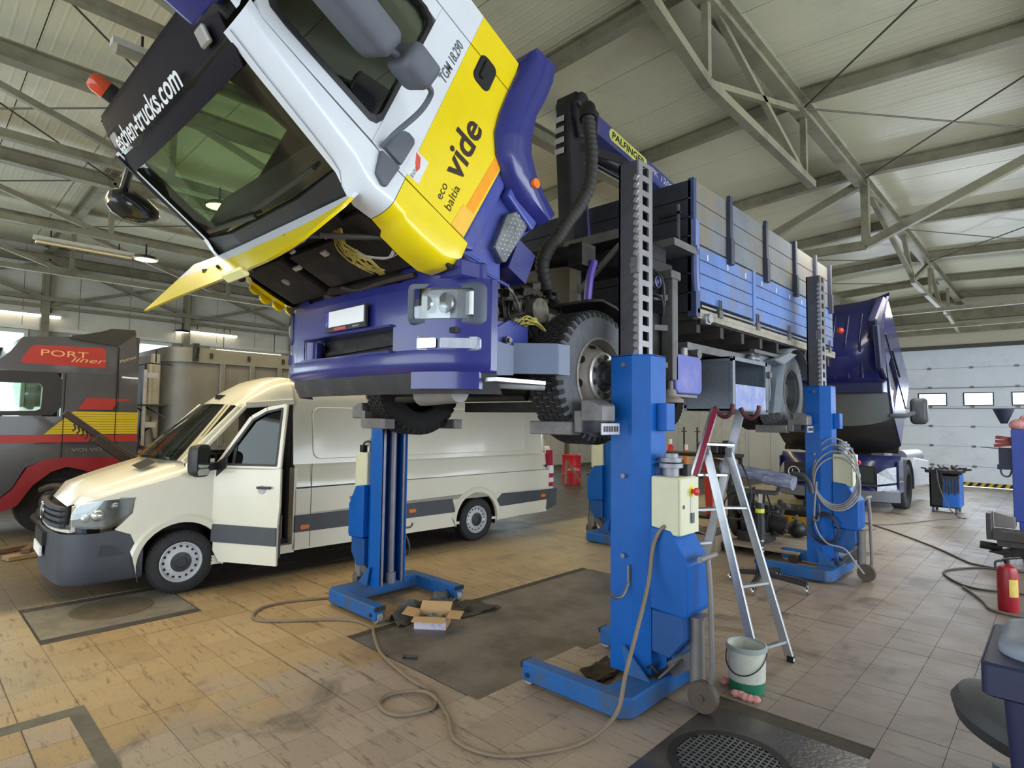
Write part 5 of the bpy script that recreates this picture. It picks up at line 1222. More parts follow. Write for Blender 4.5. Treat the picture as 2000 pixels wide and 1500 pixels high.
# cables hung on the rear lift
m = MB(); B = WORLD[LC]
for k in range(4):
    a0 = 0.1*k; m2 = [(0.20+0.26*math.cos(q)+0.01*k, -0.16-0.012*k+0.02*math.sin(3*q+k), 1.34-0.05*k+(0.42-0.03*k)*math.sin(q)) for q in [2*PI*j/20 for j in range(20)]]
    m.tube([B @ Vector(p) for p in m2], 0.011, n=6, sub=2, closed=True)
m.tube([B @ Vector(p) for p in ((0.0,-0.2,1.2),(-0.03,-0.21,0.7),(0.10,-0.22,0.45),(0.3,-0.2,0.4),(0.42,-0.2,0.25),(0.5,-0.15,0.12))], 0.011, n=6, sub=5)
tag(m.build('cable_coil', mat('cable_grey', (150,148,150), 0.55)), 'looped pale grey cables hanging on the rear lift control box', 'cable')
m = MB()
for k in range(3):
    m.tube([B @ Vector((0.08+0.16*math.cos(q),-0.19-0.012*k,0.62+(0.2-0.02*k)*math.sin(q))) for q in [2*PI*j/16 for j in range(16)]], 0.012, n=6, sub=2, closed=True)
tag(m.build('cable_coil', mat('cable_navy', (40,44,66), 0.55)), 'dark blue cable coil hanging low on the rear lift column', 'cable')
m = MB(); B2 = WORLD[LB]
for k in range(3):
    m.tube([B2 @ Vector((0.10+0.10*math.cos(q),-0.22-0.012*k,0.98+(0.25-0.02*k)*math.sin(q))) for q in [2*PI*j/16 for j in range(16)]], 0.011, n=6, sub=2, closed=True)
m.tube([B2 @ Vector(p) for p in ((0.05,-0.23,0.75),(-0.05,-0.28,0.55),(0.0,-0.30,0.42),(0.1,-0.24,0.40))], 0.011, n=6, sub=4)
tag(m.build('cable_coil', mat('cable_grey_dark', (92,92,94), 0.55)), 'dark grey cable coil and plug hanging beside the open lift channel', 'cable')
# the long hose from the nearest lift across the floor
HOSE = mat('hose_brown', (122,106,88), 0.6, var=0.12)
gp = [(-5.65,3.42),(-5.79,3.35),(-5.98,2.96),(-5.95,2.66),(-5.61,2.52),(-5.1,3.08),(-4.75,3.17),(-4.56,3.08),(-4.15,2.88),(-3.6,2.76),(-3.28,2.74),(-3.14,2.58),(-3.24,2.37),(-3.44,2.38),(-3.50,2.53),(-3.32,2.70),(-3.0,2.61),(-2.74,2.45),(-2.47,2.49),(-2.29,2.69),(-2.17,2.98)]
m = MB(); pts = [(x,y,0.014+(0.012 if i == 15 else 0)) for i, (x, y) in enumerate(gp)]+[(-2.10,3.22,0.12),(-2.09,3.32,0.35),(-2.115,3.62,0.8),(-2.12,3.70,1.05),(-2.08,3.72,1.18),(-2.05,3.755,1.22)]
m.tube(pts, 0.0135, n=8, sub=8)
tag(m.build('supply_hose', HOSE), 'long brown grey hose looping over the floor up to the near control box', 'hose')
# ================================================================ the white van
VW = mat('van_white', (226,221,204), 0.22, var=0.015, coat=0.4)  # white warmed in the colour to stand in for warm lamp light
VTRIM = mat('van_trim_grey', (70,74,80), 0.55, var=0.08)
VBUMP = mat('van_bumper_grey', (64,67,76), 0.6, var=0.06, bump=0.08, bscale=220)
VG = glass_mat('van_glass', (0.10,0.115,0.11), 0.03)
VL = (-7.12, 2.26)
VA = R(-2.5626)
van = thing('panel_van', 'white high-roofed panel van with open driver door parked behind the lift', 'van', (VL[0], VL[1], 0), VA)
BV = WORLD[van]
def V(): return MB(BV)
VWID = -1.98
def arc(c, r, a0, a1, n=10): return [(c[0]+r*math.cos(R(a0+(a1-a0)*k/n)), c[1]+r*math.sin(R(a0+(a1-a0)*k/n))) for k in range(n+1)]
def vside(poly, mt, nm, x0=-0.03, x1=0.0, **k):
    m = V(); m.prism(poly, 'X', x0, x1); return m.build(nm, mt, van, smooth=0, **k)
# cargo body: near side lower panels with the rear wheel arch
RW = (4.31, 0.34); FW = (0.03, 0.34)
low = [(1.29,0.28)]+[(3.86,0.28)]+arc(RW,0.43,188,8,16)+[(4.76,0.28),(5.95,0.33),(6.14,0.42),(6.14,0.72),(1.29,0.72)]
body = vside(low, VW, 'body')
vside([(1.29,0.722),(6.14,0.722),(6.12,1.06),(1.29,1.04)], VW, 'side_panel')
m = V(); rs = []
for u, dx in ((1.29,0),(2.2,0),(3.0,0),(4.2,0),(5.4,-0.01),(5.95,-0.03),(6.08,-0.08),(6.13,-0.16)):
    rs.append([(dx,u,1.05),(dx-0.03,u,1.30),(dx-0.05,u,1.33),(dx-0.075,u,1.34),(dx-0.13,u,1.9),(dx-0.17,u,2.15),(dx-0.24,u,2.34),(dx-0.34,u,2.42),(dx-0.6,u,2.47),(VWID/2,u,2.49),(VWID+0.6-dx,u,2.47),(VWID+0.34-dx,u,2.42),(VWID+0.2-dx,u,2.2),(VWID-dx,u,1.05),(VWID-dx,u,0.3)])
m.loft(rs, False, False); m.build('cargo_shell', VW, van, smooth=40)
# pressed window panels on the side
def press(u0, u1, z0, z1, slope):
    m = V(); pts = rrect(u1-u0, z1-z0, 0.10, 5, (u0+u1)/2, (z0+z1)/2)
    X = lambda z: -0.075-(z-1.34)*0.095+0.002
    o = [(X(z)+0.004,u,z) for u, z in pts]; cu, cz = (u0+u1)/2, (z0+z1)/2
    i1 = [(X(cz+(z-cz)*0.97)+0.012, cu+(u-cu)*0.985, cz+(z-cz)*0.97) for u, z in pts]
    k = len(pts); m.add(o+i1, [(a,(a+1)%k,k+(a+1)%k,k+a) for a in range(k)]+[tuple(range(k,2*k))]); m.build('pressed_panel', VW, van, smooth=0)
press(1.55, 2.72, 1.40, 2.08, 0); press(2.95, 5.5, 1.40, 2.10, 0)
m = V(); m.b(-0.001,0.003,2.83,2.84,0.3,1.35); m.b(-0.001,0.003,1.50,1.508,0.3,1.35); m.b(-0.002,0.0025,1.3,6.1,1.050,1.060); m.build('seam', mat('seam_dark', (90,90,92), 0.8), van, smooth=0)
m = V(); m.b(VWID+0.05,-0.05,6.10,6.14,0.4,1.05); m.b(VWID+0.02,-0.02,0.9,6.0,0.30,0.34); m.b(VWID,VWID+0.03,-0.4,6.1,0.3,1.2); m.build('rear_and_floor', VW, van, smooth=0)
# grey rub strips
vside([(1.29,0.50),(3.86,0.50),(3.80,0.71),(1.29,0.71)], VTRIM, 'rub_strip', 0.0, 0.022, bevel=0.006)
vside([(4.82,0.50),(5.98,0.52),(6.0,0.70),(4.86,0.71),(4.75,0.62)], VTRIM, 'rub_strip', 0.0, 0.022, bevel=0.006)
m = V(); m.prism([(5.95,0.33),(6.22,0.40),(6.24,0.70),(6.0,0.70)], 'X', -0.12, 0.028); m.prism([(6.14,0.36),(6.24,0.40),(6.24,0.66),(6.14,0.66)], 'X', VWID, 0.0); m.build('rear_bumper', VTRIM, van, smooth=0, bevel=0.02)
AMB = mat('amber_marker', (232,120,30), 0.3)
for u, z in ((1.42,0.56),(3.05,0.60),(5.85,0.60)):
    m = V(); m.prism(rrect(0.12,0.05,0.018,3,u,z), 'X', 0.02, 0.032); m.build('side_marker', AMB, van, smooth=0)
m = V(); m.prism([(6.02,0.74),(6.14,0.74),(6.12,1.40),(6.04,1.40)], 'X', -0.10, 0.006); tl = m.build('tail_lamp', mat('tail_red', (170,24,52), 0.2), van, smooth=0, bevel=0.008)
for z0, z1 in ((0.98,1.12),(0.82,0.90)):
    m = V(); m.prism([(6.025,z0),(6.145,z0),(6.14,z1),(6.03,z1)], 'X', -0.05, 0.010); m.build('tail_lamp_clear', mat('tail_white', (232,228,232), 0.2), tl, smooth=0)
m = V(); m.cyl((-0.01,5.95,1.12),(0.012,5.95,1.12),0.025); m.build('fuel_button', BLACK, van)
# wheel arch rings, wheels
for c in (RW, FW):
    m = V(); rs = [[(-0.03,)+p for p in arc(c,0.43,200 if c is FW else 190,-12 if c is FW else -8,18)], [(0.02,)+p for p in arc(c,0.435,200 if c is FW else 190,-12 if c is FW else -8,18)], [(0.028,)+p for p in arc(c,0.49,165 if c is FW else 175,15 if c is FW else 8,18)], [(0.0,)+p for p in arc(c,0.52,160 if c is FW else 170,22 if c is FW else 12,18)]]
    m.loft(rs, False, False); m.build('arch_ring', VW, van, smooth=50)
    m = V(); m.loft([[(-0.03,)+p for p in arc(c,0.44,195,-15,14)], [(-0.4,)+p for p in arc(c,0.44,195,-15,14)]], False, False); m.b(-0.42,-0.4,c[0]-0.45,c[0]+0.45,0.2,0.8); m.build('wheel_well', GRIME, van)
VRIM = mat('van_rim_silver', (196,198,202), 0.4, 0.0, var=0.06)
def van_wheel(c):
    m = V(); M0 = BV @ Matrix.Translation((-0.10,c[0],0.338)); m = MB(M0)
    wheel_tyre(m, 0.335, 0.22, 0.215, 40); w = m.build('wheel', mat('van_tyre', (44,44,46), 0.8, var=0.2, bump=0.12, bscale=80), van, smooth=50)
    m = MB(M0); tread(m, 0.340, 0.21, 4, 60); m.build('tread', TYRED, w, smooth=0)
    m = MB(M0); m.lathe([(0.215,0.08),(0.222,0.10),(0.205,0.11),(0.192,0.085),(0.185,0.055),(0.15,0.075),(0.12,0.09),(0.105,0.10)],(0,0,0),'X',40,False); m.build('rim', VRIM, w)
    m = MB(M0); m.lathe([(0.108,0.09),(0.105,0.108),(0.06,0.115),(0.055,0.10),(0.001,0.10)],(0,0,0),'X',32)
    for i in range(6):
        a = 2*PI*i/6; m.cyl((0.10,0.08*math.cos(a),0.08*math.sin(a)),(0.122,0.08*math.cos(a),0.08*math.sin(a)),0.010,n=6)
    m.build('hub_cap', mat('hub_cap_grey', (48,51,56), 0.5), w)
    m = MB(M0)
    for i in range(16):
        a = 2*PI*i/16; m.add([(0.072+0.001, (0.166+0.012*math.cos(q))*math.cos(a)-0.015*math.sin(q)*math.sin(a), (0.166+0.012*math.cos(q))*math.sin(a)+0.015*math.sin(q)*math.cos(a)) for q in [2*PI*j/10 for j in range(10)]], [tuple(range(10))])
    m.build('rim_hole', mat('hole_black', (12,12,12), 0.9), w, smooth=0)
van_wheel(FW); van_wheel(RW)
for c in (FW, RW):
    m = MB(BV @ Matrix.Translation((VWID+0.10,c[0],0.338))); wheel_tyre(m, 0.335, 0.22, 0.215, 24); m.build('wheel', TYRED, van)
# fender with front arch, bonnet, nose
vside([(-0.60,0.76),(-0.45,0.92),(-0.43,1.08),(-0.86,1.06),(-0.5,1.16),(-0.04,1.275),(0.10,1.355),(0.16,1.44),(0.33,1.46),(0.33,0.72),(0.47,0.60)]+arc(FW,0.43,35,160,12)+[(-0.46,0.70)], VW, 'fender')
hood = []
for t, ins in ((0.0,0.40),(0.12,0.16),(0.3,0.07),(0.55,0.03),(0.8,0.0),(1.0,0.0)):
    u = -0.98+t*1.02; ze = 1.035+0.25*t+0.05*t*t; zc = 1.09+0.36*t**0.8
    if t == 0: ze, zc = 0.99, 1.0
    w = VWID
    hood.append([(-ins,u+0.10*(1-t),ze-0.03),(-ins-0.03,u+0.08*(1-t),ze+0.012),(-0.25-ins*0.5,u+0.03,zc-0.02),(w/2,u,zc+0.01),(w+0.25+ins*0.5,u+0.03,zc-0.02),(w+ins+0.03,u+0.08*(1-t),ze+0.012),(w+ins,u+0.1*(1-t),ze-0.03)])
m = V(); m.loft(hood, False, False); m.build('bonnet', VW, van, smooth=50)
m = V(); m.prism([(-0.55,-0.35),(-0.30,-0.36),(-0.28,-0.22),(-0.62,-0.20)], 'Z', 0, 0.004)
m = V(); m.add([(-0.62,-0.36,1.352),(-0.30,-0.34,1.325),(-0.33,-0.18,1.40),(-0.66,-0.20,1.425)], [(0,1,2,3)]); m.v = [Vector((v.x,v.y,v.z+0.018)) for v in m.v]; m.build('bonnet_vent', BLACK, van, smooth=0)
def nose(u0, w):      # u of the nose at a cross position
    d = abs(w-VWID/2)/(abs(VWID)/2); return u0+0.30*d**3.2
ws_ = [VWID*k/16 for k in range(17)]
m = V(); m.sheet([[(x*0.94+VWID*0.03,nose(-1.05,x),z) for x in ws_[1:-1]] for z in (0.62,0.80)], (0,0.04,0)); 
fp = [(VWID/2+0.99*math.sin(R(90*k/8)) , -1.09+0.06*(k/8)**2) for k in range(0,7)]
fp = [(VWID/2-0.99+0.30+(1.38)*k/8, -1.09+0.05*(abs(k-4)/4)**2) for k in range(9)]
arcp = [(-0.30+0.30*math.sin(R(a)), -1.04+0.30-0.30*math.cos(R(a))) for a in range(10,91,10)]
arcl = [(VWID-p[0], p[1]) for p in reversed(arcp)]
ring = [(VWID,-0.40)]+arcl+fp+arcp+[(0.0,-0.60),(0.0,-0.50),(0.0,-0.42),(0.0,-0.34)]
def side_top(u): return min(0.775, 0.74+0.0*u) if u < -0.6 else 0.755-0.02*(u+0.6)/0.26
m.loft([[(x*(1-sh)+VWID/2*sh, u+0.06*sh, min(z,side_top(u)) if z > 0.7 else z) for x, u in ring] for z, sh in ((0.23,0.05),(0.27,0.012),(0.45,0.0),(0.60,0.0),(0.66,0.006),(0.775,0.018))], False, False)
m.build('front_bumper', VBUMP, van, smooth=50)
m = V(); m.sheet([[(x,nose(-1.055,x)+0.01,z) for x in ws_[3:14]] for z in (0.76,0.98)], (0,0.03,0)); m.build('grille_back', BLACK, van, smooth=0)
for z in (0.80,0.86,0.92,0.97):
    m = V(); m.sheet([[(x,nose(-1.085,x),z+dz) for x in ws_[3:14]] for dz in (-0.018,0.014)], (0,0.05,0)); m.build('grille_bar', VBUMP, van, smooth=40)
m = V(); m.sheet([[(ws_[2]+dx,nose(-1.05,ws_[2]),z) for dx in (0.0,-0.06)] for z in (0.74,0.90,1.0)], (0,0.03,0)); m.sheet([[(x,nose(-1.07,x),z) for x in ws_[2:15]] for z in (0.735,0.762)], (0,0.03,0)); m.build('grille_frame', VW, van, smooth=0)
m = V()
ec = Vector((VWID/2, nose(-1.10,VWID/2), 0.90))
m.tube([ec+Vector((0.09*math.cos(q),0,0.09*math.sin(q))) for q in [2*PI*j/24 for j in range(24)]], 0.009, n=6, closed=True)
for j in range(3):
    q = PI/2+2*PI*j/3; m.cyl(ec, ec+Vector((0.088*math.cos(q),0,0.088*math.sin(q))), 0.014, 0.003, n=6)
m.build('bonnet_emblem', CHROME, van)
# headlight wrapping the corner
m = V(); hp = [(-0.10,-0.80),(-0.02,-0.62),(0.004,-0.47)]
m.loft([[(-0.26,-0.955,0.80),(-0.12,-0.84,0.78),(-0.03,-0.70,0.775),(0.0,-0.58,0.80),(0.004,-0.47,0.90)], [(-0.25,-0.94,0.92),(-0.10,-0.83,0.95),(-0.015,-0.68,0.99),(0.004,-0.55,1.02),(0.006,-0.44,1.05)], [(-0.20,-0.90,1.02),(-0.08,-0.79,1.065),(-0.01,-0.66,1.085),(0.003,-0.55,1.09),(0.006,-0.42,1.075)]], False, False)
hl = m.build('headlight', glass_mat('van_lamp_lens', (0.75,0.78,0.80), 0.16), van, smooth=60)
m = V(); m.loft([[(-0.27,-0.93,0.81),(-0.14,-0.80,0.79),(-0.06,-0.66,0.79),(-0.03,-0.50,0.90)], [(-0.22,-0.88,1.01),(-0.12,-0.74,1.05),(-0.05,-0.62,1.07),(-0.03,-0.46,1.06)]], False, False); m.build('headlight_back', mat('lamp_dark', (96,98,100), 0.3, 0.5, var=0.3, scale=12), hl)
for c, r_ in (((-0.09,-0.74,0.91),0.065),((-0.17,-0.83,0.88),0.05),((-0.045,-0.60,1.0),0.04)):
    m = V(); m.sph(c, r_, 14); m.build('lamp_bowl', LAMPG, hl)
m = V(); m.prism([(-0.74,0.50),(-0.50,0.50),(-0.60,0.60),(-0.72,0.62)], 'X', 0.0, 0.004); m.cyl((-0.01,-0.68,0.555),(0.010,-0.68,0.555),0.035); m.build('fog_lamp', mat('fog_dark', (46,48,54), 0.5), van)
m = V(); m.prism(rrect(0.52,0.11,0.01,2,VWID/2,0), 'Y', nose(-1.13,VWID/2), nose(-1.11,VWID/2)); m.v = [Vector((v.x,v.y,v.z+0.50)) for v in m.v]; m.build('number_plate', mat('plate_white', (246,246,246), 0.4), van, smooth=0)
m = V(); m.b(VWID/2-0.3,VWID/2+0.3,-1.12,-1.08,0.56,0.70); m.build('lower_grille', BLACK, van, smooth=0)
# windscreen, pillars, cab roof
m = V(); m.loft([[(-0.14,0.03,1.43),(-0.45,-0.12,1.44),(VWID/2,-0.20,1.44),(VWID+0.45,-0.12,1.44),(VWID+0.14,0.03,1.43)], [(-0.24,0.66,2.07),(-0.5,0.58,2.09),(VWID/2,0.54,2.10),(VWID+0.5,0.58,2.09),(VWID+0.24,0.66,2.07)]], False, False); m.build('windscreen', VG, van, smooth=60)
for p_, q_, w_, h_ in (((-0.10,0.03,1.42),(-0.21,0.68,2.09),0.06,0.05), ((-0.03,0.05,1.38),(-0.15,0.70,2.06),0.05,0.05), ((VWID+0.10,0.03,1.42),(VWID+0.21,0.68,2.09),0.06,0.05), ((-0.16,0.69,2.08),(-0.16,1.3,2.14),0.08,0.06)):
    m = V(); m.bar(p_, q_, w_, h_, (1,0,0)); m.build('pillar', VW, van, smooth=0, bevel=0.012)
m = V(); m.bar((-0.3,-0.05,1.45),(-1.0,-0.16,1.46),0.02,0.03); m.bar((-0.7,-0.08,1.47),(-1.3,0.05,1.6),0.015,0.02); m.build('wiper', BLACK, van, smooth=0)
m = V(); rs = []
for u, z0, z1 in ((0.60,2.05,2.10),(0.72,2.06,2.20),(0.88,2.08,2.32),(1.05,2.10,2.42),(1.20,2.12,2.47),(1.30,2.14,2.49)):
    rs.append([(-0.155,u,z0),(-0.18,u,z0+(z1-z0)*0.35),(-0.24,u,z0+(z1-z0)*0.65),(-0.36,u,z1-0.05),(-0.6,u,z1-0.015),(VWID/2,u,z1),(VWID+0.6,u,z1-0.015),(VWID+0.36,u,z1-0.05),(VWID+0.2,u,z0)])
m.loft(rs, False, False); m.build('cab_roof', VW, van, smooth=50)
m = V(); m.b(-1.02,-0.98,0.62,0.74,2.16,2.22); m.build('aerial', BLACK, van, smooth=0)
# door opening: pillar, sill, dark inside, seat
vside([(1.275,0.30),(1.31,0.30),(1.31,1.3),(1.275,1.3)], VW, 'door_pillar', -0.16, -0.0)
vside([(0.33,0.26),(1.3,0.26),(1.3,0.36),(0.33,0.36)], VW, 'sill', -0.14, -0.0)
m = V(); m.b(-1.9,-0.14,1.24,1.29,0.36,2.1); m.b(-1.9,-0.1,-0.1,1.25,0.36,0.42); m.b(-1.9,-1.86,0.0,1.2,0.4,1.4); m.build('cab_lining', mat('van_inside', (34,32,32), 0.85), van, smooth=0)
m = V(); m.b(-1.85,-0.12,-0.02,0.32,0.9,1.38); m.build('dashboard', INT, van, smooth=0, bevel=0.04)
m = V(); m.prism([(0.62,0.74),(1.08,0.74),(1.10,0.90),(1.05,0.92),(1.16,1.5),(1.06,1.55),(0.96,0.94),(0.62,0.90)], 'X', -0.72, -0.25); m.prism(rrect(0.10,0.18,0.03,3,1.10,1.64), 'X', -0.6, -0.36); m.build('seat', INT, van, smooth=30, bevel=0.03)
m = V(); m.b(-0.35,-0.12,1.0,1.20,0.40,0.72); m.build('seat_box', mat('seat_base_grey', (150,152,156), 0.7), van, smooth=0, bevel=0.02)
m = V(); m.tube([(-0.5+0.19*math.cos(q),0.42+0.06*math.sin(q),1.30+0.18*math.sin(q)) for q in [2*PI*j/18 for j in range(18)]],0.015,closed=True); m.build('steering_wheel', BLACK, van)
# the open driver door, hinged at its front edge
DM = BV @ Matrix.Translation((0.0,0.33,0)) @ Matrix.Rotation(R(-53), 4, 'Z')
def dprism(poly, mt, nm, x0=-0.035, x1=0.0, par=None, **k):
    m = MB(DM); m.prism(poly, 'X', x0, x1); return m.build(nm, mt, par or van, smooth=0, **k)
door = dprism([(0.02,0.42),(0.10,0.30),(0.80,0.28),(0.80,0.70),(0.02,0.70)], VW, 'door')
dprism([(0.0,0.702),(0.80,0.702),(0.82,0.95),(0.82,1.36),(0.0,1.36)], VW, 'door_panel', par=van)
dprism([(0.0,0.52),(0.80,0.50),(0.80,0.70),(0.0,0.72)], VTRIM, 'rub_strip', 0.0, 0.02, par=van, bevel=0.005)
FX = lambda z: -0.02-(z-1.36)*0.17
m = MB(DM)
for (u0,z0),(u1,z1),w_ in (((0.02,1.36),(0.38,1.93),0.06),((0.38,1.93),(0.56,2.03),0.05),((0.56,2.03),(0.79,2.07),0.05),((0.79,1.36),(0.78,2.08),0.055),((0.0,1.36),(0.80,1.36),0.05)):
    m.bar((FX(z0),u0,z0),(FX(z1),u1,z1),0.04,w_,(0,-0.4,1))
m.build('door_frame', VW, van, smooth=0, bevel=0.008)
m = MB(DM); m.add([(FX(z)-0.01,u,z) for u, z in ((0.06,1.38),(0.76,1.38),(0.75,2.05),(0.56,2.0),(0.40,1.91))], [(0,1,2,3,4)]); m.build('door_window', VG, van, smooth=0)
m = MB(DM); m.bar((FX(1.38)-0.005,0.22,1.38),(FX(1.80)-0.005,0.22,1.75),0.02,0.03); 
for (u0,z0),(u1,z1) in (((0.06,1.395),(0.76,1.395)),((0.76,1.39),(0.75,2.04)),((0.40,1.90),(0.56,1.995)),((0.56,1.995),(0.75,2.04)),((0.06,1.39),(0.40,1.90))): m.bar((FX(z0)+0.018,u0,z0),(FX(z1)+0.018,u1,z1),0.012,0.025,(0,-0.3,1))
m.build('window_seal', BLACK, van, smooth=0)
m = MB(DM); m.cyl((0.0,0.60,1.12),(0.006,0.60,1.12),0.05,n=20); m.build('handle_cup', mat('cup_grey', (176,178,184), 0.4), van)
m = MB(DM); m.cb((0.03,0.64,1.145),(0.03,0.17,0.028)); m.build('door_handle', BLACK, van, bevel=0.006, smooth=0)
m = MB(DM); m.b(-0.14,-0.035,0.04,0.78,0.34,1.36); m.build('door_lining', mat('door_inside_grey', (86,84,84), 0.7), van, smooth=0, bevel=0.02)
m = MB(DM); rs = [[(0.25+p[0], y, 1.45+p[1]) for p in [(q[0]*s,q[1]*s) for q in rrect(0.22,0.36,0.07,4)]] for y, s in ((-0.10,0.6),(-0.07,0.9),(0.0,1.0),(0.05,0.98))]
m.loft(rs); mr = m.build('mirror', BLACK, van, smooth=50)
m = MB(DM); m.add([(0.25+p[0],0.052,1.48+p[1]) for p in rrect(0.19,0.22,0.05,4)], [tuple(range(20))]); m.add([(0.25+p[0],0.052,1.325+p[1]) for p in rrect(0.19,0.07,0.03,4)], [tuple(range(20))]); m.build('mirror_glass', mat('mirror_glass', (170,175,180), 0.05, 1.0), van, smooth=0)
m = MB(DM); m.b(0.0,0.16,-0.02,0.05,1.33,1.42); m.prism([(0.02,1.24),(0.16,1.36),(0.16,1.50),(0.03,1.42)], 'X', -0.02, 0.006); m.build('mirror_arm', BLACK, van, smooth=0, bevel=0.01)
m = MB(DM); m.lathe([(0.05,-0.05),(0.06,0.0),(0.04,0.03),(0.001,0.035)],(0.25,-0.09,1.36),'Y',14); m.build('mirror_shell', VW, van)
# ================================================================ dark striped tractor on the left
GX = -11.8
gtr = thing('tractor_lorry', 'dark grey lorry cab with red yellow stripes and a red lettered panel', 'truck', (GX-1.2, 1.9, 0))
GREYC = mat('lorry_dark_grey', (62,62,68), 0.3, var=0.08, coat=0.3)
STRED = mat('stripe_red', (146,38,34), 0.4, var=0.06); STYEL = mat('stripe_yellow', (178,158,22), 0.4, var=0.04); FRED = mat('fender_red', (122,28,36), 0.35, var=0.08, coat=0.2)
def G(): return MB()
def gside(poly, mt, nm, t=0.02, x=GX, **k):
    m = MB(); m.prism(poly, 'X', x-t, x); return m.build(nm, mt, gtr, smooth=0, **k)
m = MB()                             # cab side around the window, then roof, back, front
m.prism([(0.95,1.20),(2.98,1.20),(2.98,1.90),(0.95,1.90)], 'X', GX-0.06, GX)
m.prism([(1.90,1.902),(2.98,1.902),(2.95,2.60),(1.90,2.60)], 'X', GX-0.06, GX)
m.prism([(0.98,2.602),(2.95,2.602),(2.93,3.05),(2.90,3.36),(2.45,3.30),(1.99,3.21),(1.38,3.14),(1.24,2.9)], 'X', GX-0.06, GX)
gcab = m.build('cab', GREYC, gtr, smooth=0)
m = MB(); m.prism([(1.24,2.9),(1.38,3.14),(1.99,3.21),(1.99,3.17),(1.40,3.10),(1.28,2.88)], 'X', GX-2.44, GX-0.06); m.b(GX-2.44,GX-0.06,2.90,2.98,1.1,3.3); m.b(GX-2.44,GX-0.1,1.0,2.95,1.1,1.2); m.prism([(2.0,3.2),(2.9,3.36),(2.9,3.40),(2.0,3.24)], 'X', GX-2.44, GX-0.06); m.build('cab_shell', GREYC, gtr, smooth=0)
gside([(1.96,3.20),(2.40,3.34),(2.53,3.40),(2.88,3.42),(2.90,3.34),(2.66,3.13),(2.56,3.12),(1.99,3.17)], BLACK, 'roof_fairing', 0.05, GX+0.03)
gside([(2.64,3.13),(2.88,3.38),(2.93,3.02),(2.98,2.72),(2.96,2.5),(3.0,1.2),(2.72,1.2),(2.68,2.5)], GREYC, 'side_fairing', 0.02, GX+0.025)
m = MB(); m.prism([(1.12,2.50),(1.18,2.58),(1.80,2.60),(1.90,2.50),(1.91,2.05),(1.80,1.93),(1.12,1.90)], 'X', GX-0.02, GX+0.006)
# seal ring: build as frame
m = MB(); o_ = [(1.0,2.52),(1.10,2.60),(1.82,2.61),(1.90,2.50),(1.91,2.05),(1.80,1.92),(1.0,1.90)]; i_ = [(1.0,2.40),(1.12,2.42),(1.62,2.42),(1.66,2.36),(1.65,2.02),(1.60,1.99),(1.0,1.97)]
k = len(o_); m.add([(GX+0.004,*p) for p in o_]+[(GX+0.004,*p) for p in i_]+[(GX-0.12,*p) for p in i_], [(a,(a+1)%k,k+(a+1)%k,k+a) for a in range(k)]+[(k+a,k+(a+1)%k,2*k+(a+1)%k,2*k+a) for a in range(k)]); m.build('window_seal', BLACK, gtr, smooth=0)
m = MB(); m.prism(i_, 'X', GX-0.05, GX-0.045); m.build('side_window', SIDEG, gtr, smooth=0)
m = MB(); m.b(GX-2.44,GX-2.40,2.0,2.95,1.2,3.2); m.b(GX-2.44,GX-2.40,0.95,2.0,1.2,1.88); m.b(GX-2.44,GX-2.40,0.95,2.0,2.62,3.15); m.b(GX-0.9,GX-0.3,2.0,2.3,1.2,2.1); m.b(GX-2.2,GX-0.1,0.95,1.2,1.5,1.98); m.build('cab_inside', INT, gtr, smooth=0)
gside([(1.48,2.99),(1.54,3.03),(2.43,3.06),(2.47,3.02),(2.49,2.74),(2.46,2.72),(1.40,2.73),(1.36,2.76)], STRED, 'name_panel', 0.004, GX+0.003)
T = lambda y, z: frame((GX+0.006, y, z), (0,1,0), (0,0,1))
LETT = mat('letter_tan', (206,150,110), 0.5); LETG = mat('letter_silver', (140,138,136), 0.4, 0.4)
text('name_lettering', 'PORT', LETT, T(1.92,2.915), 0.10, gtr, width=0.62); text('name_lettering', 'liner', LETT, T(2.24,2.835), 0.085, gtr, width=0.48, shear=0.35)
text('script_lettering', 'Matthieu', mat('letter_pale', (170,160,140), 0.5), frame((GX+0.03,2.79,2.90),(0,1,0.45),(0,-0.45,1)), 0.05, gtr, width=0.26, shear=0.3)
text('grille_lettering', 'VOLVO', LETG, T(2.28,1.36), 0.055, gtr, width=0.42)
gside([(2.12,2.02),(2.23,2.21),(2.86,2.21),(2.84,2.18),(2.68,2.17),(2.60,2.02)], STRED, 'stripe', 0.004, GX+0.028)
for i in range(9):
    z0 = 1.615+i*0.0415; y0 = 1.70+max(0,(z0-1.62))*1.0
    gside([(y0,z0),(2.985,z0),(2.985,z0+0.036),(y0+0.04,z0+0.036)], STYEL, 'stripe', 0.004, GX+0.029)
gside([(0.95,1.49),(2.985,1.48),(2.985,1.60),(0.95,1.61)], STRED, 'stripe', 0.004, GX+0.029)
m = MB(); m.b(GX+0.024,GX+0.031,1.935,1.947,1.16,2.6); m.b(GX+0.024,GX+0.032,2.65,2.662,1.2,3.1); m.build('door_gap', mat('gap_black', (10,10,10), 0.9), gtr, smooth=0)
gside([(2.72,2.57),(2.96,2.565),(2.96,2.59),(2.72,2.60)], TXW, 'reflector_strip', 0.004, GX+0.029)
gside([(1.22,0.44),(1.42,0.52),(1.60,0.82),(1.82,1.02),(2.02,1.09),(2.24,1.03),(2.30,1.0),(2.72,1.03),(3.0,1.04),(3.0,1.22),(1.95,1.24),(1.70,1.20),(1.52,1.10),(1.36,0.78),(1.20,0.62)], FRED, 'wheel_arch', 0.12, GX+0.04)
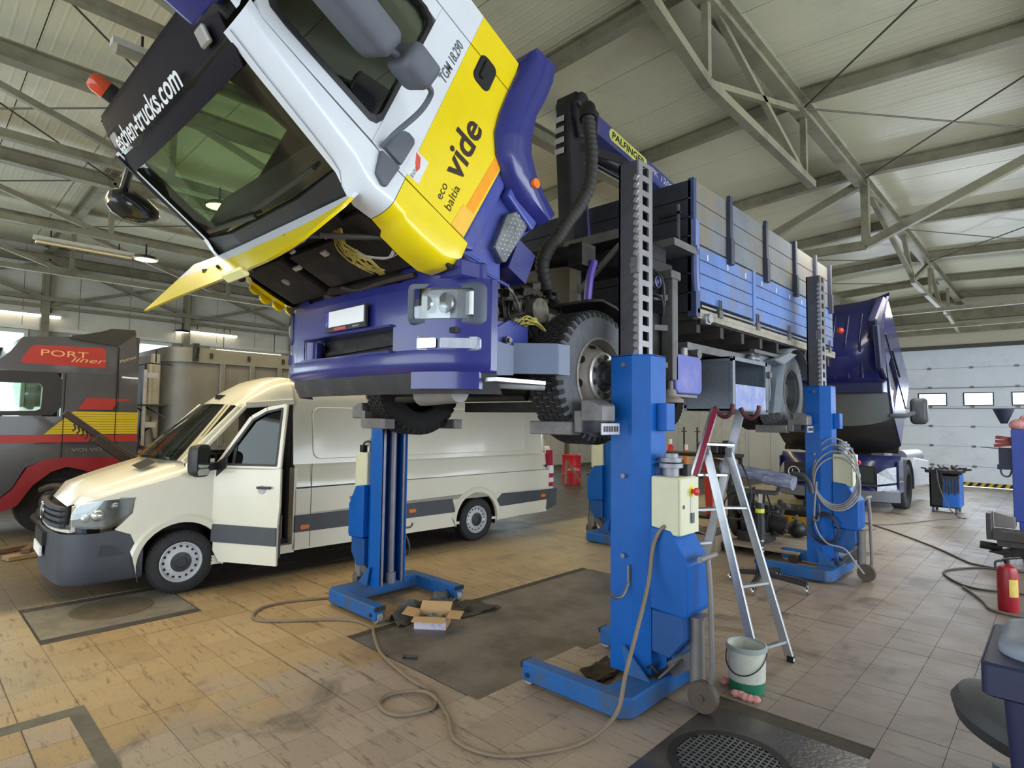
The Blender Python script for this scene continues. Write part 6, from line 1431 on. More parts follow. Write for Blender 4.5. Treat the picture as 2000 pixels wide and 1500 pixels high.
gside([(0.95,0.40),(1.22,0.44),(1.20,0.62),(0.95,0.60)], FRED, 'bumper_side', 0.12, GX+0.04); gside([(0.95,0.62),(1.20,0.64),(1.36,0.80),(1.50,1.10),(1.70,1.20),(0.95,1.20)], GREYC, 'door_lower', 0.04, GX)
gside([(2.10,0.92),(3.0,0.95),(3.0,1.02),(2.3,1.0)], BLACK, 'chassis_edge', 0.3, GX-0.1)
m = MB(); m.b(GX-2.0,GX-0.4,0.95,2.96,0.55,0.85); m.b(GX-2.3,GX-0.15,0.95,2.95,0.85,1.2); m.build('chassis', GRIME, gtr, smooth=0)
m = MB(); m.cb((GX+0.012,1.72,1.50), (0.03,0.22,0.06)); m.build('door_handle', BLACK, gtr, smooth=0)
m = MB(); m.lathe([(0.30,-0.12),(0.50,-0.10),(0.52,0.0),(0.50,0.10),(0.30,0.12)],(GX-0.30,1.92,0.52),'X',28); m.cyl((GX-0.3,1.92,0.52),(GX-0.1,1.92,0.52),0.2); m.build('wheel', TYRED, gtr)
m = MB(); m.cyl((GX-0.3,1.9,0.55),(GX+0.22,1.9,0.55),0.15,n=18); m.lathe([(0.22,0.0),(0.24,0.05),(0.10,0.07),(0.08,0.16),(0.001,0.17)],(GX+0.15,1.9,0.55),'X',20); m.tube([(GX+0.1,1.7,0.75),(GX+0.3,1.85,0.82),(GX+0.35,2.05,0.74),(GX+0.2,2.2,0.6)],0.05,sub=4); m.tube([(GX+0.1,1.65,0.35),(GX+0.35,1.75,0.25),(GX+0.4,2.0,0.22),(GX+0.2,2.2,0.35)],0.07,sub=4); m.cb((GX+0.15,2.05,0.80),(0.4,0.5,0.08),(10,0,15)); m.sph((GX+0.25,1.78,0.40),0.16,12)
m.build('front_hub', mat('hub_grime', (70,64,58), 0.55, 0.3, var=0.4, scale=10), gtr)
# grey tipper trailer behind it
TRX = -11.75
trl = thing('tipper_trailer', 'grey ribbed tipper trailer with rounded front corners behind the van', 'trailer', (TRX-1.2, 6.5, 0))
TRG = mat('trailer_grey', (112,112,110), 0.55, 0.35, var=0.12, scale=2, dirt=(98,98,96), dirt_amt=0.4)
def rr_plan(r, n=8):
    out = []
    for k in range(n+1):
        a = R(90*k/n); out.append((TRX-r+r*math.cos(a), 3.45+r-r*math.sin(a)))
    for k in range(n+1):
        a = R(90+90*k/n); out.append((TRX-2.4+r+r*math.cos(a), 3.45+r-r*math.sin(a)))
    return [(TRX,11.5)]+out+[(TRX-2.4,11.5)]
pl = rr_plan(0.42)
m = MB(); m.loft([[(x,y,z) for x, y in pl] for z in (1.35,2.95)], False, False); m.prism(pl,'Z',1.33,1.36); m.build('tub', TRG, trl, smooth=50)
m = MB(); m.loft([[(x+(0.05 if x > TRX-1.2 else -0.05),y-0.03,z) for x, y in pl] for z in (2.93,3.20)], False, False); m.loft([[(x+(0.05 if x > TRX-1.2 else -0.05),y-0.03,3.20) for x, y in pl],[(x-(0.1 if x > TRX-1.2 else -0.1),y+0.05,3.20) for x, y in pl]], False, False); m.build('top_rail', mat('trailer_rail', (118,118,112), 0.5, 0.4, var=0.1), trl, smooth=50)
for k in range(12):
    y = 4.35+k*0.56; m = MB(); m.b(TRX,TRX+0.05,y-0.05,y+0.05,1.36,2.94); m.build('rib', TRG, trl, smooth=0, bevel=0.012)
m = MB(); m.b(TRX+0.0,TRX+0.04,4.1,11.5,1.30,1.42); m.build('sill_rail', TRG, trl, smooth=0)
m = MB(); m.cyl((TRX+0.04,3.85,3.0),(TRX+0.10,3.85,3.2),0.05); m.b(TRX+0.03,TRX+0.08,3.8,3.9,2.95,3.28); m.build('sheet_lock', BLACK, trl)
for k in range(8):
    m = MB(); m.b(TRX+0.05,TRX+0.075,4.1+0.7*k,4.15+0.7*k,3.02,3.12); m.build('rope_hook', BLACK, trl, smooth=0)
WHT = mat('painted_white', (200,200,196), 0.5, var=0.06, dirt=(130,128,120), dirt_amt=0.3)
m = MB(); m.b(TRX-2.2,TRX-0.5,3.28,3.46,1.5,3.08); m.b(TRX-0.55,TRX-0.40,3.20,3.3,1.55,2.9); m.build('front_wall', WHT, trl, smooth=0, bevel=0.03)
m = MB(); m.b(TRX-2.0,TRX-0.35,2.98,3.5,1.05,1.30); m.build('front_plate', WHT, trl, smooth=0)
m = MB(); m.tube([(TRX-0.50,3.26,1.35),(TRX-0.47,3.22,1.9),(TRX-0.50,3.20,2.7)], 0.08, n=12, sub=4, rad=lambda t: 0.14-0.1*t); m.build('ram', mat('ram_grey', (150,150,150), 0.35, 0.6), trl)
m = MB()
x_ = TRX-0.3
for p0, p1 in (((x_,2.98,2.12),(x_,2.98,2.82)),((x_,3.14,2.2),(x_,3.14,2.87)),((x_,2.98,2.82),(x_,3.20,2.88)),((x_,3.20,2.88),(x_+0.2,3.5,2.86)),((x_,2.98,2.12),(x_+0.2,3.45,2.13)),((x_,2.98,2.12),(x_+0.1,3.15,1.95)),((x_,3.12,2.12),(x_+0.2,3.45,1.88)),((x_,3.3,2.9),(x_,3.3,3.15))): m.cyl(p0,p1,0.012,n=6)
m.b(x_-0.3,x_+0.2,2.98,3.45,2.10,2.13); m.build('platform_rail', BLACK, trl)
m = MB(); m.b(TRX-0.20,TRX-0.14,3.08,3.13,1.4,2.75); m.b(TRX-0.22,TRX-0.12,3.13,3.3,2.6,2.7); m.b(TRX-0.22,TRX-0.12,3.13,3.3,1.72,1.82); m.build('ladder_post', ALU, trl, smooth=0)
m = MB(); m.tube([(TRX-0.3,3.3,1.75),(TRX-0.2,3.1,1.6),(TRX-0.1,3.02,1.3),(TRX-0.1,3.0,1.1)],0.014,sub=5); m.build('air_line', BLACK, trl)
m = MB()
for i in range(14):
    a = i*0.45; m.tube([(TRX-0.15+0.1*math.sin(a),3.08+0.025*i,1.30),(TRX-0.1+0.08*math.sin(a),3.09+0.025*i,1.22),(TRX-0.12,3.08+0.025*i,1.16)],0.010,n=5,sub=3)
m.build('air_coil', mat('coil_yellow', (196,176,110), 0.5, var=0.3), trl)
m = MB(); m.b(TRX-1.9,TRX-0.5,4.2,11.3,0.95,1.33); m.build('trailer_frame', GRIME, trl, smooth=0)
for y in (8.5, 9.8, 11.0):
    m = MB(); m.cyl((TRX-0.35,y,0.5),(TRX-0.05,y,0.5),0.5,n=28); m.cyl((TRX-2.3,y,0.5),(TRX-2.0,y,0.5),0.5,n=28); m.build('wheel', TYRED, trl)
# axle stand and timbers under the stripped hub, hoist arm
st = thing('axle_stand', 'rusty axle stand under the stripped front hub of the striped lorry', 'axle stand', (GX+0.1,1.85,0))
m = MB(); m.cyl((GX+0.1,1.85,0.05),(GX+0.1,1.85,0.38),0.05); m.b(GX+0.02,GX+0.18,1.77,1.93,0.36,0.40); m.build('post', mat('rusty_steel', (96,70,54), 0.7, 0.3, var=0.25), st)
for a in range(3):
    m = MB(); q = 2*PI*a/3; m.bar((GX+0.1,1.85,0.26),(GX+0.1+0.22*math.cos(q),1.85+0.22*math.sin(q),0.015),0.04,0.02); m.build('leg', mat('rusty_steel', (96,70,54), 0.7, 0.3, var=0.25), st, smooth=0)
m = MB(); m.bar((-10.2,1.15,0.035),(-10.35,1.72,0.035),0.18,0.06); tag(m.build('timber', mat('old_timber', (138,116,90), 0.8, var=0.2, stretch=(6,1,6)), smooth=0, bevel=0.006), 'worn timber plank on the floor before the stripped hub', 'timber')
m = MB(); m.bar((-10.75,1.1,0.04),(-11.0,1.6,0.04),0.14,0.07); tag(m.build('timber', mat('old_timber_dark', (96,76,58), 0.8, var=0.25, stretch=(6,1,6)), smooth=0, bevel=0.006), 'darker timber beam farther back toward the axle stand', 'timber')
m = MB(); m.bar((-10.2,1.35,0.10),(-11.2,1.9,0.22),0.10,0.05); tag(m.build('timber', mat('old_timber_dark', (96,76,58), 0.8, var=0.25, stretch=(6,1,6)), smooth=0), 'slanting timber brace propped below the stripped hub', 'timber')
hoist = thing('engine_hoist', 'dark brown hoist arm slanting up before the yellow stripes of the grey lorry', 'hoist', (-10.4, 2.75, 0))
BRN = mat('hoist_brown', (58,48,44), 0.5, 0.3, var=0.2)
m = MB(); m.bar((-10.4,1.72,1.965),(-10.4,2.66,1.215),0.09,0.09); m.build('boom', BRN, hoist, smooth=0, bevel=0.008)
m = MB(); m.bar((-10.4,2.1,1.60),(-10.4,2.75,1.08),0.11,0.13); m.build('boom_sleeve', BRN, hoist, smooth=0, bevel=0.008)
m = MB()
for k in range(5): m.tube([(-10.4,1.84+0.05*k,1.80-0.035*k),(-10.4,1.86+0.05*k,1.74-0.035*k),(-10.4,1.83+0.05*k,1.70-0.04*k)],0.012,n=6,sub=3)
m.build('hook', BRN, hoist)
m = MB(); m.b(-10.46,-10.34,2.70,2.82,0.06,1.15); m.cyl((-10.4,2.74,0.5),(-10.4,2.45,1.30),0.03); m.b(-10.8,-10.74,2.0,2.85,0.05,0.13); m.b(-10.06,-10.0,2.0,2.85,0.05,0.13); m.b(-10.8,-10.0,2.72,2.80,0.05,0.13); m.build('stand', BRN, hoist, smooth=0)
m = MB()
for x in (-10.77,-10.03):
    for y in (2.03,2.80): m.cyl((x-0.02,y,0.03),(x+0.02,y,0.03),0.03)
m.build('castor', BLACK, hoist)

# ================================================================ blue tractor with tipped cab at the back
bt = thing('tractor_lorry', 'dark blue tractor lorry with tipped cab standing before the white gate', 'truck', (-3.9, 16.4, 0))
NAVY = mat('tractor_navy', (30,36,92), 0.22, var=0.08, coat=0.5)
BY = 14.85
m = MB(); m.loft([[(x,BY+0.0+0.28*(abs(x+3.9)/1.25)**4+o_,z) for x in [-5.15+2.5*k/14 for k in range(15)]] for z, o_ in ((0.22,0.08),(0.30,0.02),(0.52,0.0),(0.60,0.06),(1.05,0.10),(1.25,0.25))], False, False)
m.b(-2.68,-2.65,BY+0.28,BY+0.75,0.45,1.15); m.b(-5.15,-5.12,BY+0.28,BY+0.75,0.45,1.15); m.build('bumper', NAVY, bt, smooth=40)
m = MB(); m.loft([[(x,BY-0.03+0.28*(abs(x+3.9)/1.25)**4,z) for x in [-5.17+2.54*k/14 for k in range(15)]] for z in (0.25,0.48)], False, False); m.build('bumper_lip', mat('lip_grey', (104,108,118), 0.5), bt, smooth=40)
m = MB(); m.b(-4.95,-3.05,BY+0.01,BY+0.06,0.62,1.02); m.build('grille_panel', BLACK, bt, smooth=0)
m = MB(); m.bar((-5.0,BY-0.01,0.60),(-3.0,BY-0.01,0.60),0.03,0.04); m.bar((-4.9,BY-0.0,0.86),(-4.1,BY-0.0,0.86),0.02,0.02); m.bar((-5.0,BY-0.0,0.76),(-4.2,BY+0.0,0.80),0.02,0.02); m.build('grille_trim', mat('grille_trim', (66,70,84), 0.4, 0.4), bt, smooth=0)
m = MB(); m.b(-3.62,-3.08,BY-0.01,BY+0.01,0.66,1.0); m.build('v_panel', mat('panel_green_black', (34,48,46), 0.4), bt, smooth=0)
for ch, x in (('L',-4.72),('V',-3.45)):
    m = MB(); m.tube([(x+0.12*math.cos(q),BY-0.03,0.80+0.12*math.sin(q)) for q in [2*PI*j/28 for j in range(28)]],0.011,n=6,closed=True); m.build('letter_ring', TXW, bt)
    text('plate_lettering', ch, TXW, frame((x,BY-0.03,0.80),(1,0,0),(0,0,1)), 0.12, bt, bold=0.01)
for x0, x1 in ((-3.02,-2.70),(-4.78-0.02,-5.12+0.02)):
    s = 1 if x0 > -4 else -1
    m = MB(); a_, b_ = (-3.02,-2.69) if s > 0 else (-5.11,-4.95); Y = lambda x: BY-0.03+0.28*(abs(x+3.9)/1.25)**4
    m.add([(a_,Y(a_),0.62),(b_,Y(b_),0.68),(b_,Y(b_),1.02),((a_+b_)/2,Y((a_+b_)/2),0.98),(a_,Y(a_),0.86)],[(0,1,2,3,4)]); m.add([(a_,Y(a_),0.48),(b_,Y(b_),0.52),(b_,Y(b_),0.63),(a_,Y(a_),0.58)],[(0,1,2,3)])
    m.build('headlight', mat('far_lamp', (206,212,222), 0.15, 0.5, var=0.25, scale=14), bt, smooth=0)
m = MB(); m.b(-3.5,-3.35,BY-0.02,BY,1.03,1.06); m.build('badge', ALU, bt, smooth=0)
truck_wheel(bt, (-2.83,16.3,0.52), 1, 'rear', mat('tyre_far', (72,74,78), 0.8, var=0.15)); truck_wheel(bt, (-4.97,16.3,0.52), -1, 'rear', TYRED)
m = MB(); m.b(-4.4,-3.4,15.2,22.0,0.6,0.95); m.b(-5.0,-2.8,15.4,16.2,0.3,0.7); m.b(-4.6,-3.2,15.3,16.6,0.8,1.35); m.build('chassis', GRIME, bt, smooth=0)
m = MB(); m.loft([[(x,16.3+0.62*math.cos(a),0.52+0.62*math.sin(a)) for a in [R(-10+200*k/12) for k in range(13)]] for x in (-3.1,-2.66)], False, False); m.build('mudguard', mat('mudguard_dusty', (88,92,100), 0.6), bt)
m = MB(); m.prism([(17.0,0.45),(19.2,0.35),(19.2,1.0),(17.2,1.15),(16.95,0.9)], 'X', -3.0, -2.68); m.build('side_skirt', mat('skirt_white', (200,204,210), 0.4, var=0.1), bt, smooth=0, bevel=0.03)
m = MB(); m.cyl((-3.0,17.2,1.15),(-3.0,19.6,1.10),0.16,n=20); m.build('exhaust_tank', mat('tank_dusty', (150,154,162), 0.4, 0.4), bt)
# its tipped cab
CF2 = Matrix.Translation((-3.9, 15.3, 1.25)) @ Matrix.Rotation(R(52), 4, 'X')
def C2(): return MB(CF2)
m = C2(); m.prism([(0.0,0.0),(2.15,0.0),(2.15,2.35),(1.7,2.75),(0.75,2.45),(0.35,1.75),(0.05,0.9)], 'X', 1.19, 1.245); 
m = C2()
prof = [(-0.02,0.05),(-0.06,0.45),(0.0,0.85),(0.08,0.95),(0.42,1.72),(0.52,1.95),(0.75,2.45),(1.1,2.65),(1.7,2.75),(2.15,2.70)]
rs = []
for a_, b_ in prof: rs.append([(x, a_+0.30*(abs(x)/1.25)**4, b_-0.05*(abs(x)/1.25)**4) for x in [-1.24+2.48*k/12 for k in range(13)]])
m.loft(rs[:4], False, False); m.build('cab', mat('cab_black', (24,25,28), 0.4, var=0.15), bt, smooth=50)
m = C2(); m.loft(rs[4:], False, False); m.build('cab_front', NAVY, bt, smooth=50)
m = C2(); m.loft(rs[3:5], False, False); m.build('windscreen', mat('screen_reflection_grey', (92,98,98), 0.25, coat=0.3), bt, smooth=50)  # grey reflection on the glass put into its colour
for poly, mt in (([(0.28,0.0),(2.15,0.0),(2.15,0.98),(0.36,0.98)], NAVY), ([(1.30,0.98),(2.15,0.98),(2.15,2.66),(1.7,2.72),(1.1,2.6),(1.05,2.46),(0.8,1.95),(1.25,1.85)], NAVY), ([(0.36,0.98),(0.52,0.98),(0.84,1.78),(0.80,1.96)], NAVY)):
    
    for x0_ in (1.19,-1.245): m = C2(); m.prism(poly, 'X', x0_, x0_+0.055); m.build('cab_side', mt, bt, smooth=0, bevel=0.01)
m = C2(); m.prism([(0.36,0.98),(1.30,0.98),(1.26,1.86),(0.82,1.80)], 'X', 1.20, 1.21); m.build('side_window', mat('far_glass', (20,24,28), 0.1, coat=0.3), bt, smooth=0)
m = C2(); m.b(-1.2,1.2,2.10,2.15,0.0,2.66); m.b(-1.2,1.2,0.1,2.1,-0.05,0.0); m.build('cab_floor', GRIME, bt, smooth=0)
for k in range(8):
    x = -1.0+k*0.26; m = C2(); m.cyl((x,0.56,2.0),(x,1.0,2.62),0.03); m.cyl((x,1.0,2.60),(x,1.7,2.76),0.03); m.build('roof_rib', NAVY, bt)
m = C2(); m.prism([(0.40,1.66),(0.15,1.98),(0.32,2.10),(0.60,1.86)], 'X', -1.24, 1.24); m.build('sun_visor', mat('navy_matt', (28,32,66), 0.4), bt, smooth=0, bevel=0.02)
m = C2(); m.prism([(0.55,1.9),(0.45,2.35),(1.0,3.1),(1.25,2.75),(1.1,2.55)], 'X', 1.14, 1.26); m.prism([(0.95,2.6),(1.1,3.15),(2.1,2.85),(2.15,2.65)], 'X', 1.05, 1.22); m.build('air_deflector', mat('navy_matt', (28,32,66), 0.4), bt, smooth=0, bevel=0.03)
m = C2(); m.sph((0.55,1.0,3.0),0.07); m.build('marker_lamp', mat('marker_red', (190,60,44), 0.3), bt)
m = C2(); m.tube([(1.2,0.35,0.98),(1.45,0.32,1.02),(1.62,0.42,1.0)],0.05,sub=3); m.tube([(1.24,0.6,0.7),(1.5,0.5,0.8),(1.62,0.45,0.9)],0.04,sub=3); m.build('mirror_arm', GREYPL, bt)
m = MB(CF2 @ Matrix.Translation((1.68,0.50,0.95)) @ Matrix.Rotation(R(-50),4,'X')); m.loft([[(p[0]*s,y,p[1]*s) for p in rrect(0.30,0.55,0.09,4)] for y, s in ((-0.12,0.7),(-0.05,1.0),(0.10,1.0),(0.12,0.9))]); m.build('mirror', mat('mirror_shell_grey', (66,70,74), 0.5), bt, smooth=50)
text('panel_lettering', 'VOLVO', mat('letter_dim', (96,98,100), 0.4, 0.4), CF2 @ frame((0.75,-0.10+0.02,0.16),(1,0,0),(0,0.0,1)), 0.06, bt, width=0.6)
m = C2(); m.cyl((1.26,1.45,1.0),(1.26,1.42,1.9),0.02); m.b(1.24,1.26,1.3,1.34,0.05,2.5); m.build('door_seam', BLACK, bt)
# ================================================================ loose things
# ---- aluminium ladder with extended top
lad = thing('folding_ladder', 'aluminium folding ladder leaning up to the grey tool locker beside the bucket', 'ladder', (-2.0, 4.95, 0))
m = MB()
FL, FR = Vector((-1.80,4.76,0.0)), Vector((-1.69,5.16,0.0)); HL, HR = Vector((-2.29,4.93,1.70)), Vector((-2.17,5.12,1.68))
for n_, (a, b_) in enumerate(((FL,HL),(FR,HR))):
    m = MB(); m.bar(a, b_, 0.028, 0.068, (1,0,0)); m.build('rail', ALU, lad, smooth=0, bevel=0.004)
for t in (0.09, 0.36, 0.72):
    m = MB(); m.bar(FL.lerp(HL,t), FR.lerp(HR,t), 0.05, 0.022); m.build('rung', ALU, lad, smooth=0, bevel=0.004)
for p in (FL, FR): m = MB(); m.cb(p+Vector((0,0,0.025)), (0.05,0.04,0.05)); m.build('foot', GRIME, lad, smooth=0)
TL, TR = Vector((-2.215,4.94,2.065)), Vector((-2.06,5.11,2.055)); GL, GR = Vector((-2.78,4.70,0.0)), Vector((-2.62,5.20,0.0))
for n_, (a, b_) in enumerate(((GL,TL),(GR,TR))):
    m = MB(); m.bar(a, b_, 0.028, 0.075, (1,0,0)); m.build('rail', ALU, lad, smooth=0, bevel=0.004)
m = MB(); m.bar(GL.lerp(TL,0.35)+Vector((0.012,-0.016,0.0)), TL+Vector((0.012,-0.016,0)), 0.006, 0.045, (1,0,0)); m.build('stripe', mat('ladder_red', (176,48,76), 0.5, var=0.15), lad, smooth=0)
for t in (0.12, 0.27, 0.42, 0.57, 0.72, 0.85):
    m = MB(); m.bar(GL.lerp(TL,t), GR.lerp(TR,t), 0.09, 0.025); m.build('rung', ALU, lad, smooth=0, bevel=0.004)
for p, q in ((TL,-0.02),(TR,0.02)):
    m = MB(); m.tube([p+Vector((0,0,0.02)), p+Vector((0.04,0,-0.05)), p+Vector((0.10,0,-0.07)), p+Vector((0.15,0,-0.02)), p+Vector((0.16,0,0.04))], 0.02, n=8, sub=4)
    m.build('hook', mat('hook_maroon', (92,48,56), 0.5, 0.2), lad)
for p in (HL, HR): m = MB(); m.cb(p, (0.05,0.05,0.08)); m.build('hinge', STEEL, lad, smooth=0)
# ---- paint bucket with bail, on a pink rag
bk = thing('paint_bucket', 'white plastic paint bucket with green lower band at the ladder foot', 'bucket', (-1.75, 4.36, 0))
bc = (-1.75, 4.40, 0.0)
BKM = Matrix.Translation(bc) @ Matrix.Scale(0.88,4) @ Matrix.Translation((-bc[0],-bc[1],0))
m = MB(BKM); m.lathe([(0.001,0.012),(0.125,0.012),(0.150,0.37),(0.157,0.37),(0.157,0.345),(0.151,0.34),(0.146,0.10),(0.001,0.09)], bc, 'Z', 36); m.build('tub', mat('bucket_white', (196,198,188), 0.5, var=0.08, dirt=(126,124,112), dirt_amt=0.45, dscale=7), bk)
m = MB(BKM); m.lathe([(0.126,0.0),(0.134,0.006),(0.141,0.10),(0.1475,0.105)], bc, 'Z', 36, False); m.build('green_band', mat('bucket_green', (26,112,84), 0.5, var=0.1), bk)
m = MB(BKM); m.lathe([(0.151,0.335),(0.163,0.34),(0.163,0.372),(0.150,0.378),(0.146,0.36)], bc, 'Z', 36, False); m.build('rim', mat('rim_grey', (150,156,156), 0.5), bk)
m = MB(BKM); m.tube([(bc[0]+0.158*math.cos(q)*1.02,bc[1]+0.158*math.sin(q)*1.02,0.335-0.17*math.sin((q-R(170))/R(200)*PI)) for q in [R(170+200*k/20) for k in range(21)]],0.005,n=6); m.build('handle', GRIME, bk)
m = MB()
for k in range(5): m.sph((bc[0]-0.02+0.035*k,bc[1]-0.155+0.01*math.sin(k*2),0.02),0.035,8,0.7)
m.sph((bc[0]-0.16,bc[1]-0.02,0.02),0.035,8,0.7); m.sph((bc[0]-0.17,bc[1]+0.03,0.02),0.03,8,0.7)
tag(m.build('rag', mat('pink_cloth', (214,152,146), 0.9, var=0.15, bump=0.5, bscale=40)), 'crumpled pink rag squashed under the paint bucket', 'rag')
# ---- open cardboard box with bolts, rubber mats
bx = thing('cardboard_box', 'small open cardboard box with splayed flaps before the channel lift', 'box', (-4.4,3.62,0), R(38))
B = WORLD[bx]; CARD = mat('cardboard', (186,152,112), 0.8, var=0.06); CARDL = mat('cardboard_print', (196,188,204), 0.6, var=0.1, dirt=(120,96,150), dirt_amt=0.4, dscale=12)
m = MB(B); w, d, h = 0.15, 0.11, 0.11; m.b(-w,w,-d,d,0.0,0.004); m.b(-w,w,d-0.004,d,0,h); m.b(-w,-w+0.004,-d,d,0,h); m.b(w-0.004,w,-d,d,0,h); m.build('body', CARD, bx, smooth=0)
m = MB(B); m.b(-w,w,-d-0.002,-d+0.002,0.0,h); m.build('printed_side', CARDL, bx, smooth=0)
for (p, q, n_) in (((-w,-d,h),(w,-d,h),(0,-0.12,-0.01)),((-w,d,h),(w,d,h),(0,0.10,0.05)),((-w,-d,h),(-w,d,h),(-0.12,0,0.02)),((w,-d,h),(w,d,h),(0.13,0,-0.005))):
    p, q, n_ = Vector(p), Vector(q), Vector(n_); m = MB(B); m.sheet([[p,q],[p+n_,q+n_]], (0,0,0.004)); m.build('flap', CARD, bx, smooth=0)
rb = random.Random(5); m = MB(B)
for k in range(22): m.cyl((rb.uniform(-.11,.11),rb.uniform(-.08,.08),0.02+0.05*rb.random()),(rb.uniform(-.11,.11),rb.uniform(-.08,.08),0.05+0.05*rb.random()),0.010,n=6)
tag(m.build('bolts', STEEL, None, smooth=0, kind='stuff'), 'loose steel bolts heaped in the cardboard box', 'bolts')
def crumple(name, label, cat, pts, mt, amp, seed, zb=0.01, n=14, k=8, **kw):
    rs = []; rr = random.Random(seed)
    (x0,y0),(x1,y1),(x2,y2),(x3,y3) = pts
    for i in range(n+1):
        row = []
        for j in range(k+1):
            s, t = i/n, j/k
            x = (x0*(1-s)+x1*s)*(1-t)+(x3*(1-s)+x2*s)*t; y = (y0*(1-s)+y1*s)*(1-t)+(y3*(1-s)+y2*s)*t
            e = noise.noise(Vector((s*5+seed, t*4, 0.3)))
            row.append((x+0.03*noise.noise(Vector((s*7,t*5,seed))), y+0.03*noise.noise(Vector((s*6,t*9,seed+3))), zb+amp*max(0, e+0.25)))
        rs.append(row)
    m = MB(); m.sheet(rs, (0,0,-0.006)); return tag(m.build(name, mt, smooth=50), label, cat)
MATT = mat('rubber_mat_dirty', (78,74,70), 0.6, var=0.35, scale=14, dirt=(124,120,114), dirt_amt=0.4, dscale=9)
crumple('rubber_mat', 'crumpled grey rubber mat lying between the channel lift legs', 'mat', [(-4.80,3.36),(-4.98,4.25),(-4.74,4.25),(-4.55,3.36)], MATT, 0.16, 4)
crumple('rubber_mat', 'flat black rubber mat farther under the lorry than the crumpled one', 'mat', [(-4.66,3.90),(-4.70,4.40),(-4.30,4.45),(-4.34,3.95)], mat('rubber_black', (40,38,38), 0.6, var=0.3), 0.05, 9)
m = MB(); m.cyl((-3.97,2.98,0.014),(-3.88,3.04,0.014),0.012,n=6); m.cyl((-3.98,2.97,0.016),(-3.965,2.985,0.016),0.018,n=6); tag(m.build('bolt', DSTEEL), 'single steel bolt lying on the dark floor slab', 'bolt')
# dirt heap inside the near lift base
crumple('oily_rag', 'flat oily brown rag on the floor inside the nearest lift base', 'rag', [(-2.78,3.75),(-2.78,4.12),(-2.56,4.15),(-2.55,3.72)], mat('oily_rag', (70,58,50), 0.9, var=0.35, scale=20), 0.05, 12)
# ---- transmission jack holding the wrapped shaft
tj = thing('transmission_jack', 'black telescopic transmission jack on four chrome castors behind the ladder', 'jack', (-2.72,7.3,0))
JC = (-2.72, 7.30)
m = MB(); m.cyl((*JC,0.12),(*JC,0.62),0.045,n=18); m.build('post', BLACK, tj)
m = MB(); m.cyl((*JC,0.60),(*JC,0.80),0.055,n=18); m.cyl((*JC,0.80),(*JC,0.98),0.05,n=18); m.cyl((JC[0],JC[1],0.88),(JC[0]+0.16,JC[1]+0.06,0.88),0.014); m.sph((JC[0]+0.17,JC[1]+0.065,0.88),0.035); m.build('cylinder', BLACK, tj)
m = MB(); m.cyl((*JC,0.86),(*JC,0.91),0.0525,n=18); m.build('label_band', mat('label_lime', (206,214,60), 0.4), tj)
for z in (0.52, 0.44, 0.40): 
    m = MB(); m.cyl((*JC,z),(*JC,z+0.02),0.048,n=18); m.build('ring', CHROME, tj)
m = MB(); m.cyl((*JC,0.98),(*JC,1.10),0.025); m.build('ram', CHROME, tj)
m = MB(); m.b(JC[0]-0.25,JC[0]+0.2,JC[1]-0.06,JC[1]+0.06,1.09,1.13); m.bar((JC[0]-0.25,JC[1],1.13),(JC[0]-0.28,JC[1],1.28),0.08,0.02); m.bar((JC[0]+0.2,JC[1],1.13),(JC[0]+0.22,JC[1],1.18),0.08,0.02); m.build('saddle', BLACK, tj, smooth=0)
for (x, y) in ((-2.62,6.80),(-2.19,7.26),(-3.06,7.22),(-2.66,7.74)):
    m = MB(); m.bar((JC[0],JC[1],0.15),(x,y,0.115),0.05,0.05); m.build('leg', BLACK, tj, smooth=0)
    m = MB(); m.cyl((x,y,0.06),(x,y,0.11),0.018); m.b(x-0.03,x+0.03,y-0.02,y+0.02,0.05,0.085); m.lathe([(0.015,-0.013),(0.045,-0.012),(0.048,0.0),(0.045,0.012),(0.015,0.013)],(x+0.01,y,0.048),'X',18); m.build('castor', CHROME, tj)
m = MB(); P0, P1 = Vector((-3.22,7.35,1.38)), Vector((-2.32,7.28,1.25))
pts = [P0.lerp(P1,t/12) for t in range(13)]
m.tube(pts, 0.08, n=16, rad=lambda t: 0.072+0.02*t+0.008*math.sin(t*31)); sh = tag(m.build('wrapped_shaft', mat('wrapped_film', (120,124,156), 0.45, var=0.3, scale=4, dirt=(190,194,204), dirt_amt=0.5, dscale=5, stretch=(1.5,6,6))), 'grey and violet wrapped drive shaft lying on the black transmission jack', 'shaft')
m = MB(); m.tube([P1+Vector((-0.02,0,0.11)),P1+Vector((0.10,0,0.09)),P1+Vector((0.17,0,0.0)),P1+Vector((0.19,0,-0.10))],0.028,sub=4); m.build('end_hook', DSTEEL, sh)
m = MB(); m.cyl(P0+Vector((-0.12,0,0.02)),P0,0.085,n=16); m.cyl(P0+Vector((-0.16,0,0.02)),P0+Vector((-0.12,0,0.02)),0.05); m.build('flange', DSTEEL, sh)
m = MB(); m.tube([(-3.1,7.3,1.5),(-2.9,7.15,1.48),(-2.75,7.12,1.1),(-2.85,7.15,0.8),(-3.1,7.3,0.75)],0.012,sub=5); m.tube([(-3.3,7.35,1.3),(-3.28,7.3,1.05),(-3.15,7.3,0.85)],0.010,sub=4); tag(m.build('hose', BLACK), 'thin black hose hanging from the wrapped drive shaft', 'hose')
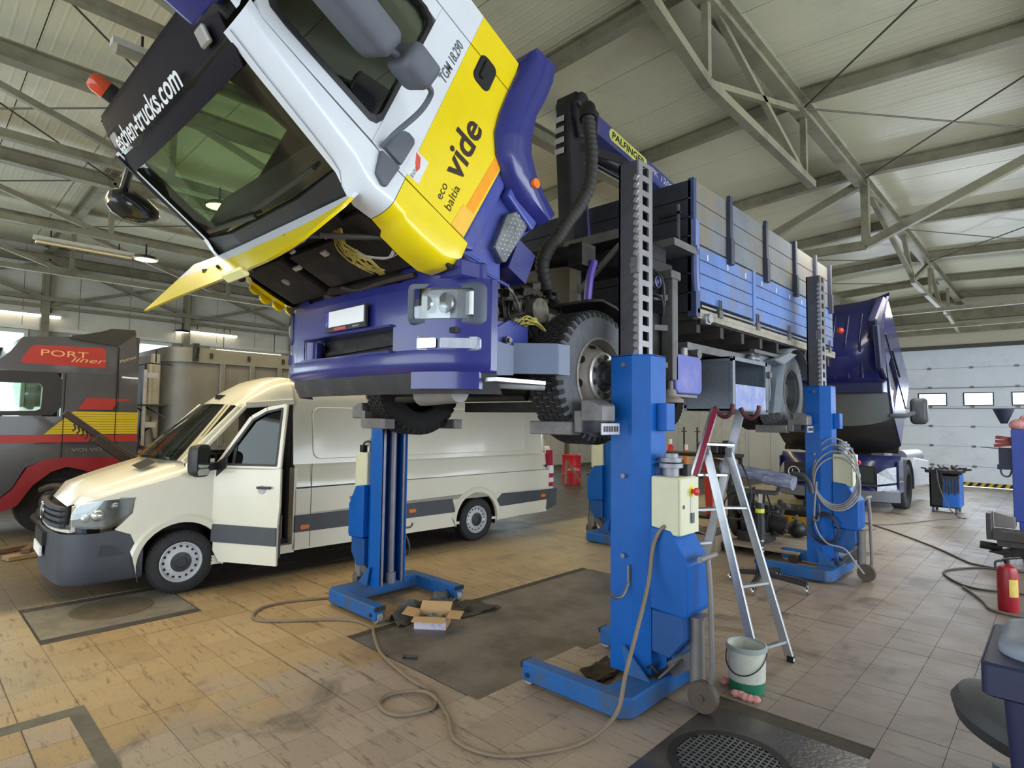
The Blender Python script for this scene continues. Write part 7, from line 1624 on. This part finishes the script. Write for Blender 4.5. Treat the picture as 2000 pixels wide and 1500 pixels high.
# ---- pallet with gearbox parts, yellow tray, bench, foil
pal = thing('wooden_pallet', 'low grey timber pallet under the gearbox parts beyond the ladder', 'pallet', (-3.3,9.4,0))
for k in range(5):
    y = 8.75+k*0.27; m = MB(); m.b(-3.82,-2.75,y,y+0.24,0.11,0.14); m.build('plank', mat('pallet_grey', (146,134,120), 0.8, var=0.15, stretch=(1,8,1)), pal, smooth=0, bevel=0.004)
for x in (-3.76,-3.3,-2.82):
    m = MB(); m.b(x-0.05,x+0.05,8.75,10.06,0.0,0.11); m.build('bearer', mat('pallet_dark', (70,62,54), 0.9, var=0.2), pal, smooth=0)
gb = thing('gearbox', 'dark stripped gearbox with hoses lying on the timber pallet', 'gearbox', (-3.6,9.3,0.14))
rg = random.Random(11)
m = MB(); m.cyl((-3.72,9.25,0.42),(-3.35,9.35,0.42),0.22,n=20); m.cyl((-3.80,9.25,0.45),(-3.72,9.25,0.45),0.29,n=22); m.cyl((-3.35,9.35,0.42),(-3.1,9.4,0.40),0.13,n=16); m.b(-3.72,-3.3,9.05,9.5,0.145,0.3); m.build('casing', GRIME, gb)
m = MB()
for k in range(26):
    x, y, z = rg.uniform(-3.7,-2.95), rg.uniform(8.95,9.5), rg.uniform(0.2,0.72)
    if k % 3: m.cyl((x,y,z),(x+rg.uniform(-.12,.12),y+rg.uniform(-.12,.12),z+rg.uniform(-.1,.1)),rg.uniform(0.015,0.05),n=8)
    else: m.cb((x,y,z),(rg.uniform(.05,.16),rg.uniform(.05,.14),rg.uniform(.04,.12)),(rg.uniform(0,60),rg.uniform(0,60),0))
m.build('fittings', DSTEEL, gb, smooth=30, kind='stuff')
m = MB()
for k in range(5): m.tube([(-3.9+0.15*k,9.0,0.5),(-3.85+0.15*k,8.92,0.75+0.05*k),(-3.7+0.13*k,9.0,0.85-0.05*k),(-3.6+0.1*k,9.1,0.5)],0.012,n=6,sub=5)
m.build('hose', BLACK, gb)
m = MB(); m.prism([(-3.95,0.60),(-3.6,0.60),(-3.55,0.95),(-3.7,0.88),(-3.85,0.98),(-4.0,0.85)], 'Y', 9.3, 9.36); m.build('bracket', BLACK, gb, smooth=0)
tr_ = thing('parts_tray', 'yellow steel parts tray behind the black air tank', 'tray', (-3.2,10.35,0))
YT = mat('tray_yellow', (206,148,30), 0.5, var=0.1, dirt=(120,90,40), dirt_amt=0.3)
m = MB(); m.b(-3.75,-2.6,10.2,10.22,0.14,0.44); m.b(-3.75,-2.6,10.2,10.9,0.14,0.16); m.b(-3.75,-3.73,10.2,10.9,0.14,0.44); m.b(-2.62,-2.6,10.2,10.9,0.14,0.44); m.b(-3.75,-2.6,10.88,10.9,0.14,0.44); m.build('tray', YT, tr_, smooth=0)
m = MB(); m.b(-3.8,-2.4,10.15,10.95,0.46,0.53); m.build('steel_top', mat('shiny_black_top', (60,58,58), 0.25, 0.5, var=0.3, dirt=(150,148,146), dirt_amt=0.4), tr_, smooth=0, bevel=0.01)
for x in (-3.7,-2.55):
    m = MB(); m.b(x-0.03,x+0.03,10.3,10.36,0.0,0.46); m.b(x-0.03,x+0.03,10.8,10.86,0.0,0.46); m.build('leg', GRIME, tr_, smooth=0)
m = MB(); m.sph((-3.12,9.92,0.28),0.14,18); m.cyl((-3.26,9.92,0.28),(-3.4,9.9,0.29),0.03); m.tube([(-3.4,9.9,0.29),(-3.5,9.95,0.35),(-3.55,9.85,0.45)],0.015,sub=3); m.cyl((-3.42,9.9,0.29),(-3.6,9.92,0.26),0.02); tag(m.build('air_tank', BLACK), 'round black air tank with fittings standing on the pallet before the yellow tray', 'tank')
pin = thing('steel_pin', 'upright steel pin with foot plate on the shiny black bench top', 'pin', (-3.15,10.5,0.53))
m = MB(); m.cyl((-3.15,10.5,0.53),(-3.15,10.5,1.08),0.025); m.lathe([(0.13,0.53),(0.12,0.56),(0.06,0.58),(0.05,0.68),(0.001,0.68)],(-3.15,10.5,0),'Z',20); m.cyl((-3.15,10.5,1.0),(-3.15,10.5,1.1),0.045); m.build('pin', DSTEEL, pin)
m = MB(); m.sph((-2.78,10.45,0.60),0.16,14,0.7); m.sph((-2.65,10.5,0.58),0.12,12,0.7); m.sph((-2.7,10.4,0.66),0.09,12); tag(m.build('plastic_bag', mat('clear_bag', (176,192,222), 0.25, var=0.25, scale=16, bump=0.6, bscale=14)), 'crumpled clear bluish plastic bag on the shiny black bench top', 'bag')
cbx = thing('parts_box', 'brown cardboard box under the crumpled silver foil left of the ladder', 'box', (-4.2,8.9,0))
m = MB(); m.b(-4.45,-3.85,8.55,9.05,0.0,0.24); m.build('body', mat('cardboard_dusty', (142,126,108), 0.8, var=0.08), cbx, smooth=0)
crumple('silver_foil', 'crumpled shiny silver foil sheet lying on the brown parts box', 'foil', [(-4.55,8.45),(-3.9,8.45),(-3.9,9.08),(-4.5,9.12)], mat('foil_silver', (210,210,212), 0.22, 0.9, var=0.1, bump=0.8, bscale=18), 0.06, 21, 0.26)
rp = thing('support_stand', 'tall red steel support stand behind the ladder and foil', 'stand', (-5.35,11.65,0))
REDP = mat('stand_red', (184,58,44), 0.5, var=0.12, dirt=(60,30,26), dirt_amt=0.3)
m = MB(); m.prism([(-5.46,0.9),(-5.26,0.9),(-5.26,0.05),(-5.40,0.05)], 'Y', 11.58, 11.72); m.prism([(-5.55,1.25),(-5.22,1.25),(-5.26,0.9),(-5.46,0.9)], 'Y', 11.58, 11.72); m.build('post', REDP, rp, smooth=0, bevel=0.01)
m = MB(); m.b(-5.7,-5.0,11.4,11.9,0.0,0.05); m.build('foot', BLACK, rp, smooth=0)
tbl = thing('work_table', 'black steel work table with dark parts on it beyond the ladder', 'table', (-5.3,11.0,0))
m = MB(); m.b(-6.0,-4.5,10.7,11.3,1.28,1.34); m.build('table_top', GRIME, tbl, smooth=0)
for x, y in ((-5.95,10.75),(-4.55,10.75),(-5.95,11.25),(-4.55,11.25)):
    m = MB(); m.b(x-0.03,x+0.03,y-0.03,y+0.03,0,1.28); m.build('leg', BLACK, tbl, smooth=0)
m = MB(); m.b(-5.2,-4.8,10.8,11.1,1.341,1.55); m.cyl((-4.65,10.9,1.341),(-4.65,10.9,1.60),0.10); tag(m.build('parts_case', BLACK, bevel=0.02), 'black parts case standing on the black steel work table', 'case')
# ---- background at the far left end: drums, trolley, bottles
dr = thing('oil_drum', 'red oil drum with pale lettering behind the van tail', 'drum', (-11.1,14.5,0))
REDD = mat('drum_red', (182,30,48), 0.4, var=0.08)
m = MB(); prof = [(0.001,0.0),(0.29,0.0),(0.29,0.29),(0.305,0.30),(0.29,0.31),(0.29,0.58),(0.305,0.59),(0.29,0.60),(0.29,0.86),(0.30,0.88),(0.28,0.88),(0.27,0.86),(0.001,0.86)]
m.lathe(prof,(-11.1,14.5,0),'Z',28); m.build('drum', REDD, dr)
text('drum_lettering', 'AMBRA', TXW, frame((-10.86,14.30,0.46),(0.75,0.66,0),(0,0,1)), 0.09, dr, width=0.36)
tr2 = thing('sack_trolley', 'brown two-legged trolley leaning before the red oil drum', 'trolley', (-10.6,13.8,0))
m = MB(); m.bar((-10.75,13.75,0.05),(-10.85,13.95,0.75),0.08,0.06); m.bar((-10.45,14.2,0.05),(-10.85,13.95,0.75),0.08,0.06); m.build('frame', mat('trolley_brown', (110,92,76), 0.7, var=0.2), tr2, smooth=0)
wb_ = thing('wash_basin', 'white wash basin cabinet under the bright far window', 'basin', (-11.6,13.6,0))
m = MB(); m.b(-11.9,-11.45,13.4,13.9,0.85,1.15); m.b(-11.85,-11.5,13.45,13.85,0.0,0.85); m.build('cabinet', WHT, wb_, smooth=0, bevel=0.03)
m = MB(); m.cyl((-11.6,13.7,1.15),(-11.6,13.7,1.35),0.02); m.tube([(-11.6,13.7,1.35),(-11.55,13.7,1.42),(-11.48,13.7,1.36)],0.015,sub=3); m.build('tap', CHROME, wb_)
cr_ = thing('oil_rig', 'dark oil dispenser trolley with hoses right of the red drum', 'dispenser', (-10.5,14.9,0))
m = MB(); m.b(-10.6,-10.3,14.8,15.1,0.0,0.4); m.cyl((-10.45,14.95,0.4),(-10.45,14.95,1.05),0.06); m.cb((-10.4,14.9,0.62),(0.18,0.14,0.2)); m.build('body', GREYPL, cr_, smooth=30)
m = MB()
for k in range(4): m.tube([(-10.45,14.9,1.0),(-10.35+0.05*k,14.75,1.1),(-10.25,14.7,0.8-0.1*k),(-10.4,14.85,0.5)],0.015,n=6,sub=5)
m.build('hose', BLACK, cr_)
wp = thing('wall_pillar', 'pale wrapped pillar with pipes between red drum and far lift', 'pillar', (-11.0,16.4,0)); wp['kind'] = 'structure'
m = MB(); m.cyl((-11.0,16.4,0),(-11.0,16.4,2.6),0.22,n=18); m.build('wrap', mat('wrap_grey', (150,144,140), 0.6, var=0.2), wp)
gb2 = []
for k, (x, y, h_, c_, lab) in enumerate(((-7.6,14.2,1.35,(190,40,44),'tall red gas bottle with white cap behind the near lift'),(-7.35,14.6,1.2,(196,120,40),'orange gas bottle beside the red one behind the near lift'))):
    g_ = thing('gas_bottle', lab, 'gas bottle', (x,y,0))
    m = MB(); m.lathe([(0.001,0),(0.11,0.0),(0.115,0.02),(0.115,h_-0.2),(0.09,h_-0.08),(0.04,h_),(0.001,h_)],(x,y,0),'Z',20); m.build('bottle', mat('bottle_%d' % k, c_, 0.4), g_)
    m = MB(); m.cyl((x,y,h_),(x,y,h_+0.14),0.045,n=12); m.build('cap', mat('cap_white', (222,220,214), 0.5), g_)
wl2 = thing('step_ladder', 'pale steel step ladder standing against the far wall', 'ladder', (-8.6,21.5,0))
for x in (-8.75,-8.4):
    m = MB(); m.bar((x,21.5,0),(x,21.5,3.0),0.05,0.04); m.build('rail', ALU, wl2, smooth=0)
for k in range(9):
    m = MB(); m.bar((-8.75,21.5,0.3+0.3*k),(-8.4,21.5,0.3+0.3*k),0.05,0.03); m.build('rung', ALU, wl2, smooth=0)
for (x, lab) in ((-9.4,'thin dark iron stand left of the far step ladder'),(-9.9,'second thin iron stand left of the far step ladder')):
    s_ = thing('iron_stand', lab, 'stand', (x,19.5,0)); m = MB(); m.cyl((x,19.5,0),(x,19.5,1.75),0.03); m.bar((x-0.1,19.5,1.6),(x+0.1,19.5,1.6),0.03,0.03); m.build('post', GRIME, s_); m = MB(); m.lathe([(0.25,0.0),(0.25,0.03),(0.03,0.06)],(x,19.5,0),'Z',16); m.build('foot', GRIME, s_)
# ---- tool trolley before the gate
tt = thing('tool_trolley', 'black and blue tool trolley loaded with tools before the gate', 'tool trolley', (-1.98,16.3,0))
m = MB(); m.b(-2.25,-2.22,16.1,16.75,0.14,0.90); m.b(-2.22,-1.75,16.72,16.75,0.14,0.9); m.b(-2.25,-1.72,16.1,16.75,0.12,0.16); m.b(-2.25,-2.0,16.1,16.13,0.14,0.90); m.build('body', BLACK, tt, smooth=0)
m = MB(); m.b(-2.02,-1.72,16.08,16.12,0.14,0.80); m.b(-1.74,-1.70,16.1,16.75,0.14,0.85); m.build('blue_panel', mat('trolley_blue', (28,98,190), 0.4, var=0.1), tt, smooth=0, bevel=0.01)
m = MB(); m.b(-2.32,-1.66,16.02,16.80,0.88,0.95); m.bar((-2.4,16.1,0.98),(-2.3,16.1,0.96),0.03,0.03); m.bar((-1.66,16.4,0.95),(-1.52,16.4,0.97),0.05,0.04); m.build('tray', GRIME, tt, smooth=0)
for x, y in ((-2.2,16.15),(-1.78,16.15),(-2.2,16.7),(-1.78,16.7)):
    m = MB(); m.lathe([(0.02,-0.02),(0.06,-0.02),(0.06,0.02),(0.02,0.02)],(x,y,0.06),'X',14); m.b(x-0.02,x+0.02,y-0.02,y+0.02,0.06,0.13); m.build('castor', GREYPL, tt)
rt = random.Random(2)
for k in range(12):
    x, y = rt.uniform(-2.25,-1.75), rt.uniform(16.1,16.6); m = MB(); a = rt.uniform(0,3)
    m.cyl((x,y,0.965),(x+0.16*math.cos(a),y+0.16*math.sin(a),0.975+0.06*rt.random()),0.018,n=8); m.cb((x,y,0.975),(0.05,0.05,0.03))
    o = tag(m.build('hand_tool', DSTEEL if k % 3 else BLACK), 'dark hand tool lying on the tool trolley tray', 'tool', 'tools on the trolley tray')
for k in range(6):
    x = -2.0+k*0.055; m = MB(); m.cyl((x,16.065,0.42+0.04*(k%2)),(x,16.065,0.78),0.016,n=8); m.cb((x,16.06,0.80),(0.05,0.03,0.05)); tag(m.build('screwdriver', DSTEEL), 'dark tool hanging on the front of the tool trolley', 'tool', 'tools hung on the trolley front')
m = MB(); m.tube([(-2.1,16.0,0.95),(-2.05,15.95,0.6),(-1.9,15.85,0.2),(-1.7,15.6,0.02),(-1.55,15.4,0.012)],0.012,n=6,sub=6); tag(m.build('air_hose', mat('hose_grey', (96,92,90), 0.6)), 'grey air hose trailing from the tool trolley to the floor', 'hose')
# ---- right edge: post lift with parts on top, low jack cart, extinguisher, bin, stool
pl_ = thing('post_lift', 'dark blue lift post at the right edge before the gate', 'vehicle lift', (-0.35,11.5,0))
NB = mat('post_blue_deep', (44,66,150), 0.45, var=0.1)
m = MB(); m.b(-0.58,-0.22,11.35,11.7,0.55,1.90); m.prism([(-0.58,1.9),(-0.22,1.9),(-0.22,0.0),(-0.50,0.0)], 'Y', 11.36, 11.69); m.build('post', NB, pl_, smooth=0, bevel=0.01)
m = MB(); m.b(-0.73,-0.57,11.4,11.65,1.34,1.62); m.b(-0.75,-0.57,11.38,11.67,1.30,1.37); m.build('motor_box', mat('box_navy', (38,36,62), 0.5), pl_, smooth=0)
m = MB(); m.tube([(-0.72,11.45,1.34),(-0.70,11.45,1.22),(-0.62,11.45,1.20),(-0.58,11.45,1.32)],0.012,sub=4); m.bar((-0.95,11.5,1.62),(-0.7,11.5,1.60),0.012,0.012); m.build('cable', GREYPL, pl_)
for i in range(3):
    m = MB(); m.cb((-0.68+0.02*i,11.5,1.66+0.05*i),(0.20,0.22,0.045),(0,8*(i-1),10*i)); tag(m.build('brake_pad', mat('parts_red', (132,52,48), 0.6, var=0.2), smooth=0), ['lowest red boxed part stacked on the dark blue lift post','middle red boxed part stacked on the dark blue lift post','uppermost red boxed part stacked on the dark blue lift post'][i], 'part')
m = MB(); m.sph((-0.48,11.5,1.96),0.13,14,0.7); m.sph((-0.36,11.52,2.02),0.14,14,0.8); tag(m.build('checked_cloth', mat('cloth_red_white', (214,150,150), 0.8, var=0.5, scale=40)), 'red and white checked cloth bundled on the dark blue lift post', 'cloth')
m = MB(); m.lathe([(0.04,1.98),(0.09,2.10),(0.13,2.2),(0.12,2.2),(0.08,2.10),(0.03,1.99)],(-0.66,11.5,0),'Z',18); tag(m.build('funnel', mat('funnel_navy', (44,50,72), 0.5)), 'dark funnel standing above the red parts on the lift post', 'funnel')
jc = thing('jack_cart', 'low dark steel jack cart with a grey block at the right edge', 'jack', (-0.45,10.95,0))
m = MB(); m.b(-0.80,0.4,10.82,11.2,0.33,0.46); m.b(-0.86,-0.80,10.82,11.2,0.33,0.70); m.b(-0.75,0.4,10.87,11.17,0.24,0.33); m.build('frame', mat('cart_steel', (72,68,66), 0.5, 0.4, var=0.2), jc, smooth=0, bevel=0.008)
m = MB(); m.prism([(-0.80,0.46),(-0.56,0.46),(-0.56,0.62),(-0.80,0.68)], 'Y', 11.25, 11.55); m.build('block', mat('block_grey', (128,124,120), 0.5, 0.3, var=0.1), jc, smooth=0, bevel=0.008)
m = MB(); m.prism([(-0.85,0.14),(-0.45,0.26),(0.4,0.24),(0.4,0.0),(-0.25,0.10),(-0.6,0.10)], 'Y', 10.92, 11.12); m.cyl((-0.95,11.02,0.22),(-0.70,11.02,0.20),0.055); m.build('foot', GRIME, jc, smooth=0)
m = MB(); m.lathe([(0.02,-0.03),(0.09,-0.03),(0.09,0.03),(0.02,0.03)],(-0.66,11.02,0.09),'X',20); m.build('castor', BLACK, jc)
fx = thing('fire_extinguisher', 'red fire extinguisher with yellow label on the floor by the bin', 'fire extinguisher', (-0.49,8.22,0))
ec_ = (-0.49,8.22,0)
m = MB(); m.lathe([(0.001,0.0),(0.085,0.0),(0.09,0.02),(0.09,0.40),(0.075,0.455),(0.03,0.485),(0.001,0.49)],ec_,'Z',28); m.build('cylinder', mat('extinguisher_red', (150,24,36), 0.35, var=0.1), fx)
m = MB(); m.cyl((-0.49,8.22,0.48),(-0.49,8.22,0.53),0.025); m.bar((-0.53,8.2,0.53),(-0.38,8.25,0.56),0.025,0.015); m.tube([(-0.52,8.2,0.52),(-0.58,8.17,0.50),(-0.58,8.16,0.44)],0.012,sub=4); m.build('valve', BLACK, fx)
m = MB(); m.loft([[(-0.49+0.0915*math.cos(a),8.22+0.0915*math.sin(a),z) for a in [R(-80+60*k/6) for k in range(7)]] for z in (0.16,0.34)], False, False); m.build('label', mat('label_yellow', (206,180,90), 0.5, var=0.15, scale=20), fx)
wbn = thing('wheelie_bin', 'dark blue wheelie bin with grey blue lid at the right edge', 'bin', (0.05,3.4,0))
BINB = mat('bin_navy', (34,38,72), 0.5, var=0.1); BINL = mat('bin_lid_grey', (126,134,150), 0.55, var=0.12, dirt=(166,170,180), dirt_amt=0.4)
m = MB(); m.loft([[(x*s+0.05,y*s2+3.42,z) for x, y in rrect(0.54,0.54,0.04,3)] for z, s, s2 in ((0.0,0.80,0.80),(0.05,0.84,0.84),(0.90,1.0,1.0))]); m.build('body', BINB, wbn, smooth=40)
m = MB(); m.loft([[(x*s+0.05,y*s+3.42,z) for x, y in rrect(0.66,0.66,0.03,3)] for z, s in ((0.86,0.96),(0.87,1.0),(0.985,1.0),(0.995,0.97))]); m.build('rim', BINB, wbn, smooth=40)
m = MB(); m.loft([[(x*s+0.06,y*s+3.46,z) for x, y in rrect(0.58,0.52,0.13,5)] for z, s in ((0.985,1.02),(1.02,1.03),(1.05,0.97),(1.06,0.85),(1.062,0.5))]); m.build('lid', BINL, wbn, smooth=60)
for (x, y) in ((-0.13,3.60),(-0.10,3.28)):
    m = MB(); m.tube([(x,y-0.05,1.05),(x-0.02,y-0.05,1.085),(x-0.02,y+0.05,1.085),(x,y+0.05,1.05)],0.012,sub=3); m.build('lid_handle', BINL, wbn)
m = MB(); m.cyl((-0.1,3.65,0.1),(0.2,3.65,0.1),0.1,n=18); m.build('wheel', BLACK, wbn)
sto = thing('work_stool', 'low stool with thick dark grey rounded seat behind the blue bin', 'stool', (-0.22,4.08,0))
m = MB(MBX := Matrix.Translation((-0.22,4.06,0.42)) @ Euler((R(8),R(14),R(20))).to_matrix().to_4x4()); m.lathe([(0.001,-0.12),(0.16,-0.115),(0.25,-0.07),(0.29,0.0),(0.27,0.06),(0.19,0.10),(0.001,0.115)],(0,0,0),'Z',32); m.build('seat', mat('seat_dark_grey', (62,63,67), 0.6, var=0.1, bump=0.1, bscale=120), sto)
m = MB(); m.cyl((-0.2,4.08,0.12),(-0.2,4.08,0.35),0.035); m.build('post', STEEL, sto)
for k in range(5):
    a = 2*PI*k/5+0.9; m = MB(); m.bar((-0.2,4.08,0.12),(-0.2+0.24*math.cos(a),4.08+0.24*math.sin(a),0.08),0.04,0.03); m.build('leg', GREYPL, sto, smooth=0)
    m = MB(); m.cyl((-0.2+0.24*math.cos(a)-0.015,4.08+0.24*math.sin(a),0.035),(-0.2+0.24*math.cos(a)+0.015,4.08+0.24*math.sin(a),0.035),0.035); m.build('castor', BLACK, sto)
# cables on the right floor
CABM = mat('floor_cable', (66,60,58), 0.6, var=0.1)
m = MB(); m.tube([(x,y,0.012) for x, y in ((-2.95,13.3),(-2.5,12.8),(-2.16,12.35),(-1.52,11.42),(-1.13,10.72),(-0.95,10.5),(-0.5,10.4),(0.2,10.6))],0.012,n=6,sub=6); tag(m.build('floor_cable', CABM), 'dark cable running over the floor from rear lift to right edge', 'cable')
m = MB(); m.tube([(x,y,0.012) for x, y in ((-0.5,10.3),(-0.85,10.35),(-1.12,10.0),(-1.22,9.61),(-1.02,9.13),(-0.81,8.97),(-0.5,9.05),(0.1,9.2))],0.013,n=6,sub=6); tag(m.build('floor_cable', CABM), 'dark cable bending in a half loop behind the fire extinguisher', 'cable')
m = MB(); m.tube([(x,y,0.014) for x, y in ((-0.95,8.95),(-0.85,8.74),(-0.72,8.4),(-0.61,8.06),(-0.35,8.0),(0.2,8.1))],0.014,n=6,sub=6); tag(m.build('floor_cable', mat('floor_cable_grey', (112,102,96), 0.6)), 'grey cable passing in front of the fire extinguisher foot', 'cable')
m = MB(); m.tube([(x,y,0.012) for x, y in ((-1.55,15.55),(-1.9,14.9),(-2.4,13.6),(-2.9,12.9),(-3.1,12.5),(-2.85,12.2),(-2.6,12.6))],0.010,n=6,sub=6); tag(m.build('floor_cable', mat('floor_cable_grey', (112,102,96), 0.6)), 'thin grey cable curving over the far floor to the tool trolley', 'cable')
# ---- ceiling lamps
TUBE = mat('tube_lit', (255,250,236), 0.4, emit=(255,248,228), estr=3.0); TUBE_OFF = mat('tube_cover_off', (150,144,126), 0.35, var=0.1)
def strip_lamp(x, y0, y1, z, lit, label):
    t = thing('strip_lamp', label, 'lamp', (x,(y0+y1)/2,z))
    m = MB(); m.b(x-0.05,x+0.05,y0,y1,z,z+0.05); m.build('housing', mat('lamp_housing', (190,188,176), 0.5), t, smooth=0)
    m = MB(); m.cyl((x,y0+0.03,z-0.012),(x,y1-0.03,z-0.012),0.045,n=12); m.build('diffuser', TUBE if lit else TUBE_OFF, t)
    for y in (y0+0.2,y1-0.2):
        m = MB(); m.cyl((x,y,z+0.05),(x,y,z+(0.16 if z != 3.66 else 0.58)),0.01,n=6); m.build('hanger', GRIME, t)
strip_lamp(-10.6,1.28,2.52,4.43,False,'unlit grey strip lamp under the girder above the grey lorry')
strip_lamp(-15.92,0.9,2.50,4.06,True,'lit strip lamp at the wall above the leftmost window')
strip_lamp(-15.92,5.05,6.25,4.06,True,'lit strip lamp at the wall beside the round lamp over the trailer')
strip_lamp(-15.92,5.7,7.45,3.66,True,'lit strip lamp low on the wall above the grey trailer')
strip_lamp(-5.12,1.0,2.3,4.72,False,'unlit strip lamp under the girder behind the smoked visor')
strip_lamp(-4.6,19.0,20.5,4.65,True,'lit strip lamp behind the tipped blue cab')
def round_lamp(x, y, z, label):
    t = thing('round_lamp', label, 'lamp', (x,y,z))
    m = MB(); m.lathe([(0.165,0.0),(0.17,0.02),(0.14,0.05),(0.05,0.07),(0.001,0.07)],(x,y,z),'Z',28); m.build('housing', BLACK, t)
    m = MB(); m.lathe([(0.155,-0.002),(0.12,-0.008),(0.001,-0.01)],(x,y,z),'Z',28); m.build('diffuser', TUBE, t)
    m = MB(); m.cyl((x,y,z+0.07),(x,y,z+0.25),0.012,n=6); m.build('hanger', GRIME, t)
round_lamp(-10.45,2.65,4.38,'round black ceiling lamp glowing left of the raised yellow flap')
round_lamp(-15.90,4.90,4.00,'round ceiling lamp glowing at the wall column above the trailer')
round_lamp(-7.75,2.75,4.60,'round ceiling lamp glowing behind the raised yellow flap')
